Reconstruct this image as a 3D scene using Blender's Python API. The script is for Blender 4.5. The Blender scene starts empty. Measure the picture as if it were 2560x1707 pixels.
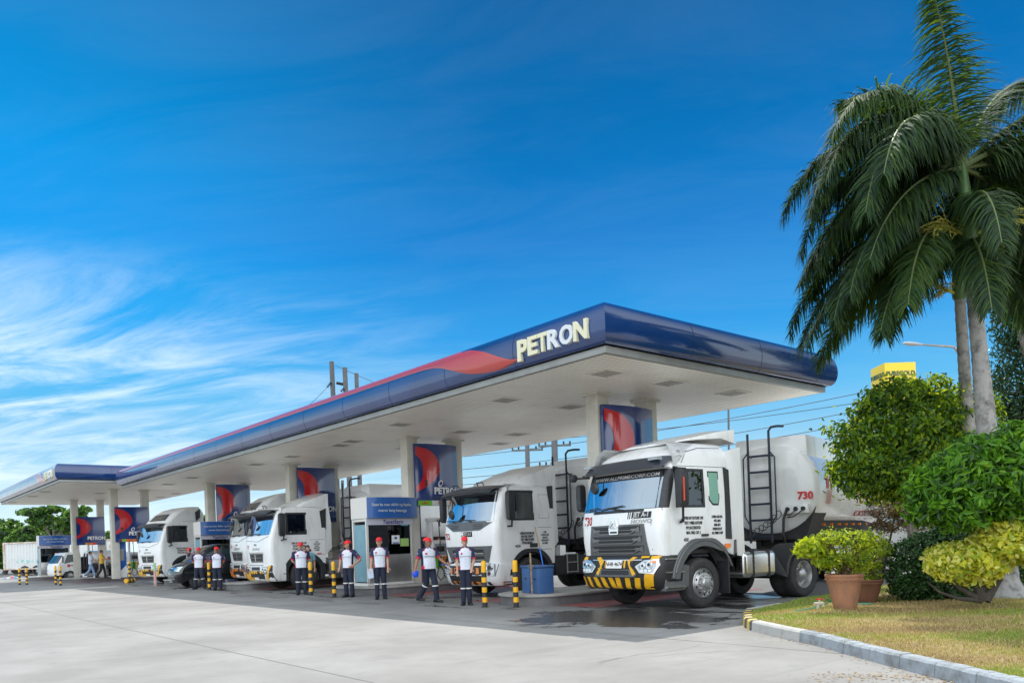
import bpy, bmesh, math, random
import numpy as np
from mathutils import Vector, Matrix, Euler
R = math.radians
SC = bpy.context.scene
COL = SC.collection

# ---------------------------------------------------------------- camera
FPX, RHO, YH, HC, YAW, CAM = 2000.0, math.atan(.036), 1357.0, 1.5, R(-40), (-11.7, -10.85)
cd = bpy.data.cameras.new('camera'); cam = bpy.data.objects.new('camera', cd); COL.objects.link(cam)
cd.sensor_width = 36; cd.lens = FPX / 2560 * 36; cd.clip_start = .1; cd.clip_end = 3000
cd.shift_y = (YH - 853.5) / 2560
cam.matrix_world = Matrix.Translation((CAM[0], CAM[1], HC)) @ Matrix.Rotation(YAW, 4, 'Z') @ Matrix.Rotation(R(90), 4, 'X') @ Matrix.Rotation(-RHO, 4, 'Z')
SC.camera = cam

# ---------------------------------------------------------------- light
SUN_EL, SUN_AZ = 56.0, 43.0          # azimuth clockwise from +Y
w = bpy.data.worlds.new('World'); SC.world = w; w.use_nodes = True
N = w.node_tree.nodes; L = w.node_tree.links; N.clear()
def nd(t, **k):
    n = N.new(t)
    for a, b in k.items(): setattr(n, a, b)
    return n
def mth(op, a, b=None, clamp=False):
    n = nd('ShaderNodeMath', operation=op, use_clamp=clamp)
    for i, v in enumerate((a, b)):
        if v is None: continue
        if isinstance(v, (int, float)): n.inputs[i].default_value = v
        else: L.new(v, n.inputs[i])
    return n.outputs[0]
def mixc(f, a, b, bt='MIX'):
    n = nd('ShaderNodeMix', data_type='RGBA', blend_type=bt)
    for s, v in ((n.inputs[0], f), (n.inputs[6], a), (n.inputs[7], b)):
        if isinstance(v, (int, float)): s.default_value = v
        elif isinstance(v, tuple): s.default_value = (*v, 1)
        else: L.new(v, s)
    return n.outputs[2]
sky = nd('ShaderNodeTexSky', sky_type='NISHITA'); sky.sun_disc = False
sky.sun_elevation = R(SUN_EL); sky.sun_rotation = R(SUN_AZ); sky.air_density = 1.0; sky.dust_density = .4; sky.ozone_density = 3.5
tc = nd('ShaderNodeTexCoord'); sep = nd('ShaderNodeSeparateXYZ'); L.new(tc.outputs['Generated'], sep.inputs[0])
dx, dy, dz = sep.outputs
zc = mth('MAXIMUM', dz, 0.0)
# clear tropical sky: the blue deepens with height above the horizon
hs = nd('ShaderNodeHueSaturation'); hs.inputs['Saturation'].default_value = 1.25; hs.inputs['Hue'].default_value = .485
L.new(sky.outputs[0], hs.inputs['Color'])
ramp = nd('ShaderNodeValToRGB'); L.new(zc, ramp.inputs[0])
cr = ramp.color_ramp; cr.elements[0].position = 0; cr.elements[0].color = (5.4, 6.6, 7.3, 1); cr.elements[1].position = .9; cr.elements[1].color = (.02, .60, 2.3, 1)
for p, c in ((.08, (3.3, 5.7, 7.2)), (.17, (.95, 4.0, 7.0)), (.25, (.28, 2.75, 6.4)), (.35, (.05, 1.72, 5.0)), (.45, (.0, 1.30, 3.8)), (.56, (.0, .98, 2.95))):
    e = cr.elements.new(p); e.color = (*c, 1)
side = mth('ADD', mth('MULTIPLY', dx, -.95), mth('MULTIPLY', dy, .3))        # + towards the far end of the station
lit_ = nd('ShaderNodeMapRange', interpolation_type='SMOOTHSTEP')
for i_, v_ in ((1, -.38), (2, .20)): lit_.inputs[i_].default_value = v_
L.new(side, lit_.inputs[0])
base = mixc(.985, hs.outputs[0], mixc(mth('MULTIPLY', lit_.outputs[0], mth('MULTIPLY', mth('SUBTRACT', zc, .16), 4.0, True), True), ramp.outputs[0], mixc(1.0, ramp.outputs[0], (1.0, 1.75, 1.5), 'MULTIPLY')))
# cirrus: streaky noise on a high plane, thick low on the side away from the palms
k = mth('DIVIDE', 1.0, mth('ADD', zc, .16))
ux, uy = mth('MULTIPLY', dx, k), mth('MULTIPLY', dy, k)
cmb = nd('ShaderNodeCombineXYZ'); L.new(ux, cmb.inputs[0]); L.new(uy, cmb.inputs[1])
mp = nd('ShaderNodeMapping', vector_type='TEXTURE'); mp.inputs['Rotation'].default_value = (0, 0, R(-50)); mp.inputs['Scale'].default_value = (1.45, .5, 1)
L.new(cmb.outputs[0], mp.inputs[0])
def noise(vec, scale, detail, rough, dist=0):
    n = nd('ShaderNodeTexNoise'); n.inputs['Scale'].default_value = scale; n.inputs['Detail'].default_value = detail
    n.inputs['Roughness'].default_value = rough; n.inputs['Distortion'].default_value = dist; L.new(vec, n.inputs['Vector']); return n.outputs[0]
n1 = noise(mp.outputs[0], 1.9, 12, .66, .7); n2 = noise(cmb.outputs[0], .7, 3, .5)
def mr(v, a, b, c=0, d=1):
    n = nd('ShaderNodeMapRange', interpolation_type='SMOOTHSTEP')
    n.inputs[1].default_value = a; n.inputs[2].default_value = b; n.inputs[3].default_value = c; n.inputs[4].default_value = d
    L.new(v, n.inputs[0]); return n.outputs[0]
dens = mth('ADD', n1, mth('MULTIPLY', n2, .35))
band = mth('MULTIPLY', mth('MULTIPLY', mr(zc, .36, .19), mr(zc, .0, .10, .4, 1)), mr(side, -.45, .25, .04, 1))
back = mr(mth("ADD", mth("MULTIPLY", dx, .64), mth("MULTIPLY", dy, .77)), .58, .12)      # unseen cloud added beside and behind the viewer to fill the truck fronts
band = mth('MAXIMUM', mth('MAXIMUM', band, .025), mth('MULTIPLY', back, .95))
cl = mth('MULTIPLY', mth('MAXIMUM', mr(dens, .51, .90), mth('MULTIPLY', back, mr(dens, .36, .62))), band, True)
hz = mr(zc, .10, .0, 0, .6)
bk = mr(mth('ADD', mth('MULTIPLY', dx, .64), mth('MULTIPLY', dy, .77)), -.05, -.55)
bright = mixc(bk, (8.0, 8.9, 9.4), (19.5, 20.5, 21.5))                 # added cloud behind the viewer is brightened as fill light
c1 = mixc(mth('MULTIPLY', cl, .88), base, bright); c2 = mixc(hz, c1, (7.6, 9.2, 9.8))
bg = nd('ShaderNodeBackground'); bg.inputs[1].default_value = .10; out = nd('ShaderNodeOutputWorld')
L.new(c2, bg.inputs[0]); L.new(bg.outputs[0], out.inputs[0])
sd = bpy.data.lights.new('sun', 'SUN'); sun = bpy.data.objects.new('sun', sd); COL.objects.link(sun)
sd.energy = 3.2; sd.angle = R(.5); sd.color = (1, .965, .90)
sv = Vector((math.sin(R(SUN_AZ)) * math.cos(R(SUN_EL)), math.cos(R(SUN_AZ)) * math.cos(R(SUN_EL)), math.sin(R(SUN_EL))))
sun.rotation_euler = sv.to_track_quat('Z', 'Y').to_euler()
vs = SC.view_settings; vs.view_transform = 'Standard'; vs.look = 'None'; vs.exposure = .40; vs.gamma = 1
SC.cycles.max_bounces = 8; SC.cycles.transparent_max_bounces = 12; SC.cycles.sample_clamp_indirect = 8
try: SC.cycles.use_denoising = True
except Exception: pass

# ---------------------------------------------------------------- from the photograph's pixels to places
def ray(px, py):
    a, b = px - 1280, YH - py; c, s = math.cos(RHO), math.sin(RHO)
    A, B = a * c + b * s, -a * s + b * c
    fx, fy = -math.sin(YAW), math.cos(YAW); rx, ry = math.cos(YAW), math.sin(YAW)
    return fx * FPX + rx * A, fy * FPX + ry * A, B
def G(px, py, h=0.0):                       # where that pixel meets a level at height h
    d = ray(px, py); t = (h - HC) / d[2]; return Vector((CAM[0] + d[0] * t, CAM[1] + d[1] * t, h))
def at(px, py, z):                          # the point at that depth
    d = ray(px, py); t = z / FPX; return Vector((CAM[0] + d[0] * t, CAM[1] + d[1] * t, HC + d[2] * t))

# ---------------------------------------------------------------- materials
MATS = {}
def mat(name, col, rough=.5, metal=0., noise=None, bump=None, coat=0., trans=None, emit=None, spec=None, ior=None):
    """noise=(scale, dark colour, amount low, amount high); bump=(scale, strength)"""
    if name in MATS: return MATS[name]
    m = bpy.data.materials.new(name); m.use_nodes = True; nt = m.node_tree; n = nt.nodes; l = nt.links
    b = n['Principled BSDF']; b.inputs['Base Color'].default_value = (*col, 1); b.inputs['Roughness'].default_value = rough; b.inputs['Metallic'].default_value = metal
    if coat: b.inputs['Coat Weight'].default_value = coat; b.inputs['Coat Roughness'].default_value = .05
    if spec is not None: b.inputs['Specular IOR Level'].default_value = spec
    if ior: b.inputs['IOR'].default_value = ior
    if emit: b.inputs['Emission Color'].default_value = (*emit[0], 1); b.inputs['Emission Strength'].default_value = emit[1]
    if noise or bump: t = n.new('ShaderNodeTexCoord')
    if noise:
        x = n.new('ShaderNodeTexNoise'); x.inputs['Scale'].default_value = noise[0]; x.inputs['Detail'].default_value = 7; x.inputs['Roughness'].default_value = .65
        
        if len(noise) > 4: mp_ = n.new('ShaderNodeMapping'); mp_.inputs['Scale'].default_value = (1, 1, noise[4]); l.new(t.outputs['Object'], mp_.inputs['Vector']); l.new(mp_.outputs[0], x.inputs['Vector'])
        else: l.new(t.outputs['Object'], x.inputs['Vector'])
        r = n.new('ShaderNodeMapRange'); r.inputs[1].default_value = noise[2]; r.inputs[2].default_value = noise[3]; l.new(x.outputs[0], r.inputs[0])
        k = n.new('ShaderNodeMix'); k.data_type = 'RGBA'; k.inputs[6].default_value = (*col, 1); k.inputs[7].default_value = (*noise[1], 1)
        l.new(r.outputs[0], k.inputs[0]); l.new(k.outputs[2], b.inputs['Base Color'])
    if bump:
        x = n.new('ShaderNodeTexNoise'); x.inputs['Scale'].default_value = bump[0]; x.inputs['Detail'].default_value = 5; l.new(t.outputs['Object'], x.inputs['Vector'])
        bp = n.new('ShaderNodeBump'); bp.inputs['Strength'].default_value = bump[1]; bp.inputs['Distance'].default_value = .02
        l.new(x.outputs[0], bp.inputs['Height']); l.new(bp.outputs[0], b.inputs['Normal'])
    if trans:
        o = n['Material Output']; tr = n.new('ShaderNodeBsdfTranslucent'); tr.inputs[0].default_value = (*trans[0], 1); mx = n.new('ShaderNodeMixShader'); mx.inputs[0].default_value = trans[1]
        l.new(b.outputs[0], mx.inputs[1]); l.new(tr.outputs[0], mx.inputs[2]); l.new(mx.outputs[0], o.inputs[0])
    MATS[name] = m; return m
def glass(name, tint, refl, rough=.02, gl=(.85, .93, 1)):
    if name in MATS: return MATS[name]
    m = bpy.data.materials.new(name); m.use_nodes = True; nt = m.node_tree; n = nt.nodes; l = nt.links; n.clear()
    o = n.new('ShaderNodeOutputMaterial'); mx = n.new('ShaderNodeMixShader'); t = n.new('ShaderNodeBsdfTransparent'); t.inputs[0].default_value = (*tint, 1)
    g = n.new('ShaderNodeBsdfGlossy'); g.inputs[0].default_value = (*gl, 1); g.inputs['Roughness'].default_value = rough
    lw = n.new('ShaderNodeFresnel'); lw.inputs[0].default_value = 1.5; a = n.new('ShaderNodeMath'); a.operation = 'ADD'; a.use_clamp = True; a.inputs[1].default_value = refl
    l.new(lw.outputs[0], a.inputs[0]); l.new(a.outputs[0], mx.inputs[0]); l.new(t.outputs[0], mx.inputs[1]); l.new(g.outputs[0], mx.inputs[2]); l.new(mx.outputs[0], o.inputs[0])
    MATS[name] = m; return m

WHITE = mat('white_paint', (.80, .81, .80), .28, coat=.5, noise=(4.5, (.50, .48, .43), .52, .95, .22))
TANKW = mat('tank_white', (.82, .83, .82), .22, coat=.6, noise=(3.0, (.55, .53, .47), .52, 1.0, .25))
CREAM = mat('column_cladding', (.62, .60, .53), .5, noise=(1.7, (.40, .37, .29), .45, .95))
BLACKP = mat('black_plastic', (.022, .024, .027), .45, noise=(9, (.06, .06, .06), .5, .9))
GREYP = mat('grey_plastic', (.11, .115, .12), .4, metal=.2, noise=(7, (.17, .165, .15), .5, .9))
DGREY = mat('dark_visor', (.035, .042, .055), .32, coat=.3)
CHASSIS = mat('chassis_black', (.018, .018, .02), .6, noise=(6, (.06, .05, .04), .5, .9))
RUBBER = mat('tyre_rubber', (.028, .028, .029), .75, noise=(12, (.075, .07, .062), .45, .9), bump=(60, .3))
STEEL = mat('polished_steel', (.72, .72, .71), .22, metal=1., noise=(5, (.5, .48, .45), .5, .9))
RIM = mat('wheel_steel', (.5, .5, .5), .38, metal=.85, noise=(9, (.24, .22, .2), .5, .9))
CHROME = mat('chrome', (.85, .85, .86), .1, metal=1.)
YEL = mat('hazard_yellow', (.80, .42, .01), .4, noise=(6, (.5, .27, .03), .6, 1.0))
ORG = mat('hazard_orange', (.72, .22, .03), .45, noise=(6, (.42, .14, .03), .55, 1.0))
BLK = mat('hazard_black', (.02, .02, .02), .5, noise=(6, (.07, .065, .06), .55, 1.0))
RED = mat('marking_red', (.62, .03, .03), .45)
INK = mat('lettering_black', (.02, .02, .022), .5)
WINK = mat('lettering_white', (.82, .82, .80), .45)
LAMP = mat('lamp_lens', (.34, .36, .38), .15, metal=.5, coat=.8)
LIP = mat('grille_lip', (.22, .22, .22), .35, metal=.7)
AMBER = mat('amber_lens', (.85, .22, .02), .2, coat=.5)
MESHG = mat('grille_mesh', (.03, .032, .035), .5, metal=.3)
WIND = glass('windscreen_glass', (.42, .55, .58), .55)
SIDEG = glass('side_glass', (.17, .23, .20), .06)
CABIN = mat('cab_interior', (.035, .036, .04), .8)
PAPER = mat('paper_white', (.8, .8, .78), .7)
BLUE = mat('fascia_blue', (.005, .032, .13), .15, coat=.9, noise=(.6, (.016, .055, .20), .4, .9))
FRED = mat('fascia_red', (.42, .035, .03), .2, coat=.8, noise=(.8, (.34, .05, .045), .4, .9))
SIGNB = mat('sign_blue', (.010, .035, .17), .1, coat=.9)
SIGNR = mat('sign_red', (.55, .02, .025), .12, coat=.8)
TRIM = mat('grey_trim', (.30, .31, .30), .4, metal=.4, noise=(2, (.2, .2, .19), .4, .9))
IVORY = mat('letter_ivory', (.70, .68, .48), .45); ICE = mat('letter_pale', (.64, .68, .70), .45)
GREEN = mat('sign_green', (.16, .50, .03), .4)
SKIN = mat('skin_brown', (.44, .235, .15), .55); HAIR = mat('hair_black', (.012, .011, .011), .6)

# ---------------------------------------------------------------- mesh kit
PAIRED = {'wheel_arch', 'side_fairing', 'door_window', 'window_frame', 'side_lamp', 'air_inlet', 'cab_steps', 'visor_lamp', 'air_guide_edge', 'side_window'}
class MB:
    def __init__(s): s.v = []; s.f = []; s.m = []; s.sm = []
    def add(s, vs, fs, mi=0, smooth=False):
        o = len(s.v); s.v += [tuple(p) for p in vs]; s.f += [tuple(i + o for i in f) for f in fs]
        s.m += (list(mi) if isinstance(mi, (list, tuple)) else [mi] * len(fs)); s.sm += [smooth] * len(fs); return s
    def box(s, x0, x1, y0, y1, z0, z1, mi=0, M=None):
        p = [Vector((x, y, z)) for z in (z0, z1) for x, y in ((x0, y0), (x1, y0), (x1, y1), (x0, y1))]
        if M is not None: p = [M @ q for q in p]
        return s.add(p, [(3, 2, 1, 0), (4, 5, 6, 7), (0, 1, 5, 4), (1, 2, 6, 5), (2, 3, 7, 6), (3, 0, 4, 7)], mi)
    def prism(s, pts, d, mi=0, smooth=False):          # a flat outline of 3-D points pushed along d
        n = len(pts); d = Vector(d); a = [Vector(p) for p in pts]; b = [p + d for p in a]
        return s.add(a + b, [tuple(range(n))[::-1], tuple(range(n, 2 * n))] + [(i, (i + 1) % n, n + (i + 1) % n, n + i) for i in range(n)], mi, smooth)
    def tube(s, pts, r, n=8, mi=0, cap=True, smooth=True, flat=None):
        pts = [Vector(p) for p in pts]; m = len(pts); rs = r if isinstance(r, (list, tuple)) else [r] * m
        vs = []; t0 = (pts[1] - pts[0]).normalized(); up = Vector((0, 0, 1)) if abs(t0.z) < .9 else Vector((1, 0, 0)); a = t0.cross(up).normalized()
        for i in range(m):
            t = (pts[min(i + 1, m - 1)] - pts[max(i - 1, 0)]).normalized(); a = (a - t * a.dot(t)).normalized(); b = t.cross(a)
            for k in range(n):
                q = 2 * math.pi * k / n; vs.append(pts[i] + (a * math.cos(q) + b * math.sin(q) * (flat or 1)) * rs[i])
        fs = [(i * n + k, i * n + (k + 1) % n, (i + 1) * n + (k + 1) % n, (i + 1) * n + k) for i in range(m - 1) for k in range(n)]
        s.add(vs, fs, mi, smooth)
        if cap: s.add(vs[:n], [tuple(range(n))[::-1]], mi); s.add(vs[-n:], [tuple(range(n))], mi)
        return s
    def lathe(s, prof, n=24, mi=0, M=None, smooth=True, mis=None):   # prof: (radius, height) about z
        vs = [Vector((r * math.cos(2 * math.pi * k / n), r * math.sin(2 * math.pi * k / n), h)) for r, h in prof for k in range(n)]
        if M is not None: vs = [M @ v for v in vs]
        fs = []; mm = []
        for i in range(len(prof) - 1):
            for k in range(n): fs.append((i * n + k, i * n + (k + 1) % n, (i + 1) * n + (k + 1) % n, (i + 1) * n + k)); mm.append(mis[i] if mis else mi)
        return s.add(vs, fs, mm, smooth)
    def loft(s, rings, mi=0, cap=True, smooth=True, mf=None):
        n = len(rings[0]); vs = [p for r in rings for p in r]; fs = []; mm = []
        for i in range(len(rings) - 1):
            for k in range(n):
                q = mf(i, k) if mf else mi
                if q is None: continue
                fs.append((i * n + k, i * n + (k + 1) % n, (i + 1) * n + (k + 1) % n, (i + 1) * n + k)); mm.append(q)
        s.add(vs, fs, mm, smooth)
        if cap: s.add(rings[0], [tuple(range(n))[::-1]], mi, smooth); s.add(rings[-1], [tuple(range(n))], mi, smooth)
        return s
    def ell(s, c, r, mi=0, n=12, m=8, M=None):
        rings = []
        for i in range(1, m):
            t = math.pi * i / m; rings.append([Vector((c[0] + r[0] * math.sin(t) * math.cos(2 * math.pi * k / n), c[1] + r[1] * math.sin(t) * math.sin(2 * math.pi * k / n), c[2] - r[2] * math.cos(t))) for k in range(n)])
        if M is not None: rings = [[M @ p for p in q] for q in rings]
        return s.loft(rings, mi)
    def text(s, txt, size, M, mi=0, bold=0., depth=.006, fn=None, align='CENTER', sx=1., shear=0.):
        vs, fs = textmesh(txt, size, bold, depth, align, sx, shear)
        vs = [fn(v) if fn else M @ v for v in vs]
        return s.add(vs, fs, mi)
    def build(s, name, mats, parent=None, bevel=0., label=None, sharp=35, seg=2):
        if name in PAIRED and parent is not None and s.f:              # left and right pieces are parts of their own
            cy = [sum(s.v[i][1] for i in f) / len(f) for f in s.f]; lo = [k for k, c in enumerate(cy) if c < 0]; hi = [k for k, c in enumerate(cy) if c >= 0]
            if lo and hi:
                for g_ in (lo, hi):
                    b = MB()
                    for k in g_: b.add([s.v[i] for i in s.f[k]], [tuple(range(len(s.f[k])))], s.m[k], s.sm[k])
                    o = b.build(name + '#', mats, parent, bevel, label, sharp, seg)
                return o
        weld = name.endswith('#'); name = name.rstrip('#')
        me = bpy.data.meshes.new(name); me.from_pydata([tuple(p) for p in s.v], [], s.f)
        for m in (mats if isinstance(mats, (list, tuple)) else [mats]): me.materials.append(m)
        me.polygons.foreach_set('material_index', s.m); me.polygons.foreach_set('use_smooth', [True if (q or bevel) else False for q in s.sm])
        bm = bmesh.new(); bm.from_mesh(me)
        if weld: bmesh.ops.remove_doubles(bm, verts=bm.verts, dist=1e-5)
        bmesh.ops.recalc_face_normals(bm, faces=bm.faces)
        if bevel:
            ed = [e for e in bm.edges if len(e.link_faces) == 2 and e.calc_face_angle(0) > R(40)]
            bmesh.ops.bevel(bm, geom=ed, offset=bevel, segments=seg, profile=.6, affect='EDGES', clamp_overlap=True)
        bm.to_mesh(me); bm.free()
        try: me.set_sharp_from_angle(angle=R(sharp))
        except Exception: pass
        o = bpy.data.objects.new(name, me); COL.objects.link(o)
        if parent: o.parent = parent
        if label: o['label'] = label
        return o
TXT = {}
def textmesh(txt, size, bold, depth, align, sx, shear):
    key = (txt, size, bold, depth, align, sx, shear)
    if key not in TXT:
        c = bpy.data.curves.new('t', 'FONT'); c.body = txt; c.size = size; c.offset = bold; c.extrude = depth / 2; c.align_x = align; c.align_y = 'CENTER'; c.resolution_u = 3; c.shear = shear
        o = bpy.data.objects.new('t', c); COL.objects.link(o); dg = bpy.context.evaluated_depsgraph_get()
        me = bpy.data.meshes.new_from_object(o.evaluated_get(dg))
        TXT[key] = ([Vector((v.co.x * sx, v.co.y, v.co.z + depth / 2)) for v in me.vertices], [tuple(p.vertices) for p in me.polygons])
        bpy.data.objects.remove(o); bpy.data.curves.remove(c); bpy.data.meshes.remove(me)
    return TXT[key]
def tag(o, label, cat, group=None, kind=None):
    o['label'] = label; o['category'] = cat
    if group: o['group'] = group
    if kind: o['kind'] = kind
    return o
def thing(name, label, cat, loc=(0, 0, 0), rz=0., group=None, scale=1.):
    o = bpy.data.objects.new(name, None); COL.objects.link(o); o.location = loc; o.rotation_euler = (0, 0, rz); o.scale = (scale,) * 3; o.empty_display_size = .2
    return tag(o, label, cat, group)
def struct(name, mb, m): o = mb.build(name, m); o['kind'] = 'structure'; return o
def dup(root, loc, rz, label=None):
    r = root.copy(); COL.objects.link(r); r.location = loc; r.rotation_euler = (0, 0, rz)
    if label: r['label'] = label
    for ch in list(root.children):
        c = ch.copy(); COL.objects.link(c); c.parent = r
        for g in list(ch.children): d = g.copy(); COL.objects.link(d); d.parent = c
    return r
def frame(o, x, y):                      # matrix with local x -> x, y -> y at o (for lettering)
    x = Vector(x).normalized(); y = Vector(y).normalized(); z = x.cross(y)
    return Matrix(((x.x, y.x, z.x, o[0]), (x.y, y.y, z.y, o[1]), (x.z, y.z, z.z, o[2]), (0, 0, 0, 1)))
# ---------------------------------------------------------------- ground
def ground_mat():
    m = bpy.data.materials.new('concrete_forecourt'); m.use_nodes = True; nt = m.node_tree; n = nt.nodes; l = nt.links; b = n['Principled BSDF']
    t = n.new('ShaderNodeTexCoord')
    def nz(s, d=6, r=.6, vec=None, dist=0):
        x = n.new('ShaderNodeTexNoise'); x.inputs['Scale'].default_value = s; x.inputs['Detail'].default_value = d; x.inputs['Roughness'].default_value = r; x.inputs['Distortion'].default_value = dist
        l.new(vec or t.outputs['Object'], x.inputs['Vector']); return x.outputs[0]
    def rg(v, a, b_, c=0., d=1.):
        x = n.new('ShaderNodeMapRange'); x.interpolation_type = 'SMOOTHSTEP'
        for i, q in enumerate((a, b_, c, d)): x.inputs[i + 1].default_value = q
        l.new(v, x.inputs[0]); return x.outputs[0]
    def mt(op, a, b_):
        x = n.new('ShaderNodeMath'); x.operation = op
        for i, q in enumerate((a, b_)):
            if isinstance(q, float): x.inputs[i].default_value = q
            else: l.new(q, x.inputs[i])
        return x.outputs[0]
    def mx(f, a, c):
        x = n.new('ShaderNodeMix'); x.data_type = 'RGBA'
        for s, q in ((x.inputs[0], f), (x.inputs[6], a), (x.inputs[7], c)):
            if isinstance(q, tuple): s.default_value = (*q, 1)
            else: l.new(q, s)
        return x.outputs[2]
    sp = n.new('ShaderNodeSeparateXYZ'); l.new(t.outputs['Object'], sp.inputs[0]); X, Y = sp.outputs[0], sp.outputs[1]
    c = mx(rg(nz(.35, 8, .62), .3, .75), (.225, .215, .20), (.335, .325, .305))
    c = mx(mt('MULTIPLY', rg(nz(1.9, 8, .7), .50, .78), .6), c, (.185, .18, .172))
    c = mx(mt('MULTIPLY', rg(nz(22., 4, .6), .55, .8), .35), c, (.27, .255, .24))
    mp3 = n.new('ShaderNodeMapping'); mp3.inputs['Scale'].default_value = (.10, 2.2, 1); l.new(t.outputs['Object'], mp3.inputs['Vector'])
    c = mx(mt('MULTIPLY', mt('MULTIPLY', rg(nz(1.0, 4, .5, mp3.outputs[0], .5), .55, .75), rg(X, -9., -2.)), .35), c, (.14, .138, .135))      # tyre tracks into the lanes
    # lane grime darkened to paint in canopy shade; oil worst at island noses
    lane_grime_shade = mt('MULTIPLY', rg(X, -2.6, 1.0), mt('MULTIPLY', rg(X, 16., 9.), rg(Y, -3.2, -1.6)))
    c = mx(mt('MULTIPLY', lane_grime_shade, .72), c, (.13, .128, .125))
    mp = n.new('ShaderNodeMapping'); mp.inputs['Scale'].default_value = (.8, .28, 1); l.new(t.outputs['Object'], mp.inputs['Vector'])
    st = nz(1.3, 7, .6, mp.outputs[0], .8)
    oil = mt('MULTIPLY', mt('MULTIPLY', rg(X, -1.7, .2), rg(X, 9., 3.)), mt('MULTIPLY', rg(Y, -2.9, -1.4), rg(st, .53, .60)))
    drips = mt('MULTIPLY', rg(nz(5.5, 3, .5), .66, .72), rg(X, -3., .5))
    c = mx(mt('MULTIPLY', drips, .7), c, (.06, .058, .055))
    # washed-down wet patch that spreads from under the nearest lorry
    vd = n.new('ShaderNodeVectorMath'); vd.operation = 'DISTANCE'; vd.inputs[1].default_value = (-.2, -.25, 0); mp2 = n.new('ShaderNodeMapping'); mp2.inputs['Scale'].default_value = (.85, .62, 1); l.new(t.outputs['Object'], mp2.inputs['Vector']); l.new(mp2.outputs[0], vd.inputs[0])
    wet = rg(mt('ADD', mt('MULTIPLY', vd.outputs['Value'], -.30), nz(1.1, 7, .65, None, .6)), .06, .13)
    oil = mt('MAXIMUM', oil, wet)
    c = mx(mt('MULTIPLY', oil, .85), c, (.045, .043, .042))
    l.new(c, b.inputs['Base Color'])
    l.new(rg(mt('ADD', oil, mt('MULTIPLY', lane_grime_shade, .25)), 0., 1., .85, .22), b.inputs['Roughness'])
    bp = n.new('ShaderNodeBump'); bp.inputs['Strength'].default_value = .25; bp.inputs['Distance'].default_value = .01; l.new(nz(35., 5), bp.inputs['Height']); l.new(bp.outputs[0], b.inputs['Normal'])
    return m
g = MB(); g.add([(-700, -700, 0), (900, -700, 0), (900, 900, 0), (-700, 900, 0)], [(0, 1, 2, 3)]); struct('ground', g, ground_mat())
j = MB()
rnd = random.Random(3)
for x in (-7.2, -2.35): 
    for k in range(-14, 60, 2): j.add([(x + rnd.uniform(-.008, .008), k, .003), (x + .018, k, .003), (x + .018, k + 2, .003), (x + rnd.uniform(-.008, .008), k + 2, .003)], [(0, 1, 2, 3)])
for y in (-8.6, -3.2, 2.2, 7.6, 13, 18.4, 23.8, 29.2, 34.6): j.add([(-30, y, .003), (-.4, y, .003), (-.4, y + .012, .003), (-30, y + .012, .003)], [(0, 1, 2, 3)]) if y in (-8.6, 7.6, 23.8) else None
def crack(x, y, a, n, w_):
    p = []; 
    for k in range(n): p.append((x, y)); a += rnd.uniform(-.5, .5) * .6; x += .16 * math.cos(a); y += .16 * math.sin(a)
    for k in range(n - 1):
        (x0, y0), (x1, y1) = p[k], p[k + 1]; q = w_ * rnd.uniform(.4, 1.2); j.add([(x0, y0 - q, .003), (x1, y1 - q * .8, .003), (x1, y1 + q * .8, .003), (x0, y0 + q, .003)], [(0, 1, 2, 3)])
for px, py, a, n in ((300, 1580, 1.2, 22), (900, 1610, 2.6, 26), (1500, 1660, .4, 18), (1250, 1640, 2.0, 12), (620, 1530, 1.7, 30), (1750, 1610, 3.4, 14)): c_ = G(px, py); crack(c_.x, c_.y, a, n, .006)
struct('ground_joints', j, mat('joint_dirt', (.2, .19, .175), .9))
REDF = mat('red_floor_paint', (.30, .045, .05), .55, noise=(1.6, (.17, .14, .135), .42, .62))
# ---------------------------------------------------------------- pump islands
ISL_TOP = .27
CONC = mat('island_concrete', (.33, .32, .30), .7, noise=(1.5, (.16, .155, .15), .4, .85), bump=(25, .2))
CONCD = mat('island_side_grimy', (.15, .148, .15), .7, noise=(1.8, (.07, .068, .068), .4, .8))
def island(x0, x1, yc, hw, label):
    def outline(d):
        p = [(x1, yc - hw - d), (x1, yc + hw + d)]
        for k in range(13):
            a = R(90 + 15 * k); p.append((x0 + hw * .75 + (hw * .75 + d) * math.cos(a), yc + (hw + d) * math.sin(a)))
        return p
    o, n = outline(0), outline(.05); m = MB()
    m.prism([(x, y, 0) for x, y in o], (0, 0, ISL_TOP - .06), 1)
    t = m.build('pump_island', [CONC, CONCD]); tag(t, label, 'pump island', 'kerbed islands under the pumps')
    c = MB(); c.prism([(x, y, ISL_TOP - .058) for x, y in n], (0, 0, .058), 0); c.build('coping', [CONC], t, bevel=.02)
    r = MB(); r.add([(x0 + .55, yc - hw - 1.35, .006), (x1 - 1, yc - hw - 1.35, .006), (x1 - 1, yc + hw + 1.35, .006), (x0 + .55, yc + hw + 1.35, .006)], [(0, 1, 2, 3)])
    struct('floor_marking', r, REDF)
ISLES = [(.55, 8.6, 3.85, .98), (.75, 8.6, 12.65, 1.6), (.5, 8.6, 22.2, 1.2), (.9, 8.6, 31.6, 1.6), (-1.1, 6, 47.0, 1.7), (-1.2, 6, 57.3, 1.2)]
ISLAB = ['long concrete island with rounded nose carrying the blue bins', 'concrete island carrying the nearest steel kiosk', 'concrete island between two striped bumpers of white trucks',
         'concrete island carrying the kiosk behind the black van', 'far concrete island carrying the blue pillar and hose pump', 'farthest concrete island carrying the small kiosk']
for a, b in zip(ISLES, ISLAB): island(*a, b)

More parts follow.
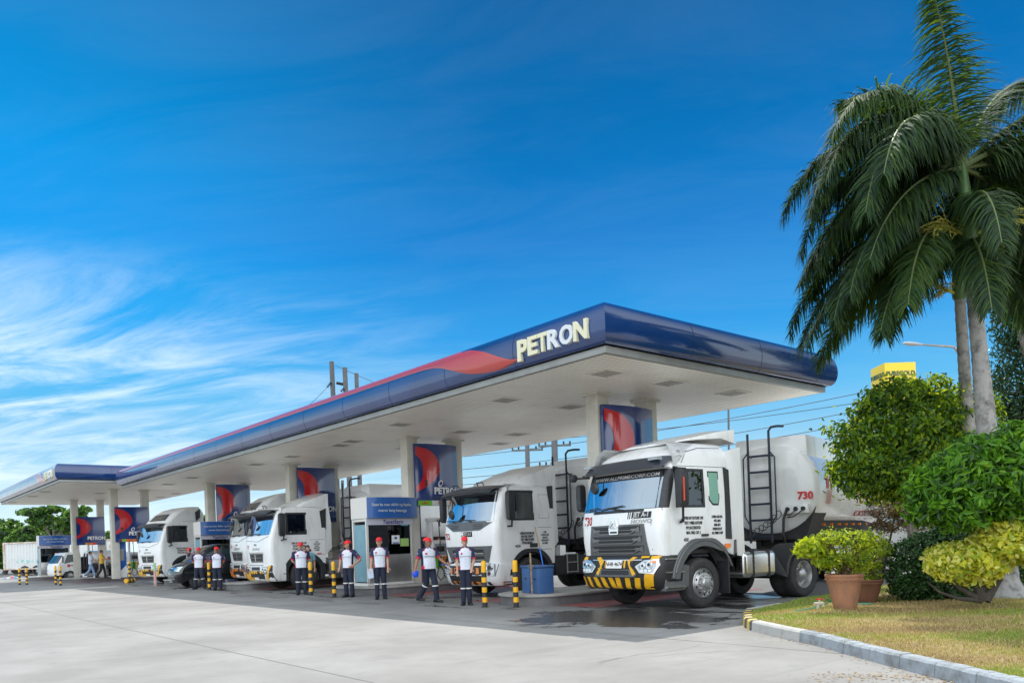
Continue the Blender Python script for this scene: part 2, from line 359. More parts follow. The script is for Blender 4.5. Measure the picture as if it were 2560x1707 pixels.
# ---------------------------------------------------------------- canopies
SOFF = mat('soffit_strips', (.72, .69, .62), .42)
def soffit_mat():
    m = SOFF; nt = m.node_tree; n = nt.nodes; l = nt.links; b = n['Principled BSDF']
    t = n.new('ShaderNodeTexCoord'); s = n.new('ShaderNodeSeparateXYZ'); l.new(t.outputs['Object'], s.inputs[0])
    a = n.new('ShaderNodeMath'); a.operation = 'MULTIPLY'; a.inputs[1].default_value = 1 / .16; l.new(s.outputs[1], a.inputs[0])
    f = n.new('ShaderNodeMath'); f.operation = 'FRACT'; l.new(a.outputs[0], f.inputs[0])
    g_ = n.new('ShaderNodeMath'); g_.operation = 'LESS_THAN'; g_.inputs[1].default_value = .11; l.new(f.outputs[0], g_.inputs[0])
    x = n.new('ShaderNodeTexNoise'); x.inputs['Scale'].default_value = 1.2; x.inputs['Detail'].default_value = 8; l.new(t.outputs['Object'], x.inputs['Vector'])
    r = n.new('ShaderNodeMapRange'); r.inputs[1].default_value = .5; r.inputs[2].default_value = .85; l.new(x.outputs[0], r.inputs[0])
    k = n.new('ShaderNodeMix'); k.data_type = 'RGBA'; k.inputs[6].default_value = (.94, .90, .80, 1); k.inputs[7].default_value = (.80, .74, .62, 1); l.new(r.outputs[0], k.inputs[0])
    k2 = n.new('ShaderNodeMix'); k2.data_type = 'RGBA'; k2.inputs[7].default_value = (.20, .18, .15, 1); l.new(g_.outputs[0], k2.inputs[0]); l.new(k.outputs[2], k2.inputs[6]); l.new(k2.outputs[2], b.inputs['Base Color'])
soffit_mat()
def out_(t): return .2 * math.sqrt(max(0, 1 - t * t)) - .05 * (t + 1) / 2
def canopy(label, ox, oy, W, Ln, zb, cols, lights, letters, redbands):
    T = thing('fuel_station_canopy', label, 'canopy', (ox, oy, 0)); z0, z1 = zb + .16, zb + .99
    zt = lambda t: (z0 + z1) / 2 + t * (z1 - z0) / 2
    ts = [math.sin(R(-90 + 12 * k)) for k in range(16)]
    def strip(name, fn, m):
        b = MB(); b.loft([[fn(t, s) for t in ts] for s in range(2)], 0, cap=False); 
        b.f = [f for f in b.f if abs(f[0] % 16 - f[1] % 16) == 1]; b.m = b.m[:len(b.f)]; b.sm = b.sm[:len(b.f)]
        return b.build(name, m, T, sharp=60)
    strip('fascia_panel', lambda t, s: Vector((-out_(t), (-out_(t), Ln + out_(t))[s], zt(t))), BLUE)
    strip('fascia_panel', lambda t, s: Vector(((-out_(t), W + out_(t))[s], -out_(t), zt(t))), BLUE)
    strip('fascia_panel', lambda t, s: Vector((W + out_(t), (-out_(t), Ln + out_(t))[s], zt(t))), BLUE)
    strip('fascia_panel', lambda t, s: Vector(((-out_(t), W + out_(t))[s], Ln + out_(t), zt(t))), BLUE)
    jn = MB()
    for y in [k * 2.62 for k in range(1, int(Ln / 2.62) + 1)]:
        if not letters or y > .3: jn.loft([[Vector((-out_(t) - .004, y + q, zt(t))) for t in ts] for q in (0, .012)], 0, cap=False)
    for x in [k * 2.62 for k in range(1, int(W / 2.62) + 1)]: jn.loft([[Vector((x + q, -out_(t) - .004, zt(t))) for t in ts] for q in (0, .012)], 0, cap=False)
    jn.f = [f for f in jn.f if abs(f[0] % 16 - f[1] % 16) == 1]; jn.m = [0] * len(jn.f); jn.sm = [False] * len(jn.f)
    jn.build('panel_joint', mat('joint_dark', (.01, .015, .05), .4), T)
    b = MB(); b.box(.06, W - .06, .06, Ln - .06, zb, zb + .15, 0); b.build('edge_trim', TRIM, T, bevel=.015)
    b = MB(); b.add([(.14, .14, zb - .004), (W - .14, .14, zb - .004), (W - .14, Ln - .14, zb - .004), (.14, Ln - .14, zb - .004)], [(3, 2, 1, 0)]); b.build('soffit', SOFF, T)
    b = MB(); b.box(.03, W - .03, .03, Ln - .03, z1 - .22, z1 - .12, 0); b.build('roof_deck', TRIM, T)
    for x, y in cols:
        c = MB(); c.box(x - .21, x + .21, y - .21, y + .21, .2, zb - .05); o = c.build('column', CREAM, T, bevel=.012)
        c = MB(); c.box(x - .29, x + .29, y - .29, y + .29, zb - .06, zb - .006); c.build('collar', CREAM, o)
    for x, y in lights:
        c = MB(); c.box(x - .34, x + .34, y - .34, y + .34, zb - .02, zb - .006, 0)
        for q in (-.2, -.07, .06, .19): c.box(x - .26, x + .26, y + q - .035, y + q + .035, zb - .026, zb - .0201, 1)
        c.build('ceiling_light', [mat('fixture_rim', (.74, .71, .63), .4), mat('fixture_slot', (.30, .28, .25), .5)], T)
    # red swoosh laid over the fascia: (y, lower t, upper t)
    for band in redbands:
        b = MB(); rings = []
        for (y, lo, hi) in band:
            tt = [lo + (hi - lo) * q / 8 for q in range(9)]
            rings.append([Vector((-out_(t) - .018 * (1 if 0 < i < 8 else .2), y, zt(t))) for i, t in enumerate(tt)])
        vs = [p for r in rings for p in r]; fs = [(i * 9 + k, i * 9 + k + 1, (i + 1) * 9 + k + 1, (i + 1) * 9 + k) for i in range(len(rings) - 1) for k in range(8)]
        b.add(vs, fs, 0, True); b.build('red_swoosh', FRED, T, sharp=80)
    if letters:
        y0, ln, cap = letters; widths = [('P', .86, 0), ('E', .80, 0), ('T', .76, 0), ('R', .92, 1), ('O', 1.02, 1), ('N', 1.0, 0)]; tot = sum(q for _, q, _ in widths); y = y0; big = 1.0
        for ch, q, mi in widths:
            wd = q / tot * ln; vs, fs = textmesh(ch, 1., .035, .28, 'CENTER', 1., 0.)
            xs = [v.x for v in vs]; ys = [v.y for v in vs]; hx, hy = max(xs) - min(xs), max(ys) - min(ys); mxx, mny = (max(xs) + min(xs)) / 2, min(ys); hh = cap * (1.16 if ch == 'P' else 1.)
            lo_ = zb + .30 - (cap * .16 if ch == 'P' else 0); b = MB()
            b.add([Vector((-.15 - v.z * .28, y - wd / 2 - (v.x - mxx) / hx * wd * .975, lo_ + (v.y - mny) / hy * hh)) for v in vs], fs, 0)
            b.build('letter', (IVORY, ICE)[mi], T); y -= wd
    return T
BAND = [(2.42, -.66, -.60), (2.75, -.76, -.50), (3.05, -.84, -.25), (3.35, -.84, .05), (3.65, -.80, .35), (3.95, -.72, .58), (4.3, -.58, .78), (4.75, -.25, .93), (5.05, -.02, .97), (5.35, .22, .98), (5.7, .40, .98), (6.2, .50, .98), (6.9, .53, .98), (35.6, .53, .98)]
canopy('long white and blue canopy over the tanker trucks, big name letters by its near corner', 0, 0, 8.65, 35.9, 5.22,
       [(x, y) for y in (3.33, 12.2, 21.45, 31.4) for x in (3.2, 5.08)],
       [tuple(G(px, py, 5.22)[:2]) for px, py in ((1515, 932), (1672, 956), (1832, 982), (1262, 999), (1425, 1016), (1292, 1085), (1000, 1060), (1155, 1078), (880, 1102), (730, 1140), (850, 1112), (640, 1160), (480, 1193), (1250, 1108), (420, 1210), (1012, 1120))],
       (2.42, 2.15, .40), [BAND])
canopy('smaller far canopy at the left edge, past the end of the long one', -2.67, 37.6, 9.3, 20.5, 5.65,
       [(3.75, 4.3), (5.65, 4.75), (3.6, 14.3), (5.3, 14.4)], [tuple((G(px, py, 5.65) - Vector((-2.67, 37.6, 0)))[:2]) for px, py in ((112, 1228), (80, 1240), (30, 1255), (250, 1232), (440, 1233), (400, 1242))],
       (2.5, 2.2, .40), [BAND[:-1] + [(20.2, .53, .98)]])

# ---------------------------------------------------------------- blade signs between the columns
def crescent(n=14):
    o = [(0, .86)]                                                     # u 0..1 across, v 0..1 up
    for k in range(n + 1): a = R(62 - 118 * k / n); o.append((-.30 + .74 * math.cos(a) * 1.02, .50 + .40 * math.sin(a)))
    o.append((0, .12)); 
    for k in range(n + 1): a = R(-42 + 84 * k / n); o.append((-.36 + .50 * math.cos(a), .47 + .26 * math.sin(a)))
    return o
def blade_sign(x0, x1, y, z0, z1, num, label, strip, logo=True, bow=.16, name=True):
    W_, H_ = x1 - x0, z1 - z0; T = thing('pump_number_sign', label, 'sign', (x0, y, z0), 0, 'blue signs between the canopy columns')
    sf = lambda u, v, d=0.: Vector((u * W_, -bow * 4 * u * (1 - u) - d, v * H_))
    b = MB(); n = 14
    fr = [[sf(k / n, v) for k in range(n + 1)] + [Vector((W_, .09, v * H_)), Vector((0, .09, v * H_))] for v in (.085, 1)]
    b.loft(fr, 0); b.build('panel', SIGNB, T, sharp=30)
    # red crescent: outer arc minus inner arc
    m = 22; ring_o = []; ring_i = []
    for k in range(m + 1):
        v = .96 - .82 * k / m; s = (v - .56) / .40
        uo = .50 * math.sqrt(max(0, 1 - s * s)) if s > 0 else .50 * (1 - (abs(s) / 1.05) ** 1.8)
        ui = .14 * math.sqrt(max(0, 1 - ((v - .53) / .26) ** 2)) if abs(v - .53) < .26 else 0.
        ring_o.append((max(uo, .012), v)); ring_i.append((min(ui, uo), v))
    vs = []; fs = []
    for k in range(m + 1):
        for q in range(7): u = .012 + ring_i[k][0] + (ring_o[k][0] - ring_i[k][0]) * q / 6; vs.append(sf(u, .09 + ring_o[k][1] * .9, .006))
    fs = [(i * 7 + k, i * 7 + k + 1, (i + 1) * 7 + k + 1, (i + 1) * 7 + k) for i in range(m) for k in range(6)]
    b = MB(); b.add(vs, fs, 0, True); b.build('crescent', SIGNR, T)
    d = MB()
    if num: d.text(num, .30, None, 0, .008, .004, fn=lambda v: sf(.20 + v.x / W_, .36 + v.y / H_, .010 + v.z))
    if name: d.text('PETRON', .31, None, 1, .012, .004, fn=lambda v: sf(.70 + v.x / W_ * .98, .235 + v.y / H_, .008 + v.z))
    if logo:
        for k in range(20):
            a0, a1 = R(18 * k), R(18 * k + 18); pt = lambda a, r: sf(.52 + .055 * r * math.cos(a) + .02 * math.sin(a) * r, .36 + .055 * r * math.sin(a), .01)
            d.add([pt(a0, .62 + .1 * math.cos(a0)), pt(a0, 1), pt(a1, 1), pt(a1, .62 + .1 * math.cos(a1))], [(0, 1, 2, 3)], 1)
    d.build('lettering', [INK, WINK], T)
    if strip:
        b = MB(); mats = []; u = .012
        for c, wd, tx in strip:
            mats.append(c); b.add([sf(u, .002, .004), sf(u + wd, .002, .004), sf(u + wd, .08, .004), sf(u, .08, .004)], [(0, 1, 2, 3)], len(mats) - 1)
            if tx: uu = u; b.text(tx, .11, None, len(strip), .004, .003, fn=lambda v: sf(uu + wd / 2 + v.x / W_, .04 + v.y / H_, .006 + v.z))
            u += wd
        b.box(0, W_, -.02, .09, 0, .084 * H_, len(strip) + 1)
        b.build('price_strip', mats + [RED, SIGNB], T)
    return T
GW = mat('strip_white', (.75, .75, .72), .4)
blade_sign(3.05, 4.95, 3.0, 2.75, 4.90, '1', 'blue crescent sign between columns behind the nearest truck cab', [(GREEN, .3, '1101')])
blade_sign(3.24, 4.98, 11.9, 2.88, 4.98, '3', 'blue crescent sign numbered 3 above the nearest kiosk and pump', [(GREEN, .30, '1101'), (GW, .42, 'Turbo'), (ORG, .2, '')])
blade_sign(3.30, 5.05, 21.1, 2.72, 5.05, '5', 'blue crescent sign standing up behind the white truck with roof visor', [(GREEN, .3, ''), (ORG, .4, '')])
blade_sign(3.40, 5.15, 31.0, 2.68, 5.12, '7', 'blue crescent sign numbered 7 above the black van', [(GREEN, .42, '1101'), (GW, .3, '')])
blade_sign(1.05, 2.95, 41.6, 2.42, 4.55, '9', 'blue crescent sign numbered 9 over the hose pump', [(GREEN, .28, '1110'), (ORG, .3, '54.91'), (RED, .38, '54.99')], bow=.03)
blade_sign(.95, 2.75, 51.5, 2.45, 4.42, '11', 'blue crescent sign numbered 11 over the small white tanker', [(GREEN, .3, ''), (ORG, .25, '54'), (RED, .25, '54'), (GW, .18, '')], logo=False, bow=.02)

# ---------------------------------------------------------------- kiosks
BRUSH = mat('brushed_steel', (.55, .55, .54), .3, metal=.9, noise=(3, (.36, .35, .33), .4, .9))
KFRAME = mat('kiosk_frame', (.66, .65, .60), .45); KGLASS = glass('kiosk_glass', (.05, .09, .10), .05); FROST = mat('frosted_door', (.14, .29, .36), .35, noise=(3, (.2, .36, .42), .4, .8))
KBLUE = mat('kiosk_blue', (.012, .10, .36), .3, coat=.4); KCREAM = mat('kiosk_cream', (.66, .64, .60), .5)
def kiosk(loc, label, wd=1.75, dp=.95, sc=1., rz=0.):
    T = thing('pump_kiosk', label, 'kiosk', loc, rz, 'small attendant kiosks on the islands', sc)
    b = MB(); b.box(0, wd, 0, dp, 0, .1, 1); b.box(0, .08, 0, .08, .1, 2.2, 1); b.box(wd - .08, wd, 0, .08, .1, 2.2, 1); b.box(0, .08, dp - .08, dp, .1, 2.2, 1); b.box(wd - .08, wd, dp - .08, dp, .1, 2.2, 1)
    b.box(.08, wd - .08, .01, .07, .1, 1.0, 0); b.box(wd - .07, wd - .01, .08, dp - .08, .1, 2.1, 0); b.box(.08, wd - .08, dp - .07, dp - .01, .1, 2.1, 0); b.box(.02, wd - .02, .02, dp - .02, 2.1, 2.2, 1)
    b.build('body', [BRUSH, KFRAME], T, bevel=.01)
    b = MB(); b.box(.085, wd - .085, .03, .045, 1.02, 2.1); b.build('window', KGLASS, T)
    b = MB(); b.box(.12, wd - .12, .3, dp - .1, .6, .95, 0); b.box(.3, .7, .35, .6, .95, 1.3, 0); b.build('counter', CABIN, T)
    b = MB(); b.box(.02, .05, .12, dp - .12, .14, 2.0); d = b.build('door', FROST, T)
    b = MB(); b.box(-.02, .02, dp - .22, dp - .18, .95, 1.15); b.build('handle', BLACKP, d)
    b = MB(); n = 12; cur = [(k / n * (wd + .16) - .02, -.10 - .16 * math.sin(math.pi * k / n) ** .7) for k in range(n + 1)]
    pl = [(x, y) for x, y in cur] + [(wd + .14, dp), (-.02, dp)]
    b.prism([(x, y, 2.2) for x, y in pl], (0, 0, .68), 1); b.build('header', [KBLUE, KCREAM], T, sharp=25)
    b = MB(); fr = [[Vector((x, y - .006, z)) for x, y in cur] for z in (2.2, 2.87)]; b.add(fr[0] + fr[1], [(k, k + 1, n + 2 + k, n + 1 + k) for k in range(n)], 0, True)
    fy = lambda x: -.112 - .16 * math.sin(math.pi * min(1, max(0, (x + .02) / (wd + .16)))) ** .7
    b.text('Saan ka man dalhin ng biyahe,', .125, None, 1, .004, .003, fn=lambda v: Vector((wd / 2 + v.x, fy(wd / 2 + v.x), 2.63 + v.y)))
    b.text('meron kang kasangga', .125, None, 1, .004, .003, fn=lambda v: Vector((wd / 2 + v.x, fy(wd / 2 + v.x), 2.44 + v.y)))
    b.build('slogan_board', [KBLUE, WINK], T)
    b = MB(); b.box(-.01, wd + .01, -.03, .0, 1.98, 2.19, 0); b.text('TapatSayo', .19, frame((wd / 2 + .1, -.034, 2.07), (1, 0, 0), (0, 0, 1)), 1, .004, .003, shear=.25)
    b.build('name_board', [mat('kiosk_lilac', (.58, .58, .66), .5), mat('script_navy', (.03, .03, .2), .5)], T)
    b = MB(); b.box(.95, 1.25, .018, .026, 1.35, 1.63, 0); b.box(1.05, 1.15, .016, .0179, 1.50, 1.58, 1); b.box(1.28, 1.6, .018, .026, 1.26, 1.52, 2); b.box(1.33, 1.6, .018, .026, 1.94, 2.07, 3); b.box(.98, 1.22, .016, .0179, 1.36, 1.40, 1)
    b.build('notice', [PAPER, KBLUE, mat('notice_green', (.36, .56, .16), .5), mat('sticker_cyan', (.1, .42, .62), .5)], T)
    return T
kiosk((1.30, 11.92, ISL_TOP), 'steel kiosk with frosted door and blue slogan header beside the nearest pump')
kiosk((2.25, 30.25, ISL_TOP), 'steel kiosk whose blue header shows over the roof of the black van')
kiosk((-.5, 56.6, ISL_TOP), 'steel kiosk at the far left in front of the white container', 1.9, .9, 1.05)
# ---------------------------------------------------------------- lorries
def patch(mb, poly, proj, off=.012, th=.02, mi=0, cuts=2, smooth=False):
    """a flat outline laid over a curved surface: proj(u, v, d) gives the point d proud of it"""
    bm = bmesh.new(); f = bm.faces.new([bm.verts.new((u, v, 0)) for u, v in poly])
    if cuts:
        bmesh.ops.triangulate(bm, faces=[f]); bmesh.ops.subdivide_edges(bm, edges=bm.edges[:], cuts=cuts, use_grid_fill=True)
    bm.verts.ensure_lookup_table(); bm.verts.index_update(); vs = [Vector(proj(v.co.x, v.co.y, off)) for v in bm.verts]; fs = [tuple(v.index for v in q.verts) for q in bm.faces]
    mb.add(vs, fs, mi, smooth)
    for e in bm.edges:
        if len(e.link_faces) == 1:
            a, b = e.verts; mb.add([vs[a.index], vs[b.index], proj(b.co.x, b.co.y, off - th), proj(a.co.x, a.co.y, off - th)], [(0, 1, 2, 3)], mi)
    bm.free()
def rect(u0, v0, u1, v1): return [(u0, v0), (u1, v0), (u1, v1), (u0, v1)]
def mir(p): return [(-u, v) for u, v in p][::-1]

class Shell:
    """rounded box of stacked plan outlines; rows: (z, front x, half width, corner radius)"""
    def __init__(s, rows, xs, nf=7, curve=.06, z0=None): s.rows, s.xs, s.nf, s.cv, s.z0 = rows, xs, nf, curve, z0
    def ip(s, z, k):
        r = s.rows
        if z <= r[0][0]: return r[0][k]
        for a, b in zip(r, r[1:]):
            if z <= b[0]: t = (z - a[0]) / (b[0] - a[0]); return a[k] + (b[k] - a[k]) * t
        return r[-1][k]
    def fx(s, y, z):
        xf, hw, rc = s.ip(z, 1), s.ip(z, 2), s.ip(z, 3); fl = hw - rc; a = abs(y)
        if a <= fl: return xf + s.cv * (a / fl) ** 2
        return xf + s.cv + rc - math.sqrt(max(0, rc * rc - (a - fl) ** 2))
    def front(s, u, v, d): return Vector((s.fx(u, v) - d, u, v))
    def side(s, u, v, d): return Vector((u, -s.ip(v, 2) - d, v))
    def ring(s, i):
        z, xf, hw, rc = s.rows[i]; fl = hw - rc; o = []
        zz = lambda x: s.z0(x) if (i == 0 and s.z0) else z
        for x in s.xs: o.append(Vector((x, -hw, zz(x))))
        for k in range(5): a = R(90 * k / 4); o.append(Vector((xf + s.cv + rc - rc * math.sin(a), -fl - rc * math.cos(a), z)))
        for k in range(s.nf): y = -fl + 2 * fl * (k + 1) / (s.nf + 1); o.append(Vector((xf + s.cv * (y / fl) ** 2, y, z)))
        m = [Vector((p.x, -p.y, p.z)) for p in o[:len(s.xs) + 5]]
        return o + m[::-1]
    def mesh(s, name, mats, T, cell=None, cap=(False, True), bevel=0, sharp=30):
        b = MB(); rg = [s.ring(i) for i in range(len(s.rows))]; b.loft(rg, 0, cap=False, mf=cell)
        if cap[0]: b.add(rg[0], [tuple(range(len(rg[0])))], 0)
        if cap[1]: b.add(rg[-1], [tuple(range(len(rg[0])))], 0, True)
        return b.build(name, mats, T, sharp=sharp)

def wheel(T, x, y, z, r=.53, w=.30, dual=False, rear=False, hub=True):
    sgn = -1 if y < 0 else 1; M = Matrix.Translation((x, y, z)) @ Matrix.Rotation(R(90 * -sgn), 4, 'X')      # local z points outwards
    b = MB(); wd = w * (2.15 if dual else 1); k = r / .53
    tread = [(r * .60, -.02), (r * .93, -.01), (r * .985, -.05), (r, -.08), (r, -wd + .08), (r * .985, -wd + .05), (r * .93, -wd + .01), (r * .6, -wd)]
    side_ = [(r * .60, -.045), (r * .63, -.012), (r * .78, .008), (r * .93, -.012), (r * .985, -.05), (r * .99, -.075), (r * .968, -.08), (r * .968, -.095), (r, -.10), (r, -.145), (r * .968, -.15), (r * .968, -.165), (r, -.17), (r, -wd + .09), (r * .93, -wd + .01), (r * .6, -wd)]
    if dual: side_ = [(r * .60, -.045), (r * .63, -.012), (r * .78, .008), (r * .93, -.012), (r, -.08), (r, -w + .05), (r * .93, -w), (r * .93, -w - .03), (r, -w - .09), (r, -wd + .05), (r * .93, -wd), (r * .6, -wd)]
    b.lathe(side_, 36, 0, M); o = b.build('wheel', [RUBBER], T, sharp=40)
    c = MB()
    if rear: prof = [(r * .60, -.03), (r * .585, -.03), (r * .55, -.10), (r * .50, -.165), (r * .34, -.17), (r * .27, -.16), (r * .26, -.06), (r * .20, -.035), (r * .06, -.025), (.001, -.02)]
    else: prof = [(r * .60, -.03), (r * .575, -.015), (r * .54, -.05), (r * .50, -.06), (r * .46, -.03), (r * .40, .02), (r * .30, .028), (r * .29, .05), (r * .20, .06), (r * .17, .085), (r * .08, .095), (.001, .095)]
    c.lathe(prof, 36, 0, M)
    for q in range(10):
        a = R(36 * q); c.lathe([(.02, 0), (.02, .035), (.012, .045), (.001, .045)], 7, 0, M @ Matrix.Translation((r * .335 * math.cos(a), r * .335 * math.sin(a), -.165 if rear else .02)))
        if not rear: c.lathe([(.038 * k, 0), (.001, .002)], 10, 1, M @ Matrix.Translation((r * .455 * math.cos(a + .3), r * .455 * math.sin(a + .3), .0)) @ Matrix.Scale(.8, 4))
    c.build('rim', [RIM, mat('rim_hole', (.012, .012, .012), .8)], o, sharp=35); return o
def arc(xc, zc, r, a0, a1, n=14): return [(xc + r * math.cos(R(a0 + (a1 - a0) * k / n)), zc + r * math.sin(R(a0 + (a1 - a0) * k / n))) for k in range(n + 1)]
def textlines(mb, lines, u, v, size, lead, projf, mi=0, bold=.004, align='CENTER', sx=1., d=.004):
    for i, t in enumerate(lines):
        if t: mb.text(t, size, None, mi, bold, .003, fn=lambda p: projf(u + p.x, v - i * lead + p.y, d + p.z), align=align, sx=sx)
WX = 1.42                                        # front axle behind the bumper
XS = [2.28, 2.2, 2.1, 2.0, 1.9, 1.8, 1.7, 1.6, 1.5, 1.4, 1.3, 1.2, 1.1, 1.0, .9, .8, .72, .62]
def arch(x, zb, r): return max(zb, .53 + math.sqrt(max(0, r * r - (x - WX) ** 2)))

def interior(T, wb, wt, xf, dash, papers=True):
    b = MB(); b.box(2.12, 2.2, -1.12, 1.12, wb - .9, wt + .25, 0); b.box(xf + .35, 2.15, -1.1, 1.1, wb - .95, wb - .85, 0); b.box(xf + .25, 2.15, -1.08, 1.08, wt + .03, wt + .06, 0)
    b.box(xf + .16, xf + .55, -1.06, 1.06, wb - .6, wb - .06, 0)
    for y in (-.62, .62): b.box(1.35, 1.85, y - .27, y + .27, wb - .55, wb - .38, 0); b.box(1.78, 1.92, y - .26, y + .26, wb - .4, wb + .38, 0); b.box(1.8, 1.9, y - .13, y + .13, wb + .4, wb + .62, 0)
    o = b.build('cab_interior', [CABIN], T, bevel=.02)
    c = MB(); M = Matrix.Translation((xf + .72, -.58, wb + .02)) @ Matrix.Rotation(R(-62), 4, 'Y')
    c.tube([M @ Vector((.22 * math.cos(R(20 * k)), .22 * math.sin(R(20 * k)), 0)) for k in range(19)], .018, 6, 0, cap=False); c.build('steering_wheel', [BLACKP], o)
    if papers:
        c = MB(); c.box(xf + .22, xf + .5, -.95, -.25, wb - .06, wb + .12, 0, None); c.box(xf + .2, xf + .42, -.1, .3, wb - .06, wb + .03, 0); c.build('dashboard_papers', [PAPER], o, bevel=.02)

def mirror(T, pts, y, sx, d, h, bracket, stripe=None):
    """pts: (x, z) of the housing bottom centre"""
    x, z = pts; b = MB(); s = -1 if y < 0 else 1
    pr = [(x - sx / 2, y - .09), (x + sx / 2 * .6, y - .09), (x + sx / 2, y - .02), (x + sx / 2, y + .06), (x - sx / 2, y + .07)]
    rings = [[Vector((px + (.02 if zz > z + h * .7 else 0), py, zz)) if False else Vector((x + (px - x) * k, y + (py - y) * k, zz)) for px, py in pr] for zz, k in ((z, .55), (z + .05, .92), (z + h * .6, 1), (z + h - .05, .95), (z + h, .6))]
    b.loft(rings, 0); o = b.build('mirror', [BLACKP, STEEL, AMBER], T, bevel=.012)
    c = MB()
    for q in bracket: c.tube(q, .025, 6, 0)
    c.build('mirror_arm', [BLACKP], o)
    if stripe: e = MB(); e.box(x - .075, x - .045, y - s * .0 - .10, y - .08, z + .12, z + h * .75, 0); e.build('side_light', [mat('signal_red', (.75, .07, .03), .3)], o)
    return o
def chassis(T, wb_, long=6.2):
    b = MB()
    for y in (-.42, .42): b.box(.5, wb_ + WX + 1.1, y - .04, y + .04, .72, .98)
    b.box(1.0, 1.9, -.5, .5, .5, 1.1); b.box(WX - .08, WX + .08, -1.0, 1.0, .42, .6); b.box(WX + wb_ - .1, WX + wb_ + .1, -.95, .95, .42, .65); b.box(2.3, WX + wb_ + .9, -.4, .4, .55, .75)
    b.box(2.35, 2.75, .3, 1.1, .55, 1.0); b.build('chassis', [CHASSIS], T, bevel=.015)
    b = MB(); b.lathe([(.55, 0), (.55, .06), (.2, .08), (.001, .08)], 20, 0, Matrix.Translation((WX + wb_, 0, 1.05))); b.build('fifth_wheel', [CHASSIS], T)
def hoses(o, pts, coil=None):
    b = MB()
    for p in pts: b.tube(p, .016, 6, 0)
    if coil:
        a, c, r, n = coil; a, c = Vector(a), Vector(c)
        b.tube([a.lerp(c, k / (n * 10)) + Vector((.3 * r * math.sin(R(36 * k)), r * math.cos(R(36 * k)), r * math.sin(R(36 * k)) - .15 * math.sin(math.pi * k / (n * 10)))) for k in range(n * 10 + 1)], .011, 5, 0)
    b.build('air_hose', [BLACKP], o)

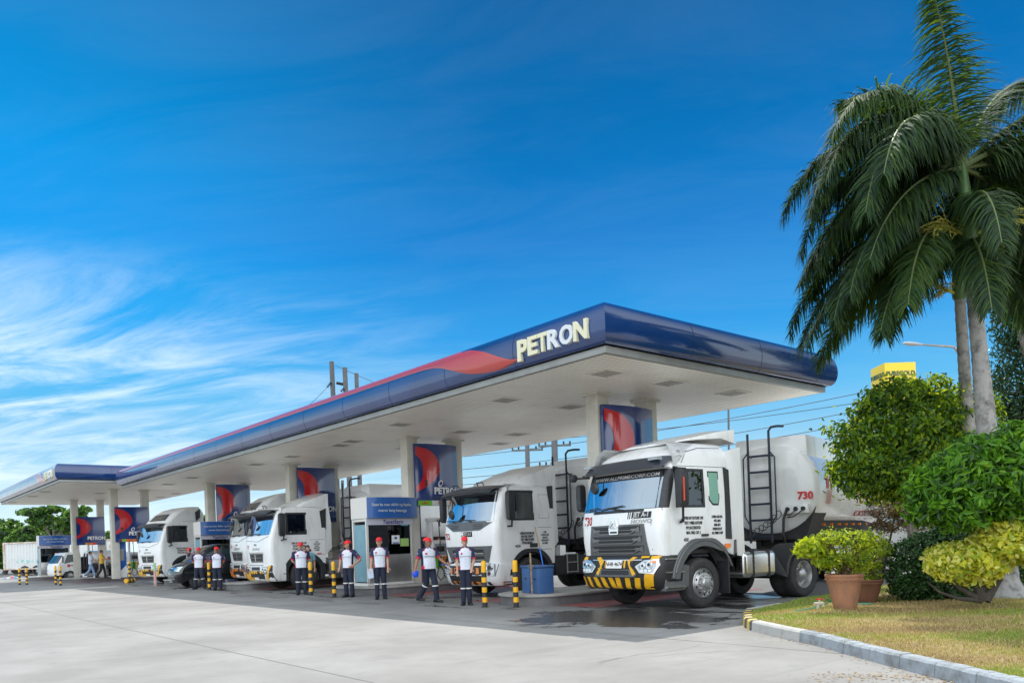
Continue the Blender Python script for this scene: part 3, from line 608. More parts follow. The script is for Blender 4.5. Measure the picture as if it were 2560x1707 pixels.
def tank(T, kp, ang, ln, num, detail=True, x0=.5):
    A_, B_, ZC = 1.22, 1.10, 2.60
    def ring(x, k=1., n=36): return [Vector((x, A_ * k * math.copysign(abs(math.cos(2 * math.pi * q / n)) ** .86, math.cos(2 * math.pi * q / n)), ZC + B_ * k * math.copysign(abs(math.sin(2 * math.pi * q / n)) ** .86, math.sin(2 * math.pi * q / n)))) for q in range(n)]
    b = MB(); x1 = x0 + ln
    pr = [(x0 - .16, .02), (x0 - .155, .3), (x0 - .13, .6), (x0 - .08, .85), (x0 - .03, .965), (x0, .997), (x0 + .03, 1.0)] + [(x0 + .03 + (ln - .06) * q / 10, 1.) for q in range(1, 10)] + [(x1 - .03, 1.), (x1, .995), (x1 + .05, .93), (x1 + .12, .65), (x1 + .15, .02)]
    b.loft([ring(x, k) for x, k in pr], 0); o = b.build('tank_trailer', [TANKW], T, sharp=28); o.location = kp; o.rotation_euler = (0, 0, ang)
    c = MB(); c.prism([(x0 + .06, -.92, 3.30), (x0 + .06, .92, 3.30), (x0 + .06, .90, 3.92), (x0 + .06, -.90, 3.92)], (ln - .5, 0, 0)); c.build('spill_rail', [TANKW], o, bevel=.03)
    c = MB()
    for side in (0,):
        n = 12; f = lambda x, k: [Vector((x, A_ * k * math.cos(R(-155 + 130 * q / n)) * 1.0, ZC + B_ * k * math.sin(R(-155 + 130 * q / n)))) for q in range(n + 1)]
        rg = [f(x0 - .05, 1.012) + [Vector((x0 - .05, .85, 1.35)), Vector((x0 - .05, -.85, 1.35))], f(x0 + 1.2, 1.012) + [Vector((x0 + 1.2, .6, 1.28)), Vector((x0 + 1.2, -.6, 1.28))], f(x1 - .1, 1.012) + [Vector((x1 - .1, .5, 1.3)), Vector((x1 - .1, -.5, 1.3))]]
        c.loft(rg, 0)
    c.box(x0 + .2, x1 - .2, -.5, -.38, 1.1, 1.45); c.box(x0 + .2, x1 - .2, .38, .5, 1.1, 1.45); c.box(x0 + .3, x0 + .9, -.45, .45, 1.18, 1.34)
    c.build('underframe', [CHASSIS], o, sharp=30)
    for xw in ((ln - 2.0 + x0, ln - .75 + x0) if ln < 8 else (ln - 2.9 + x0, ln - 1.6 + x0)):
        for s in (-1, 1):
            w_ = wheel(o, xw, s * 1.22, .53, rear=True, dual=True)
            m = MB(); pts = arc(xw, .53, .66, 15, 165); m.prism([(x, s * 1.24, z) for x, z in pts] + [(x, s * 1.24, z) for x, z in arc(xw, .53, .62, 165, 15)], (0, -s * .62, 0)); m.build('mudguard', [BLACKP], o)
    if detail:
        # ladder, lettering, light box and marker lamps on the front of the tank
        xl = x0 - .34; c = MB()
        for y, hook in ((.42, 0), (-.12, 1)):
            top = [(xl, y, 1.28), (xl, y, 3.9)] + ([(xl, y, 4.05), (xl + .05, y - .05, 4.14), (xl + .2, y - .15, 4.17), (xl + .35, y - .25, 4.17)] if hook else [(xl, y, 4.02)])
            c.tube(top, .032, 6); c.tube([(xl, y, 3.45), (xl + .25, y, 3.45)], .02, 6)
            q = -.13 if hook else .13; c.tube([(xl, y, 3.55), (xl, y + q, 3.4), (xl, y + q, 1.95), (xl, y, 1.72)], .018, 6)
        for k in range(6): c.box(xl - .02, xl + .02, -.12, .42, 1.42 + k * .40, 1.475 + k * .40)
        c.build('ladder', [mat('ladder_navy', (.025, .035, .06), .5)], o)
        c = MB(); c.box(x0 - .30, x0 - .12, -1.0, -.35, 1.98, 2.2, 0); d = c.build('connector_box', [TANKW], o, bevel=.01)
        c = MB(); 
        for y in (-.52, -.72, -.9): c.lathe([(.05, 0), (.05, .06), (.03, .08), (.001, .08)], 10, 0, Matrix.Translation((x0 - .30, y, 2.09)) @ Matrix.Rotation(R(-90), 4, 'Y'))
        c.tube([(x0 - .34, -.5, 2.07), (x0 - .42, -.45, 1.85), (x0 - .4, -.42, 1.45), (x0 - .2, -.4, 1.2)], .035, 6)
        c.tube([(x0 - .36, -.72, 2.06), (x0 - .5, -.62, 1.92), (x0 - .42, -.5, 1.98)], .015, 5); c.tube([(x0 - .36, -.9, 2.06), (x0 - .5, -.75, 1.9), (x0 - .42, -.55, 1.88)], .015, 5)
        c.build('connector', [BLACKP], o); hoses(o, [], ((x0 - .38, -.35, 2.0), (x0 - .75, .75, 1.42), .085, 11))
    c = MB(); c.text(num, .25, None, 0, .010, .004, fn=lambda v: Vector((x0 - .155 + .11 * (max(0, abs(-.93 - v.x) - .4)), -.90 - v.x, 2.42 + v.y)) if False else Vector((x0 - .145 + .045 * max(0, (.72 - v.x * -1 - .55)) * 0 - v.z + .05 * max(0., -(-.80 - v.x) - .75), -.90 - v.x, 2.40 + v.y)), align='CENTER'); c.build('fleet_number', [RED], o)
    tz = lambda z: -A_ * max(0, 1 - abs((z - ZC) / B_) ** (2 / .86)) ** (.43) - .006
    c = MB(); wrap = lambda x, z: Vector((x, tz(z), z))
    c.text('FLAMMABLE', .60, None, 0, .01, .003, fn=lambda v: wrap(x1 - 2.3 + v.x, 2.45 + v.y)); c.text('NO SMOKING WITHIN 50 FEET', .22, None, 0, .003, .003, fn=lambda v: wrap(x1 - 2.3 + v.x, 1.98 + v.y))
    for k in range(6):
        for zz, h_ in ((2.58, .32), (2.20, .34)):
            c.add([wrap(x0 + .50 + .07 * k + (.0 if zz > 2.5 else .05), zz + h_ * q / 4) for q in range(5)] + [wrap(x0 + .57 + .07 * k, zz + h_ * q / 4) for q in range(5)], [(q, q + 1, q + 6, q + 5) for q in range(4)], 0 if zz < 2.5 or k != 3 else 1)
    c.build('warning_lettering', [mat('tank_red', (.55, .06, .04), .5), TANKW], o)
    for k in range(9):
        c = MB(); c.box(x0 + .9 + k * (ln - 1.2) / 9, x0 + .98 + k * (ln - 1.2) / 9, -1.02, -.96, 1.66, 1.72); c.build('marker_lamp', [AMBER], o)
    return o

# ------------- the nearest lorry
def lorry_near():
    T = thing('tanker_truck', 'white tanker truck nearest the planter pots, red 730 on its front', 'truck', (.72, .68, 0), R(-4.5), 'white tanker trucks at the pumps')
    z0 = lambda x: arch(x, 1.08, .80)
    rows = [(1.10, .16, 1.21, .20), (1.45, .12, 1.24, .20), (1.9, .12, 1.25, .20), (2.10, .17, 1.25, .20), (2.5, .29, 1.245, .20), (2.90, .42, 1.22, .20), (2.96, .44, 1.21, .2), (3.08, .50, 1.195, .30), (3.24, .61, 1.16, .36), (3.36, .76, 1.09, .42), (3.45, .96, .98, .46), (3.50, 1.25, .82, .5)]
    S = Shell(rows, XS, z0=z0); ns = len(XS)
    def cell(i, k):
        fr = k if k < ns + 9 else None; kk = k if k <= ns + 7 else 2 * (ns + 5) + 7 - 2 - k       # mirrored index
        inwin = 3 <= i <= 4
        if inwin and ns + 4 <= k <= ns + 4 + 7: return None
        if inwin and (ns <= kk <= ns + 3): return 1
        if inwin and 8 <= kk <= 16: return None
        return 0
    sh = S.mesh('cab_shell', [WHITE, BLACKP], T, cell)
    b = MB(); patch(b, [(-1.13, 2.11), (1.13, 2.11), (1.11, 2.89), (-1.11, 2.89)], S.front, .004, .0, 0, cuts=8, smooth=True); b.build('windscreen', [WIND], T, sharp=80)
    b = MB(); b2 = MB()
    for s in (-1, 1):
        pj = (lambda u, v, d: S.side(u, v, d)) if s < 0 else (lambda u, v, d: Vector((S.side(u, v, d).x, -S.side(u, v, d).y, v)))
        patch(b, rect(.70, 2.10, 1.5, 2.9), pj, -.012, 0, 0, 0)
        fr = [(.66, 2.10, .72, 2.9), (1.44, 2.10, 1.5, 2.9), (.72, 2.10, 1.44, 2.15), (.72, 2.85, 1.44, 2.9)]
        for q in fr: patch(b2, rect(*q), pj, .004, .02, 0, 0)
        patch(b2, [(1.62, 2.25), (1.74, 2.14), (1.92, 2.14), (1.96, 2.3), (1.96, 2.86), (1.62, 2.86)], pj, .003, .01, 0, 0)
        patch(b2, [(1.65, 2.27), (1.75, 2.18), (1.90, 2.18), (1.93, 2.3), (1.93, 2.83), (1.65, 2.83)], pj, .008, .01, 1, 0)
        for q in ((.72, 1.1, .735, 2.95), (1.56, 1.3, 1.572, 2.95), (.72, 2.945, 2.25, 2.957), ): patch(b2, rect(*q), pj, .002, .004, 2, 0)
        patch(b2, [(.86, 3.02), (1.05, 3.26), (1.5, 3.36), (2.2, 3.38), (2.2, 3.365), (1.5, 3.345), (1.06, 3.245), (.88, 3.02)], pj, .003, .004, 2, 1)
    b.build('door_window', [SIDEG], T)
    b2.build('window_frame', [BLACKP, mat('rear_quarter_glass', (.22, .42, .34), .08, coat=.6), mat('panel_gap', (.09, .09, .09), .6)], T)
    interior(T, 2.1, 2.9, .2, 0)
    # rear air-guide and roof fairing
    b = MB(); b.prism([(2.12, -1.262, 1.44), (2.31, -1.262, 1.42), (2.29, -1.245, 2.90), (2.13, -1.245, 2.95)], (0, .08, 0), 0); b.prism([(2.12, 1.262, 1.44), (2.31, 1.262, 1.42), (2.29, 1.245, 2.90), (2.13, 1.245, 2.95)], (0, -.08, 0), 0); b.build('air_guide_edge', [BLACKP], T)
    b = MB()
    for s in (-1, 1): b.prism([(2.31, s * 1.2, 1.1), (2.85, s * 1.16, 1.02), (2.80, s * 1.16, 3.42), (2.25, s * 1.17, 3.30), (2.25, s * 1.2, 2.9)], (0, -s * .04, 0), 0)
    b.build('side_fairing', [WHITE], T, bevel=.012)
    b = MB(); b.loft([[Vector((x, y * w_, z - (.05 if abs(y) > .9 else 0))) for y in (-1, -.92, -.5, 0, .5, .92, 1)] + [Vector((x, y * w_, zb_)) for y in (1, -1)] for x, z, zb_, w_ in ((.95, 3.50, 3.46, .7), (1.2, 3.58, 3.50, .85), (1.7, 3.68, 3.56, .98), (2.3, 3.80, 3.60, 1.06), (2.72, 3.86, 3.50, 1.08))], 0); b.build('roof_fairing', [WHITE], T, bevel=.02)
    # visor
    b = MB(); vis = lambda u, v, d: Vector((S.fx(u * .98, 2.98) - d, u, v))
    b.loft([[Vector((S.fx(y, z) - d, y * 1.0, z)) for y in [-1.19 + 2.38 * k / 14 for k in range(15)]] for z, d in ((3.15, .0), (3.17, .10), (3.14, .20), (3.10, .235), (2.96, .27), (2.91, .24), (2.93, .0))], 0, cap=False); 
    b.f = [f for f in b.f if abs(f[0] % 15 - f[1] % 15) == 1]; b.m = [0] * len(b.f); b.sm = [True] * len(b.f)
    o = b.build('sun_visor', [DGREY], T, sharp=25)
    b = MB()
    for s in (-1, 1): b.box(.26, .40, s * 1.0 - .13, s * 1.0 + .13, 3.075, 3.125)
    b.build('visor_lamp', [LAMP], o)
    b = MB(); patch(b, [(-1.1, 2.74), (1.1, 2.74), (1.08, 2.90), (-1.08, 2.90)], S.front, .008, .0, 0, cuts=6); b.text('WWW.ALLPRIMECORP.COM', .105, None, 1, .001, .003, fn=lambda v: S.front(-v.x - .05, 2.80 + v.y, .012 + v.z), sx=1.45); b.build('screen_banner', [INK, mat('banner_grey', (.5, .5, .5), .5)], T)
    # wipers
    for y0, y1 in ((-.25, .55), (.55, 1.0)):
        b = MB(); b.tube([S.front(y0, 2.10, .05), S.front((y0 + y1) / 2 + .1, 2.17, .05)], .014, 5); b.tube([S.front(y0 + .05, 2.2, .04), S.front(y1, 2.14, .04)], .012, 5); b.build('wiper', [BLACKP], T)
    # front panel: seams, grille, badge, numbers
    b = MB(); patch(b, [(-1.2, 2.05), (1.2, 2.05), (1.19, 2.11), (-1.19, 2.11)], S.front, .006, .01, 0, cuts=4); 
    for s in (-1, 1): patch(b, rect(s * .98 - .006, 1.25, s * .98 + .006, 1.82), S.front, .002, .004, 1, 0)
    b.build('scuttle_panel', [BLACKP, MATS['panel_gap']], T)
    b = MB(); gp = [(-.80, 1.80), (-.90, 1.16), (.90, 1.16), (.80, 1.80)]; patch(b, gp, S.front, .02, .05, 0, cuts=5)
    for k, (zt_, zb_) in enumerate(((1.76, 1.60), (1.56, 1.40), (1.36, 1.20))):
        hw = .72 + .035 * k; patch(b, [(-hw, zt_), (-hw + .16 - .0, zb_ + .03), (-hw + .26, zb_), (hw - .26, zb_), (hw - .16, zb_ + .03), (hw, zt_)], S.front, .03, .012, 2, cuts=4)
        for (o1, o2, mi, dd) in ((.0, .022, 1, .05), (.075, .088, 1, .042)):
            for s in (-1, 1):
                patch(b, [(s * (hw - .02), zt_ - .01 - o1 * .5), (s * (hw - .02), zt_ - .05 - o1), (s * (hw - .26), zb_ + .03 + o1 - .03), (s * (hw - .24), zb_ + .03 + o1)], S.front, dd, .02, mi, cuts=2)
            patch(b, [(-(hw - .26), zb_ + o1), (-(hw - .26), zb_ + o2), (hw - .26, zb_ + o2), (hw - .26, zb_ + o1)], S.front, dd, .02, mi, cuts=4)
    b.build('grille', [GREYP, LIP, MESHG], T, sharp=30)
    b = MB(); patch(b, [(-.13, 1.60), (-.15, 1.72), (-.075, 1.95), (.075, 1.95), (.15, 1.72), (.13, 1.60)], S.front, .075, .06, 0, 0); patch(b, [(-.06, 1.92), (-.015, 1.83), (-.11, 1.73), (-.125, 1.75)], S.front, .082, .01, 1, 0); patch(b, [(.06, 1.92), (.015, 1.83), (.11, 1.73), (.125, 1.75)], S.front, .082, .01, 1, 0); patch(b, [(0, 1.80), (-.09, 1.71), (.09, 1.71)], S.front, .082, .01, 1, 0); patch(b, rect(-.1, 1.625, .1, 1.665), S.front, .08, .01, 2, 0)
    b.build('badge', [CHROME, STEEL, INK], T)
    b = MB(); b.text('730', .26, None, 0, .006, .003, fn=lambda v: S.front(.93 - v.x, 1.90 + v.y, .006), sx=.75); b.text('JET A-1', .14, None, 2, .006, .003, fn=lambda v: S.front(-.72 - v.x, 1.985 + v.y, .012), sx=.95); patch(b, rect(-.46, 1.915, -.98, 2.045), S.front, .006, .005, 1, 2)
    for u in (-.36, -.41): patch(b, rect(u - .012, 1.91, u + .012, 2.05), S.front, .004, .004, 1, 0)
    b.text('HOWO', .11, None, 3, .004, .004, fn=lambda v: S.front(-.72 - v.x, 1.85 + v.y, .012), sx=1.5, shear=.25); b.build('front_lettering', [RED, INK, WINK, STEEL], T)
    # bumper
    rb = [(.44, .18, 1.14, .26), (.50, .10, 1.18, .26), (.72, .04, 1.22, .26), (.95, .06, 1.23, .26), (1.10, .10, 1.23, .26), (1.16, .14, 1.21, .26)]
    Bp = Shell(rb, [.78, .6], curve=.05); bo = Bp.mesh('bumper', [BLK], T, cap=(True, True), sharp=40)
    b = MB(); st = []
    for u0, u1, lean in ((-1.12, -.98, .05), (-.92, -.78, .045), (-.67, -.53, .03), (-.41, -.28, .015), (-.15, -.02, .0), (.0, .13, -.05), (.26, .38, -.05), (.50, .62, -.05), (.78, .86, -.04), (1.0, 1.1, -.03)):
        top = .76 if abs(u0) < .75 else .80
        if abs(u0 + .35) < .4 or u0 > 0: top = .70
        if u0 < -1.1: top = 1.12
        st.append([(u0, .47), (u1, .47), (u1 + lean * -1.6, top), (u0 + lean * -1.6, top)] if u0 > -1.05 else [(-1.0, .47), (-.84, .47), (-.98, 1.14), (-1.16, 1.14)])
    st += [[(-.60, .78), (-.44, .96), (-.44, 1.04), (-.62, 1.12), (-.50, 1.13), (-.36, 1.04), (-.42, .92), (-.52, .74)], [(.60, .78), (.52, .74), (.42, .92), (.36, 1.04), (.50, 1.13), (.62, 1.12), (.50, 1.0), (.46, .94)], [(.95, 1.06), (.95, 1.13), (1.12, 1.14), (1.12, 1.08)], [(-.72, 1.10), (-.72, 1.14), (-.92, 1.14), (-.92, 1.11)], [(.26, .90), (.26, 1.06), (.31, 1.06), (.31, .90)], [(-.26, .90), (-.31, .90), (-.31, 1.06), (-.26, 1.06)], [(-.4, 1.045), (-.5, 1.045), (-.5, 1.06), (-.4, 1.06)], [(.4, .885), (.55, .885), (.55, .90), (.4, .90)]]
    for p in st: patch(b, p, Bp.front, .014, .02, 0, 5)
    b.build('hazard_stripes', [YEL], bo)
    for s in (-1, 1):
        h = MB(); P_ = [(.60, .93), (.72, .80), (1.08, .78), (1.17, .95), (1.14, 1.08), (.82, 1.06)]; P_ = P_ if s > 0 else mir(P_); patch(h, P_, Bp.front, .026, .05, 0, 4)
        Pi = [(.67, .93), (.76, .83), (1.06, .81), (1.13, .95), (1.10, 1.05), (.83, 1.03)]; Pi = Pi if s > 0 else mir(Pi); patch(h, Pi, Bp.front, .032, .005, 1, 4)
        for cu, cv, r_ in ((.82, .95, .065), (.98, .97, .085)):
            for rr, mi, dd in ((r_, 2, .045), (r_ * .7, 0, .055), (r_ * .4, 3, .06)): patch(h, [(s * cu + rr * math.cos(R(30 * k)), cv + rr * math.sin(R(30 * k))) for k in range(12)], Bp.front, dd, .02, mi, 0)
        for cu in (.80, .90, 1.0): patch(h, rect(s * cu - .035, .825, s * cu + .035, .875), Bp.front, .044, .01, 2, 0)
        patch(h, rect(s * 1.06 - .05, 1.0, s * 1.06 + .05, 1.045), Bp.front, .046, .01, 4, 0)
        h.build('headlight', [STEEL, LAMP, CHROME, MESHG, AMBER], bo)
    b = MB()
    for u in (-.40, .40): patch(b, [(u - .14, .99), (u - .12, .90), (u + .12, .90), (u + .14, .99), (u + .12, 1.05), (u - .12, 1.05)], Bp.front, .012, .02, 0, 2)
    patch(b, [(-.62, .74), (.62, .74), (.50, .87), (-.50, .87)], Bp.front, .014, .03, 1, 3); patch(b, [(-.42, .76), (.42, .76), (.40, .85), (-.40, .85)], Bp.front, .022, .01, 0, 3); patch(b, rect(-.6, .715, .6, .745), Bp.front, .05, .06, 1, 3); patch(b, rect(-.75, 1.055, .75, 1.075), Bp.front, .012, .02, 2, 3); patch(b, rect(-.5, 1.09, .5, 1.15), Bp.front, .004, .01, 0, 3)
    b.build('lower_grille', [MESHG, GREYP, STEEL], bo)
    b = MB(); b.prism([Bp.front(u, v, .05) for u, v in rect(-.235, .895, .235, 1.06)], (.02, 0, 0), 0); b.text('NHB 4674', .115, None, 1, .0, .003, fn=lambda v: Bp.front(-v.x, .98 + v.y, .054)); b.build('number_plate', [PAPER, INK], bo)
    # grey wheel arch, steps
    b = MB()
    for s in (-1, 1):
        o_ = arc(WX, .53, .98, 8, 172, 22); i_ = arc(WX, .53, .76, 172, 8, 22); o_[0] = (2.42, 1.05); i_[-1] = (2.25, .98); o_ = [(min(x, 2.45), min(z, 1.46)) for x, z in o_]; o_[0:0] = [(2.46, 1.05), (2.46, 1.42)]
        b.prism([(x, s * 1.27, z) for x, z in o_ + i_], (0, -s * .30, 0), 0)
        b.prism([(x, s * 1.285, z) for x, z in arc(WX, .53, .93, 20, 165, 18) + arc(WX, .53, .87, 165, 20, 18)], (0, -s * .03, 0), 0)
    b.build('wheel_arch', [GREYP], T, bevel=.02, seg=1)
    b = MB()
    for s in (-1, 1): b.box(2.05, 2.22, s * 1.285 - .012, s * 1.285 + .012, 1.24, 1.33)
    b.build('side_lamp', [AMBER], T)
    b = MB()
    for s in (-1, 1):
        b.box(.30, .86, s * 1.12 - .08, s * 1.12 + .08, .42, 1.10, 0); b.prism([(.80, s * 1.22, .42), (.96, s * 1.22, .5), (1.0, s * 1.22, .92), (.80, s * 1.22, .95)], (0, -s * .15, 0), 0)
        for z in (.48, .78, 1.05): b.box(.30, .82, s * 1.22 - .04, s * 1.22 + .04, z, z + .035, 1)
    b.build('cab_steps', [GREYP, STEEL], T, bevel=.01, seg=1)
    mirror(T, (.56, 2.10), -1.50, .30, 0, .78, [[(.62, -1.22, 2.92), (.56, -1.48, 2.86)], [(.80, -1.25, 1.86), (.70, -1.36, 1.84), (.58, -1.48, 2.13)], [(.82, -1.26, 1.83), (.66, -1.32, 1.80)]], True)
    mirror(T, (.50, 2.15), 1.52, .22, 0, .62, [[(.62, 1.22, 2.98), (.55, 1.5, 2.95)]]); mirror(T, (.2, 2.82), 1.42, .18, 0, .16, [[(.5, 1.2, 2.9), (.25, 1.4, 2.9)]])
    b = MB(); b.lathe([(.001, .02), (.09, .02), (.13, -.02), (.135, -.03)], 16, 0, Matrix.Translation(S.front(.74, 2.62, .16)) @ Matrix.Rotation(R(-100), 4, 'Y')); b.tube([S.front(.85, 2.95, .15), S.front(.74, 2.66, .13)], .012, 5); b.build('front_mirror', [BLACKP], T)
    b = MB(); textlines(b, ['LTFRB 24/7 HOTLINE 1342', 'TEXT / VIBER HOTLINE', 'PITC/ACCREDITED', 'MAX. PASS. CAP. 3'], 1.12, 1.88, .085, .10, S.side, 0, .003, sx=.62); textlines(b, ['LTFRB CASE NO.', 'PITC-2018', 'NHB 4674', 'OPERATED BY', 'ALL PRIME CORP'], 1.86, 1.9, .075, .085, S.side, 0, .003, sx=.62); b.text('400', .10, None, 0, .003, .003, fn=lambda v: S.side(.90 + v.x, 1.44 + v.y, .004)); b.build('door_lettering', [INK], T)
    b = MB(); patch(b, rect(1.36, 1.50, 1.56, 1.55), S.side, .03, .04, 0, 0); b.build('door_handle', [BLACKP], T, bevel=.008)
    WB = 3.5; chassis(T, WB)
    for s in (-1, 1):
        wheel(T, WX, s * 1.22, .53); wheel(T, WX + WB, s * 1.22, .53, rear=True, dual=True)
        m = MB(); xw = WX + WB; m.prism([(x, s * 1.25, z) for x, z in arc(xw, .53, .74, 10, 178, 16)] + [(x, s * 1.25, z) for x, z in arc(xw, .53, .66, 178, 10, 16)], (0, -s * .66, 0), 0); m.prism([(xw - .74, s * 1.25, .5), (xw - .66, s * 1.25, .5), (xw - .95, s * 1.1, 1.05), (xw - 1.0, s * 1.1, 1.05), (xw - 1.0, s * 1.1, .62)], (0, -s * .5, 0), 0); m.build('mudguard', [BLACKP], T, bevel=.01, seg=1)
        m = MB(); m.box(WX + .62, WX + .66, s * 1.2 - .15, s * 1.2 + .15, .28, 1.0); m.build('mud_flap', [BLACKP], T)
    b = MB(); b.prism([(2.75, -1.20, .55), (2.75, -.55, .55), (2.75, -.55, 1.13), (2.75, -1.20, 1.13)], (1.15, 0, 0), 0); o = b.build('fuel_tank', [STEEL], T, bevel=.12, seg=4)
    b = MB()
    for x in (3.05, 3.6): b.prism([(x, -1.22, .54), (x, -.55, .54), (x, -.55, 1.15), (x, -1.22, 1.15)], (.05, 0, 0), 0)
    b.build('tank_strap', [CHASSIS], o, bevel=.05, seg=2)
    b = MB(); b.lathe([(.06, 0), (.06, .06), (.001, .06)], 12, 0, Matrix.Translation((3.45, -.95, 1.12))); b.build('filler_cap', [BLACKP], o)
    b = MB(); b.box(2.9, 3.9, .55, 1.15, .6, 1.05); b.build('battery_box', [CHASSIS], T, bevel=.02)
    b = MB(); b.box(2.35, 2.7, -.9, .9, .98, 1.06, 0); b.box(2.45, 2.62, -1.0, -.6, 1.06, 1.16, 1); b.build('catwalk', [CHASSIS, TRIM], T)
    tank(T, (5.1, 0, 0), R(16.5), 7.2, '730')
    return T
lorry_near()

# ------------- the second lorry: flat windscreen over a dark wedge
def lorry_second():
    T = thing('tanker_truck', 'white tanker truck 752 with dark wedge under its windscreen, behind two attendants', 'truck', (1.72, 7.30, 0), R(-1.5), 'white tanker trucks at the pumps', 1.035)
    z0 = lambda x: arch(x, .86, .70)
    rows = [(.86, .20, 1.21, .22), (1.3, .14, 1.24, .22), (1.75, .10, 1.25, .22), (2.06, .14, 1.25, .22), (2.5, .27, 1.24, .22), (2.84, .38, 1.22, .22), (2.95, .44, 1.20, .24), (3.02, .58, 1.12, .3), (3.05, .8, 1.0, .35)]
    xs = [2.24] + XS[1:]; S = Shell(rows, xs, z0=z0); ns = len(xs)
    def cell(i, k):
        kk = k if k <= ns + 7 else 2 * (ns + 5) + 7 - 2 - k; inwin = 3 <= i <= 4
        if inwin and ns + 4 <= k <= ns + 11: return None
        if inwin and (8 <= kk <= 15): return None
        return 0
    S.mesh('cab_shell', [WHITE, BLACKP], T, cell)
    b = MB(); patch(b, [(-1.13, 2.07), (1.13, 2.07), (1.09, 2.84), (-1.09, 2.84)], S.front, .004, 0, 0, cuts=8, smooth=True); b.build('windscreen', [WIND], T, sharp=80)
    b = MB(); b2 = MB()
    for s in (-1, 1):
        pj = S.side if s < 0 else (lambda u, v, d: Vector((u, -S.side(u, v, d).y, v)))
        patch(b, rect(.78, 2.07, 1.5, 2.84), pj, -.012, 0, 0, 0)
        for q in ((.76, 2.05, .82, 2.86), (1.46, 2.05, 1.52, 2.86), (.82, 2.05, 1.46, 2.10), (.82, 2.80, 1.46, 2.86)): patch(b2, rect(*q), pj, .004, .02, 0, 0)
        for q in ((.70, .95, .714, 2.9), (1.60, 1.2, 1.612, 2.95), (1.6, 1.25, 2.12, 1.262), (1.62, 1.85, 2.12, 1.86), (2.12, 1.2, 2.132, 2.95), (1.70, 2.1, 1.708, 2.75), (2.05, 2.1, 2.058, 2.75), (1.70, 2.1, 2.05, 2.108), (1.70, 2.745, 2.05, 2.753)): patch(b2, rect(*q), pj, .002, .004, 1, 0)
    b.build('door_window', [SIDEG], T); b2.build('window_frame', [BLACKP, MATS['panel_gap']], T); interior(T, 2.06, 2.84, .15, 0)
    b = MB(); patch(b, [(-1.2, 2.07), (-.62, 1.82), (.62, 1.82), (1.2, 2.07)], S.front, .012, .02, 0, 4)
    for u in (-.55, .55):
        for q in range(3): patch(b, rect(u - .2, 1.88 + q * .045, u + .2, 1.9 + q * .045), S.front, .018, .01, 1, 0)
    b.build('scuttle_panel', [GREYP, BLACKP], T)
    b = MB(); patch(b, [(-1.06, 1.40), (-.86, .96), (.86, .96), (1.06, 1.40)], S.front, .02, .04, 0, 5)
    for z_ in (1.24, 1.06): patch(b, rect(-.72, z_ - .05, .72, z_ + .07), S.front, .024, .01, 1, 4); patch(b, rect(-.72, z_ - .05, .72, z_ - .02), S.front, .04, .02, 2, 4)
    b.build('grille', [GREYP, MESHG, STEEL], T)
    b = MB(); b.text('752', .24, None, 0, .006, .003, fn=lambda v: S.front(.95 - v.x, 1.68 + v.y, .006), sx=.75); patch(b, rect(-.30, 1.66, .10, 1.80), S.front, .006, .005, 1, 2); b.text('JET A-1', .12, None, 2, .004, .003, fn=lambda v: S.front(-.10 - v.x, 1.73 + v.y, .012), sx=.85)
    for u in (.16, .21): patch(b, rect(u - .012, 1.66, u + .012, 1.8), S.front, .004, .004, 1, 0)
    b.build('front_lettering', [RED, INK, WINK], T)
    rb = [(.34, .16, 1.16, .28), (.42, .08, 1.2, .28), (.62, .02, 1.23, .28), (.9, .06, 1.24, .28)]; Bp = Shell(rb, [.72, .6], curve=.08); bo = Bp.mesh('bumper', [WHITE, BLK], T, cell=lambda i, k: 1 if k in range(ns + 0, 0) else 0, cap=(True, True), sharp=40)
    b = MB(); patch(b, [(-.80, .42), (.80, .42), (.86, .88), (-.86, .88)], Bp.front, .006, .01, 0, 4); patch(b, rect(-1.2, .36, 1.2, .45), Bp.front, .012, .02, 1, 4)
    for k, u in enumerate((-.78, -.55, -.30, -.05, .20, .45, .70)): patch(b, [(u - .07, .66), (u + .06, .66), (u + .09, .82), (u - .04, .82)], Bp.front, .014, .01, 1, 1)
    for k, u in enumerate((-.95, -.7, -.4, .4, .7)): patch(b, [(u - .06, .355), (u + .06, .355), (u + .08, .45), (u - .04, .45)], Bp.front, .02, .01, 0, 1)
    patch(b, rect(-.5, .66, .5, .80), Bp.front, .016, .01, 0, 3); patch(b, rect(-.6, .6, .6, .625), Bp.front, .03, .03, 3, 3); patch(b, rect(-.22, .47, .22, .60), Bp.front, .03, .02, 2, 0)
    b.build('hazard_stripes', [BLK, ORG, PAPER, STEEL], bo)
    for s in (-1, 1):
        h = MB(); P_ = [(.70, .78), (.82, .64), (1.16, .60), (1.21, .92), (.95, .96)]; P_ = P_ if s > 0 else mir(P_); patch(h, P_, Bp.front, .02, .03, 0, 3)
        for cu, cv, r_ in ((.88, .80, .07), (1.03, .82, .09), (1.02, .67, .05)): patch(h, [(s * cu + r_ * math.cos(R(30 * k)), cv + r_ * math.sin(R(30 * k))) for k in range(12)], Bp.front, .035, .02, 1, 0); patch(h, [(s * cu + r_ * .5 * math.cos(R(30 * k)), cv + r_ * .5 * math.sin(R(30 * k))) for k in range(12)], Bp.front, .04, .02, 2, 0)
        h.build('headlight', [LAMP, CHROME, MESHG], bo)
    b = MB(); b.loft([[Vector((S.fx(y, z) - d, y, z + .06 * math.cos(y * 1.2))) for y in [-1.17 + 2.34 * k / 14 for k in range(15)]] for z, d in ((2.98, .0), (2.97, .12), (2.88, .34), (2.78, .40), (2.76, .37), (2.86, .2), (2.86, .0))], 0, cap=False)
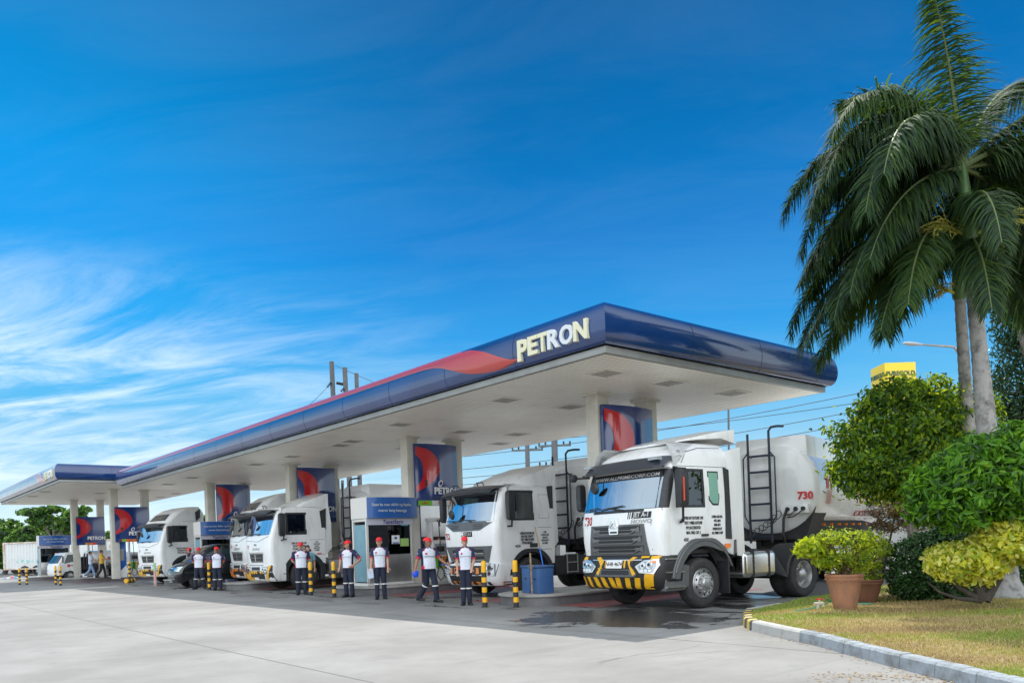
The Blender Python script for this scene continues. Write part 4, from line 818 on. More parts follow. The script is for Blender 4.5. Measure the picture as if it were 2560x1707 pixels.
    b.f = [f for f in b.f if abs(f[0] % 15 - f[1] % 15) == 1]; b.m = [0] * len(b.f); b.sm = [True] * len(b.f); o = b.build('sun_visor', [DGREY], T, sharp=25)
    for y in (-.55, .6): b = MB(); b.tube([(.28, y - .14, 3.02), (.22, y - .12, 3.1), (.22, y + .12, 3.1), (.28, y + .14, 3.02)], .016, 5); b.build('grab_rail', [BLACKP], o)
    b = MB(); b.loft([[Vector((x, y * w_, z - (.06 if abs(y) > .9 else 0))) for y in (-1, -.92, -.5, 0, .5, .92, 1)] + [Vector((x, y * w_, zb_)) for y in (1, -1)] for x, z, zb_, w_ in ((1.0, 3.06, 3.0, .95), (1.25, 3.28, 3.02, 1.08), (1.7, 3.42, 3.0, 1.16), (2.25, 3.62, 2.95, 1.20), (2.38, 3.62, 2.95, 1.20))], 0); b.build('roof_fairing', [WHITE], T, bevel=.03)
    b = MB(); d = MB()
    for s in (-1, 1):
        b.prism([(2.36, s * 1.2, 3.45), (2.42, s * 1.2, 1.45), (2.16, s * 1.22, 1.2), (2.24, s * 1.22, 2.2), (2.24, s * 1.22, 3.0)], (0, -s * .05, 0), 0); d.prism([(2.02, s * 1.225, 2.98), (2.22, s * 1.225, 3.0), (2.22, s * 1.225, 2.3), (2.12, s * 1.225, 2.1)], (0, s * .018, 0), 0)
    b.build('side_fairing', [WHITE], T, bevel=.02); d.build('air_inlet', [BLACKP], T)
    b = MB(); c = MB()
    for s in (-1, 1):
        b.prism([(x, s * 1.235, z) for x, z in arc(WX, .53, .80, 5, 175, 20)] + [(x, s * 1.235, z) for x, z in arc(WX, .53, .66, 175, 5, 20)], (0, -s * .4, 0), 0)
        c.box(.45, .80, s * 1.1 - .08, s * 1.1 + .08, .35, .86, 0); c.box(.42, .80, s * 1.2 - .02, s * 1.2 + .02, .42, .45, 1)
    b.build('wheel_arch', [BLACKP], T, bevel=.01, seg=1); c.build('cab_steps', [BLACKP, STEEL], T)
    mirror(T, (.52, 2.05), -1.50, .26, 0, .78, [[(.66, -1.22, 2.8), (.55, -1.46, 2.78)], [(.74, -1.25, 1.93), (.55, -1.48, 1.93), (.55, -1.50, 2.06)], [(.5, -1.35, 1.9), (.62, -1.42, 1.9)]]); mirror(T, (.4, 2.1), 1.48, .2, 0, .7, [[(.6, 1.22, 2.8), (.45, 1.45, 2.78)], [(.6, 1.24, 2.85), (.1, 1.5, 2.83)]])
    b = MB(); b.lathe([(.001, .02), (.09, .02), (.13, -.02), (.135, -.03)], 16, 0, Matrix.Translation(S.front(.52, 2.28, .22)) @ Matrix.Rotation(R(-100), 4, 'Y')); b.tube([S.front(.95, 2.75, .1), S.front(.6, 2.62, .2), S.front(.52, 2.32, .2)], .014, 5); b.build('front_mirror', [BLACKP], T)
    for y0, y1 in ((-.3, .4), (.5, 1.0)):
        b = MB(); b.tube([S.front(y0, 2.06, .04), S.front(y0 + .3, 2.12, .04)], .014, 5); b.tube([S.front(y0 - .1, 2.10, .03), S.front(y1, 2.13, .03)], .012, 5); b.build('wiper', [BLACKP], T)
    b = MB(); patch(b, rect(.98, 1.40, 1.52, 1.74), S.side, .003, .003, 1, 0); textlines(b, ['LTFRB 24/7 HOTLINE 1342', 'MAX. PASS. CAPACITY', 'TEXT / VIBER HOTLINES', 'PITC/ACCREDITED'], 1.25, 1.70, .085, .085, S.side, 0, .004, sx=.50, d=.006); textlines(b, ['LTFRB', 'CASE NO. 2018', 'NHB 4752', 'OPERATED BY', 'ALL PRIME'], 1.88, 1.72, .07, .075, S.side, 0, .002, sx=.6); b.text('420', .09, None, 0, .004, .003, fn=lambda v: S.side(.92 + v.x, 1.36 + v.y, .004), sx=1.4); b.build('door_lettering', [INK, mat('decal_grey', (.62, .63, .62), .5)], T)
    b = MB(); patch(b, rect(1.34, 1.32, 1.60, 1.43), S.side, .02, .03, 0, 0); b.build('door_handle', [BLACKP], T, bevel=.01)
    WB = 3.5; chassis(T, WB)
    for s in (-1, 1):
        wheel(T, WX, s * 1.2, .53); wheel(T, WX + WB, s * 1.2, .53, rear=True, dual=True)
        m = MB(); m.box(2.3, 3.9, s * .85 - .3, s * .85 + .3, .5, 1.05, 0); m.build('side_tank', [CHASSIS], T, bevel=.05)
    b = MB()
    for x in (2.75, 3.15): b.tube([(x, -1.17, .55), (x, -1.17, 1.1)], .02, 5)
    for z in (.58, .85, 1.08): b.tube([(2.75, -1.17, z), (3.15, -1.17, z)], .02, 5)
    b.build('step_rail', [TRIM], T)
    tank(T, (4.9, 0, 0), R(6), 8.2, '752', x0=-.9)
lorry_second()

# ------------- older square cabs
def lorry_old(loc, rz, sc, label, hi, stripe, lines=True, tk=True):
    T = thing('tanker_truck', label, 'truck', loc, rz, 'white tanker trucks at the pumps', sc)
    z0 = lambda x: arch(x, .92, .70)
    rows = [(.95, .12, 1.22, .16), (1.4, .08, 1.24, .16), (1.9, .10, 1.25, .16), (2.02, .13, 1.25, .16), (2.45, .27, 1.24, .16), (2.78, .37, 1.22, .16), (2.9, .44, 1.20, .18)]
    rows += [(3.1, .62, 1.2, .24), (3.4, .92, 1.16, .28), (3.6, 1.25, 1.12, .3), (3.72, 1.7, 1.05, .3)] if hi else [(3.0, .58, 1.12, .25), (3.04, .8, 1.0, .3)]
    xs = [2.24] + XS[1:]; S = Shell(rows, xs, z0=z0, curve=.04); ns = len(xs)
    if hi:
        for r in range(len(rows)): pass
    def cell(i, k):
        kk = k if k <= ns + 7 else 2 * (ns + 5) + 7 - 2 - k; inwin = 3 <= i <= 4
        if inwin and (ns + 4 <= k <= ns + 11 or 8 <= kk <= 15): return None
        return 0
    if hi:
        XS_full = S.xs; base_ring = S.ring
        def ring2(i):
            rg = base_ring(i); xf = S.rows[i][1]
            return [Vector((max(p.x, xf + .3 if k < ns or k >= len(rg) - ns else p.x), p.y, p.z)) for k, p in enumerate(rg)]
        S.ring = ring2
    S.mesh('cab_shell', [WHITE], T, cell)
    b = MB(); patch(b, [(-1.15, 2.03), (1.15, 2.03), (1.12, 2.78), (-1.12, 2.78)], S.front, .004, 0, 0, cuts=8, smooth=True); b.build('windscreen', [WIND], T, sharp=80)
    b = MB(); b2 = MB()
    for s in (-1, 1):
        pj = S.side if s < 0 else (lambda u, v, d: Vector((u, -S.side(u, v, d).y, v)))
        patch(b, rect(.78, 2.03, 1.5, 2.78), pj, -.012, 0, 0, 0)
        for q in ((.74, 2.0, .82, 2.8), (1.46, 2.0, 1.53, 2.8), (.82, 2.0, 1.46, 2.06), (.82, 2.74, 1.46, 2.8)): patch(b2, rect(*q), pj, .004, .02, 0, 0)
        for q in ((.68, .98, .694, 2.85), (1.60, 1.2, 1.612, 2.9), (1.62, 1.80, 2.2, 1.81), (1.6, 1.25, 2.2, 1.262)): patch(b2, rect(*q), pj, .002, .004, 1, 0)
    b.build('door_window', [SIDEG], T); b2.build('window_frame', [BLACKP, MATS['panel_gap']], T); interior(T, 2.03, 2.78, .15, 0, papers=True)
    b = MB(); patch(b, [(-.66, 1.40), (-.56, 1.05), (.56, 1.05), (.66, 1.40)], S.front, .02, .03, 0, 3); patch(b, [(-.58, 1.33), (-.52, 1.10), (.52, 1.10), (.58, 1.33)], S.front, .026, .01, 1, 3); patch(b, rect(-.66, 1.36, .66, 1.42), S.front, .04, .03, 2, 3); patch(b, rect(-.04, 1.08, .04, 1.33), S.front, .05, .03, 2, 0); patch(b, rect(-.55, 1.19, .55, 1.23), S.front, .045, .02, 0, 3); b.build('grille', [GREYP, MESHG, STEEL], T)
    b = MB(); b.text('HOWO', .14, None, 0, .004, .004, fn=lambda v: S.front(-v.x, 1.52 + v.y, .012), sx=1.5); b.text('JET A-1', .09, None, 1, .004, .003, fn=lambda v: S.front(.05 - v.x, 1.68 + v.y, .01)); b.text('751' if stripe is YEL else '750', .16, None, 2, .004, .003, fn=lambda v: S.front(.86 - v.x, 1.62 + v.y, .01), sx=.7); patch(b, [(-1.1, 1.98), (-.2, 1.80), (1.1, 1.86), (1.1, 1.85), (-.2, 1.785), (-1.1, 1.96)], S.front, .004, .004, 3, 3); b.build('front_lettering', [STEEL, INK, RED, MATS['panel_gap']], T)
    rb = [(.36, .16, 1.18, .2), (.42, .10, 1.22, .2), (.7, .04, 1.24, .2), (.95, .06, 1.24, .2)]; Bp = Shell(rb, [.70, .6], curve=.05); bo = Bp.mesh('bumper', [WHITE], T, cap=(True, True), sharp=40)
    b = MB(); patch(b, [(-1.22, .38), (1.22, .38), (1.2, .74), (-1.2, .74)], Bp.front, .006, .01, 0, 4); patch(b, [(-1.22, .38), (-.80, .38), (-1.08, .93), (-1.22, .93)], Bp.front, .009, .01, 0, 3)
    for u in (-1.02, .22, .45, .7, .95, 1.12): patch(b, [(u - .10, .385), (u + .07, .385), (u - .03, .73), (u - .18, .73)] if u > -1 else [(-1.0, .385), (-.84, .385), (-1.08, .92), (-1.2, .92)], Bp.front, .016, .01, 1, 5)
    for u in (-.70, -.5, -.1, .1, .35): patch(b, [(u - .06, .64), (u + .06, .64), (u + .06, .735), (u - .06, .735)], Bp.front, .016, .01, 1, 1)
    patch(b, rect(-.62, .50, .5, .63), Bp.front, .018, .01, 2, 3); patch(b, rect(-.2, .40, .16, .50), Bp.front, .03, .02, 3, 0); patch(b, rect(-.4, .76, .4, .88), Bp.front, .012, .02, 2, 2); patch(b, rect(-1.2, .93, 1.2, .95), Bp.front, .012, .02, 0, 3)
    b.build('hazard_stripes', [BLK, stripe, MESHG, PAPER], bo)
    for s in (-1, 1):
        h = MB(); P_ = [(.55, .90), (.60, .72), (.80, .62), (1.02, .62), (1.08, .90)]; P_ = P_ if s > 0 else mir(P_); patch(h, P_, Bp.front, .02, .03, 0, 3)
        for cu, cv, r_ in ((.72, .80, .08), (.92, .78, .09)): patch(h, [(s * cu + r_ * math.cos(R(30 * k)), cv + r_ * math.sin(R(30 * k))) for k in range(12)], Bp.front, .035, .02, 1, 0); patch(h, [(s * cu + r_ * .5 * math.cos(R(30 * k)), cv + r_ * .5 * math.sin(R(30 * k))) for k in range(12)], Bp.front, .04, .02, 2, 0)
        h.build('headlight', [LAMP, CHROME, MESHG], bo)
    b = MB(); b.loft([[Vector((S.fx(y, z) - d, y, z + .05 * math.cos(y * 1.2))) for y in [-1.17 + 2.34 * k / 14 for k in range(15)]] for z, d in ((2.9, .0), (2.9, .12), (2.84, .30), (2.74, .36), (2.72, .33), (2.8, .2), (2.8, .0))], 0, cap=False)
    b.f = [f for f in b.f if abs(f[0] % 15 - f[1] % 15) == 1]; b.m = [0] * len(b.f); b.sm = [True] * len(b.f); o = b.build('sun_visor', [DGREY], T, sharp=25)
    if hi:
        b = MB(); patch(b, [(-.86, 3.06), (.86, 3.06), (.72, 3.42), (-.72, 3.42)], S.front, .006, .01, 0, 4)
        for u in (-.3, -.1, .1, .3): patch(b, [(u - .03, 3.12), (u + .02, 3.12), (u + .05, 3.26), (u, 3.26)], S.front, .012, .01, 1, 0)
        b.build('roof_window', [mat('roof_window_dark', (.05, .055, .06), .15, coat=.5), STEEL], T)
        d = MB()
        for s in (-1, 1): d.prism([(1.95, s * 1.215, 3.45), (2.2, s * 1.2, 3.62), (2.2, s * 1.215, 3.2), (1.98, s * 1.22, 3.0)], (0, s * .03, 0), 0)
        d.build('air_inlet', [DGREY], T); b = MB()
        for s in (-1, 1): b.prism([(2.22, s * 1.2, 3.66), (2.4, s * 1.18, 3.4), (2.44, s * 1.18, 1.3), (2.22, s * 1.2, 1.2)], (0, -s * .05, 0), 0)
        b.build('side_fairing', [WHITE], T, bevel=.02)
        b = MB(); patch(b, [(1.3, 3.0), (2.1, 3.0), (2.1, 3.01), (1.3, 3.01)], S.side, .003, .004, 0, 0); b.build('roof_seam', [MATS['panel_gap']], T)
    else:
        for y in (-.55, .6): b = MB(); b.tube([(.28, y - .14, 2.98), (.22, y - .12, 3.08), (.22, y + .12, 3.08), (.28, y + .14, 2.98)], .016, 5); b.build('grab_rail', [BLACKP], o)
        b = MB(); b.loft([[Vector((x, y * w_, z - (.06 if abs(y) > .9 else 0))) for y in (-1, -.92, -.5, 0, .5, .92, 1)] + [Vector((x, y * w_, zb_)) for y in (1, -1)] for x, z, zb_, w_ in ((1.15, 3.05, 3.0, .95), (1.5, 3.25, 3.02, 1.1), (2.0, 3.42, 3.0, 1.18), (2.32, 3.55, 2.9, 1.20), (2.42, 3.55, 2.9, 1.20))], 0); b.build('roof_fairing', [WHITE], T, bevel=.03)
        b = MB(); d = MB()
        for s in (-1, 1): b.prism([(2.38, s * 1.2, 3.4), (2.52, s * 1.2, 2.4), (2.52, s * 1.2, 1.5), (2.16, s * 1.22, 1.1), (2.24, s * 1.22, 2.2), (2.24, s * 1.22, 2.9)], (0, -s * .05, 0), 0); d.prism([(2.06, s * 1.225, 2.85), (2.30, s * 1.225, 2.95), (2.28, s * 1.225, 2.2), (2.12, s * 1.225, 2.05)], (0, s * .02, 0), 0)
        b.build('side_fairing', [WHITE], T, bevel=.02); d.build('air_inlet', [BLACKP], T)
    b = MB(); c = MB()
    for s in (-1, 1):
        b.prism([(x, s * 1.235, z) for x, z in arc(WX, .53, .84, 5, 175, 20)] + [(x, s * 1.235, z) for x, z in arc(WX, .53, .66, 175, 5, 20)], (0, -s * .4, 0), 0); b.box(WX + .62, WX + .78, s * 1.1 - .13, s * 1.1 + .13, .35, .95, 0)
        c.box(.45, .82, s * 1.1 - .08, s * 1.1 + .08, .35, .92, 0); c.box(.42, .82, s * 1.2 - .02, s * 1.2 + .02, .76, .79, 1)
    b.build('wheel_arch', [BLACKP], T, bevel=.01, seg=1); c.build('cab_steps', [BLACKP, STEEL], T)
    mirror(T, (.50, 1.95), -1.50, .26, 0, .82, [[(.66, -1.22, 2.75), (.55, -1.46, 2.74)], [(.74, -1.25, 1.85), (.55, -1.48, 1.85), (.55, -1.50, 1.96)], [(.5, -1.35, 1.8), (.62, -1.42, 1.85)]]); mirror(T, (.38, 2.0), 1.48, .2, 0, .6, [[(.6, 1.22, 2.75), (.42, 1.45, 2.6)]])
    b = MB(); b.lathe([(.001, .02), (.09, .02), (.12, -.02), (.125, -.03)], 16, 0, Matrix.Translation(S.front(.5, 2.40, .2)) @ Matrix.Rotation(R(-100), 4, 'Y')); b.tube([S.front(.95, 2.75, .1), S.front(.5, 2.44, .2)], .014, 5); b.build('front_mirror', [BLACKP], T)
    for y0, y1 in ((-.3, .4), (.5, 1.0)):
        b = MB(); b.tube([S.front(y0, 2.02, .04), S.front(y0 + .3, 2.08, .04)], .014, 5); b.tube([S.front(y0 - .1, 2.06, .03), S.front(y1, 2.09, .03)], .012, 5); b.build('wiper', [BLACKP], T)
    if lines: b = MB(); patch(b, rect(.90, 1.42, 1.52, 1.76), S.side, .003, .003, 1, 0); textlines(b, ['LTFRB 24/7 HOTLINE 1342', 'TEXT/VIBER HOTLINE', 'PITC/ACC. MAX. CAP.'], 1.21, 1.69, .10, .105, S.side, 0, .004, sx=.5, d=.006); textlines(b, ['LTFRB', 'CASE NO. 2018', 'NHB 4751', 'OPERATED BY', 'ALL PRIME'], 1.9, 1.72, .065, .075, S.side, 0, .002, sx=.6); patch(b, rect(1.9, 1.27, 2.08, 1.31), S.side, .003, .003, 2, 0); b.build('door_lettering', [INK, PAPER, RED], T)
    b = MB(); patch(b, rect(1.44, 1.38, 1.66, 1.46), S.side, .02, .03, 0, 0); b.build('door_handle', [BLACKP], T, bevel=.01)
    WB = 3.5; chassis(T, WB)
    for s in (-1, 1):
        wheel(T, WX, s * 1.2, .53); wheel(T, WX + WB, s * 1.2, .53, rear=True, dual=True)
        m = MB(); m.box(2.4, 3.8, s * .85 - .3, s * .85 + .3, .5, 1.05, 0); m.build('side_tank', [RIM], T, bevel=.1)
    if tk: tank(T, (4.9, 0, 0), R(4), 8.2, '750', x0=-.75)
lorry_old((.52, 19.25, 0), R(-2), 1.06, 'white square cab tanker truck with grab rails on its visor and yellow striped bumper', False, YEL)
lorry_old((1.6, 24.0, 0), R(-4.5), 1.10, 'white high roof tanker truck tucked beside the square cab truck, orange striped bumper', True, ORG)
lorry_old((.75, 34.4, 0), R(9), 1.10, 'greyish white high roof tanker truck behind the black van', True, YEL, tk=False)
# ---------------------------------------------------------------- forecourt furniture
def bollard(x, y, h, label, group='striped bollards by the islands', sc=1.):
    T = thing('bollard', label, 'bollard', (x, y, 0), 0, group, sc); n = 9; r = .062; b = MB(); prof = [(r, 0)]; mis = []
    for k in range(n): prof.append((r, h * .97 * (k + 1) / n)); mis.append(1 if k % 2 == 0 else 0)
    mis[-1] = 0
    prof += [(r * .92, h * .985), (r * .6, h * 1.0), (.001, h * 1.005)]; mis += [0, 0, 0]
    b.lathe(prof, 18, 0, None, True, mis); b.build('post', [YEL, BLK], T, sharp=50)
    b = MB(); b.lathe([(r * 1.5, 0), (r * 1.5, .012), (r, .02)], 14, 0); b.build('base_plate', [BLK], T)
    return T
YEL2 = YEL
bollard(.02, 4.20, 1.1, 'striped bollard in front of the second truck, just left of the rounded island nose')
bollard(.36, 3.45, 1.1, 'striped bollard standing against the rounded island nose beside the blue bins')
bollard(.28, 12.30, 1.12, 'yellow and black bollard at the kiosk island nose, beside the man with hand on hip')
bollard(.33, 14.05, 1.12, 'yellow and black bollard at the hip of the man by the truck wheel')
bollard(.06, 22.93, 1.15, 'yellow and black bollard between two attendants in front of the black van')
bollard(-3.14, 47.6, 1.05, 'leftmost slim striped bollard near the white container'); bollard(-2.9, 46.6, 1.05, 'slim striped bollard second from the left edge')
bollard(-1.93, 43.2, 1.12, 'slim striped bollard in front of the small tanker cab front'); bollard(-2.05, 41.2, 1.12, 'slim striped bollard in front of the small tanker cab door')
def tpost():
    p = G(325, 1456); T = thing('barrier_post', 'orange and black striped post on a short striped bar', 'barrier', p, R(40)); b = MB(); n = 9
    b.lathe([(.07, .12 + 1.1 * k / n) for k in range(n + 1)] + [(.001, 1.23)], 12, 0, None, True, [k % 2 for k in range(n)] + [0]); b.build('post', [YEL, BLK], T, sharp=50)
    b = MB(); b.lathe([(.001, -.36), (.13, -.36)] + [(.13, -.36 + .72 * (k + 1) / 5) for k in range(5)] + [(.001, .36)], 14, 0, Matrix.Translation((0, 0, .13)) @ Matrix.Rotation(R(90), 4, 'Y'), True, [0, 0, 1, 0, 1, 0, 0]); b.build('base_bar', [YEL, BLK], T, sharp=50)
tpost()
BINB = mat('bin_blue', (.035, .10, .26), .45, noise=(4, (.06, .13, .26), .4, .9)); BIND = mat('bin_navy', (.02, .035, .085), .45)
WOOD = mat('broom_wood', (.28, .17, .09), .7); BLUEH = mat('handle_blue', (.01, .15, .65), .4)
def bins():
    T = thing('waste_bin', 'pair of joined blue plastic bins on the rounded island nose', 'bin', (.95, 3.25, ISL_TOP), R(-12)); 
    for k, (x0, y0) in enumerate(((-.02, .02), (-.02, .46))):
        b = MB(); b.prism([(x0, y0, 0), (x0 + .42, y0, 0), (x0 + .42, y0 + .40, 0), (x0, y0 + .40, 0)], (0, 0, .62)); o = b.build('bin_body', [BINB], T, bevel=.03)
        b = MB(); b.prism([(x0 - .02, y0 - .02, .625), (x0 + .44, y0 - .02, .625), (x0 + .44, y0 + .42, .625), (x0 - .02, y0 + .42, .625)], (0, 0, .05)); b.build('lid', [BINB], o, bevel=.015)
        b = MB(); b.box(x0 - .012, x0, y0 + .15, y0 + .25, .34, .37, 0); b.build('bin_handle', [BLACKP], o)
    b = MB(); b.tube([(-.1, .22, 0), (-.1, .24, .98)], .022, 8, 0); b.tube([(-.1 , .24 + .12 * math.cos(R(20 * k)), .66 + .05 * math.sin(R(20 * k))) for k in range(19)], .008, 5, 0, cap=False); o = b.build('sign_stake', [mat('rusty_pole', (.33, .27, .17), .8, noise=(14, (.18, .08, .04), .4, .7))]); tag(o, 'rusty pale stake standing in front of the blue bins', 'stake'); o.matrix_world = T.matrix_basis
    b = MB(); b.tube([(.2, .12, .5), (.17, .25, 1.1)], .014, 8, 0); b.tube([(.17, .25, 1.1), (.13, .38, 1.62)], .014, 8, 1); o = b.build('squeegee_mop', [BLUEH, WOOD]); tag(o, 'long mop with blue and brown handle leaning out of the blue bins', 'mop'); o.matrix_world = T.matrix_basis
bins()
def bins7():
    p = G(590, 1456, 0); T = thing('waste_bin', 'dark navy bin behind the attendant in front of the orange striped truck', 'bin', p, R(-10)); b = MB(); b.box(0, .6, -.5, .35, .0, .66, 0); b.build('bin_body', [BIND], T, bevel=.03)
    b = MB(); b.box(-.02, .62, -.52, .37, .665, .71); b.build('lid', [BIND], T, bevel=.012)
    p2 = G(566, 1457, 0); T = thing('waste_bin', 'pale blue grey bin half hidden by an attendant', 'bin', p2, R(-10)); b = MB(); b.box(0, .4, -.2, .3, .0, .72, 0); b.build('bin_body', [mat('bin_pale', (.22, .28, .42), .5)], T, bevel=.03); b = MB(); b.box(-.02, .42, -.22, .32, .725, .77); b.build('lid', [MATS['bin_pale']], T, bevel=.012)
    for (a, c, l) in (((576, 1425), (592, 1392), 'blue squeegee handle leaning by the headlight of the orange striped truck'), ((563, 1425), (562, 1402), 'short blue squeegee handle standing in the pale bin')):
        b = MB(); z = (G(590, 1456) - Vector((*CAM, 0))).length * .985; b.tube([at(*a, z), at(*c, z)], .022, 6); tag(b.build('squeegee', [BLUEH]), l, 'squeegee')
bins7()
# ---------------------------------------------------------------- pumps
def pump(loc, rz, label, panels=True, sc=1.):
    T = thing('fuel_pump', label, 'fuel pump', loc, rz, 'fuel pumps under the blue signs', sc); W_ = mat('pump_white', (.68, .68, .66), .4, noise=(3, (.5, .5, .47), .5, .9))
    b = MB(); b.box(0, 1.15, 0, .55, 0, 1.55, 0); b.box(.03, .10, .1, .45, 1.55, 2.25, 0); b.box(1.05, 1.12, .1, .45, 1.55, 2.25, 0); b.box(0, 1.15, .08, .47, 2.25, 2.38, 0); b.build('cabinet', [W_], T, bevel=.02)
    b = MB(); b.box(.06, 1.09, -.012, .0, 1.0, 1.42, 0); b.box(.14, .5, -.02, -.0121, 1.12, 1.32, 1); b.box(.62, 1.0, -.02, -.0121, 1.12, 1.32, 1); b.build('display_panel', [mat('pump_grey', (.3, .32, .33), .4), INK], T)
    for k, c in enumerate((GREEN, ORG, RED)):
        x = .08 + k * .34; b = MB(); b.box(x, x + .30, -.02, .0, .50, .95, 0); o = b.build('nozzle_panel', [c], T)
        b = MB(); b.box(x + .11, x + .19, -.10, -.02, .58, .86, 0); b.tube([(x + .15, -.06, .86), (x + .15, -.16, .94), (x + .15, -.2, .84)], .022, 6); b.build('nozzle', [BLACKP], o, bevel=.01, seg=1)
        b = MB(); b.tube([(x + .15, .0, 2.3), (x + .12, -.12, 2.2), (x + .15, -.14, 1.5), (x + .1, -.12, .7), (x - .02, -.12, .25), (x + .12, -.14, .06), (x + .3, -.12, .18), (x + .28, -.12, .42), (x + .15, -.10, .58)], .02, 7); b.build('hose', [BLACKP], T)
        b = MB(); b.tube([(x + .15, -.14, 2.3), (x + .11, -.2, 2.28), (x + .1, -.2, 2.05)], .03, 6); b.build('swivel', [BLACKP], T)
    return T
pump((3.75, 11.75, ISL_TOP), 0, 'white multi hose pump between the nearest kiosk and truck 752', sc=.92)
pump((5.2, 20.6, ISL_TOP), 0, 'white multi hose pump glimpsed behind the square cab truck', sc=1.)
pump((2.0, 42.4, .25), 0, 'white hose pump with green, orange and red panels beside the blue pillar')
pump((1.9, 52.6, .25), R(0), 'distant hose pump behind the small white tanker', sc=1.1)
def pillar(loc, w_, d_, h, label, white=True, vt=False):
    T = thing('brand_pillar', label, 'pillar', loc, 0); b = MB(); b.box(0, w_, 0, d_, 0, h, 0); b.build('panel', [SIGNB if not white else KBLUE], T, bevel=.03)
    if white: b = MB(); b.add([(-.004, -.006, .02), (w_ + .004, -.006, .02), (w_ + .004, -.006, h * .36), (w_ * .6, -.006, h * .22), (-.004, -.006, h * .12)], [(0, 1, 2, 3, 4)]); b.add([(-.006, d_, .02), (-.006, 0, .02), (-.006, 0, h * .12), (-.006, d_, h * .08)], [(0, 1, 2, 3)]); b.build('white_sweep', [GW], T)
    else: b = MB(); b.add([(.02, -.006, .05), (w_, -.006, .05), (w_ * .95, -.006, .42), (w_ * .6, -.006, .75)], [(0, 1, 2, 3)]); b.build('red_sweep', [SIGNR], T)
    b = MB()
    for k in range(11): b.box(w_ * .2, w_ * .8, -.008, -.0045, h * .48 + k * .065, h * .48 + k * .065 + .03, 0)
    b.build('lettering', [WINK if not white else mat('pillar_gold', (.6, .5, .2), .4)], T)
pillar((3.05, 12.0, ISL_TOP), .42, .4, 2.62, 'tall navy pillar between the nearest kiosk and its pump', False)
pillar((.98, 41.9, .25), .72, .3, 2.2, 'blue pillar with white sweep beside the far hose pump')
pillar((4.0, 30.4, ISL_TOP), .5, .4, 2.6, 'navy pillar beside the kiosk behind the van', False)
def board():
    p = at(386, 1452, 39.5); p.z = 0; T = thing('notice_board', 'small pink and green board behind the front of the black van', 'board', p, R(-8)); b = MB(); b.box(0, .06, -.25, .2, .1, .75, 0); b.box(0, .06, -.25, .2, .76, 1.15, 1); b.box(0, .05, -.22, -.18, 0, .1, 0); b.box(0, .05, .13, .17, 0, .1, 0); b.build('panel', [mat('board_pink', (.62, .35, .30), .6), mat('board_green', (.35, .55, .3), .6)], T)
board()

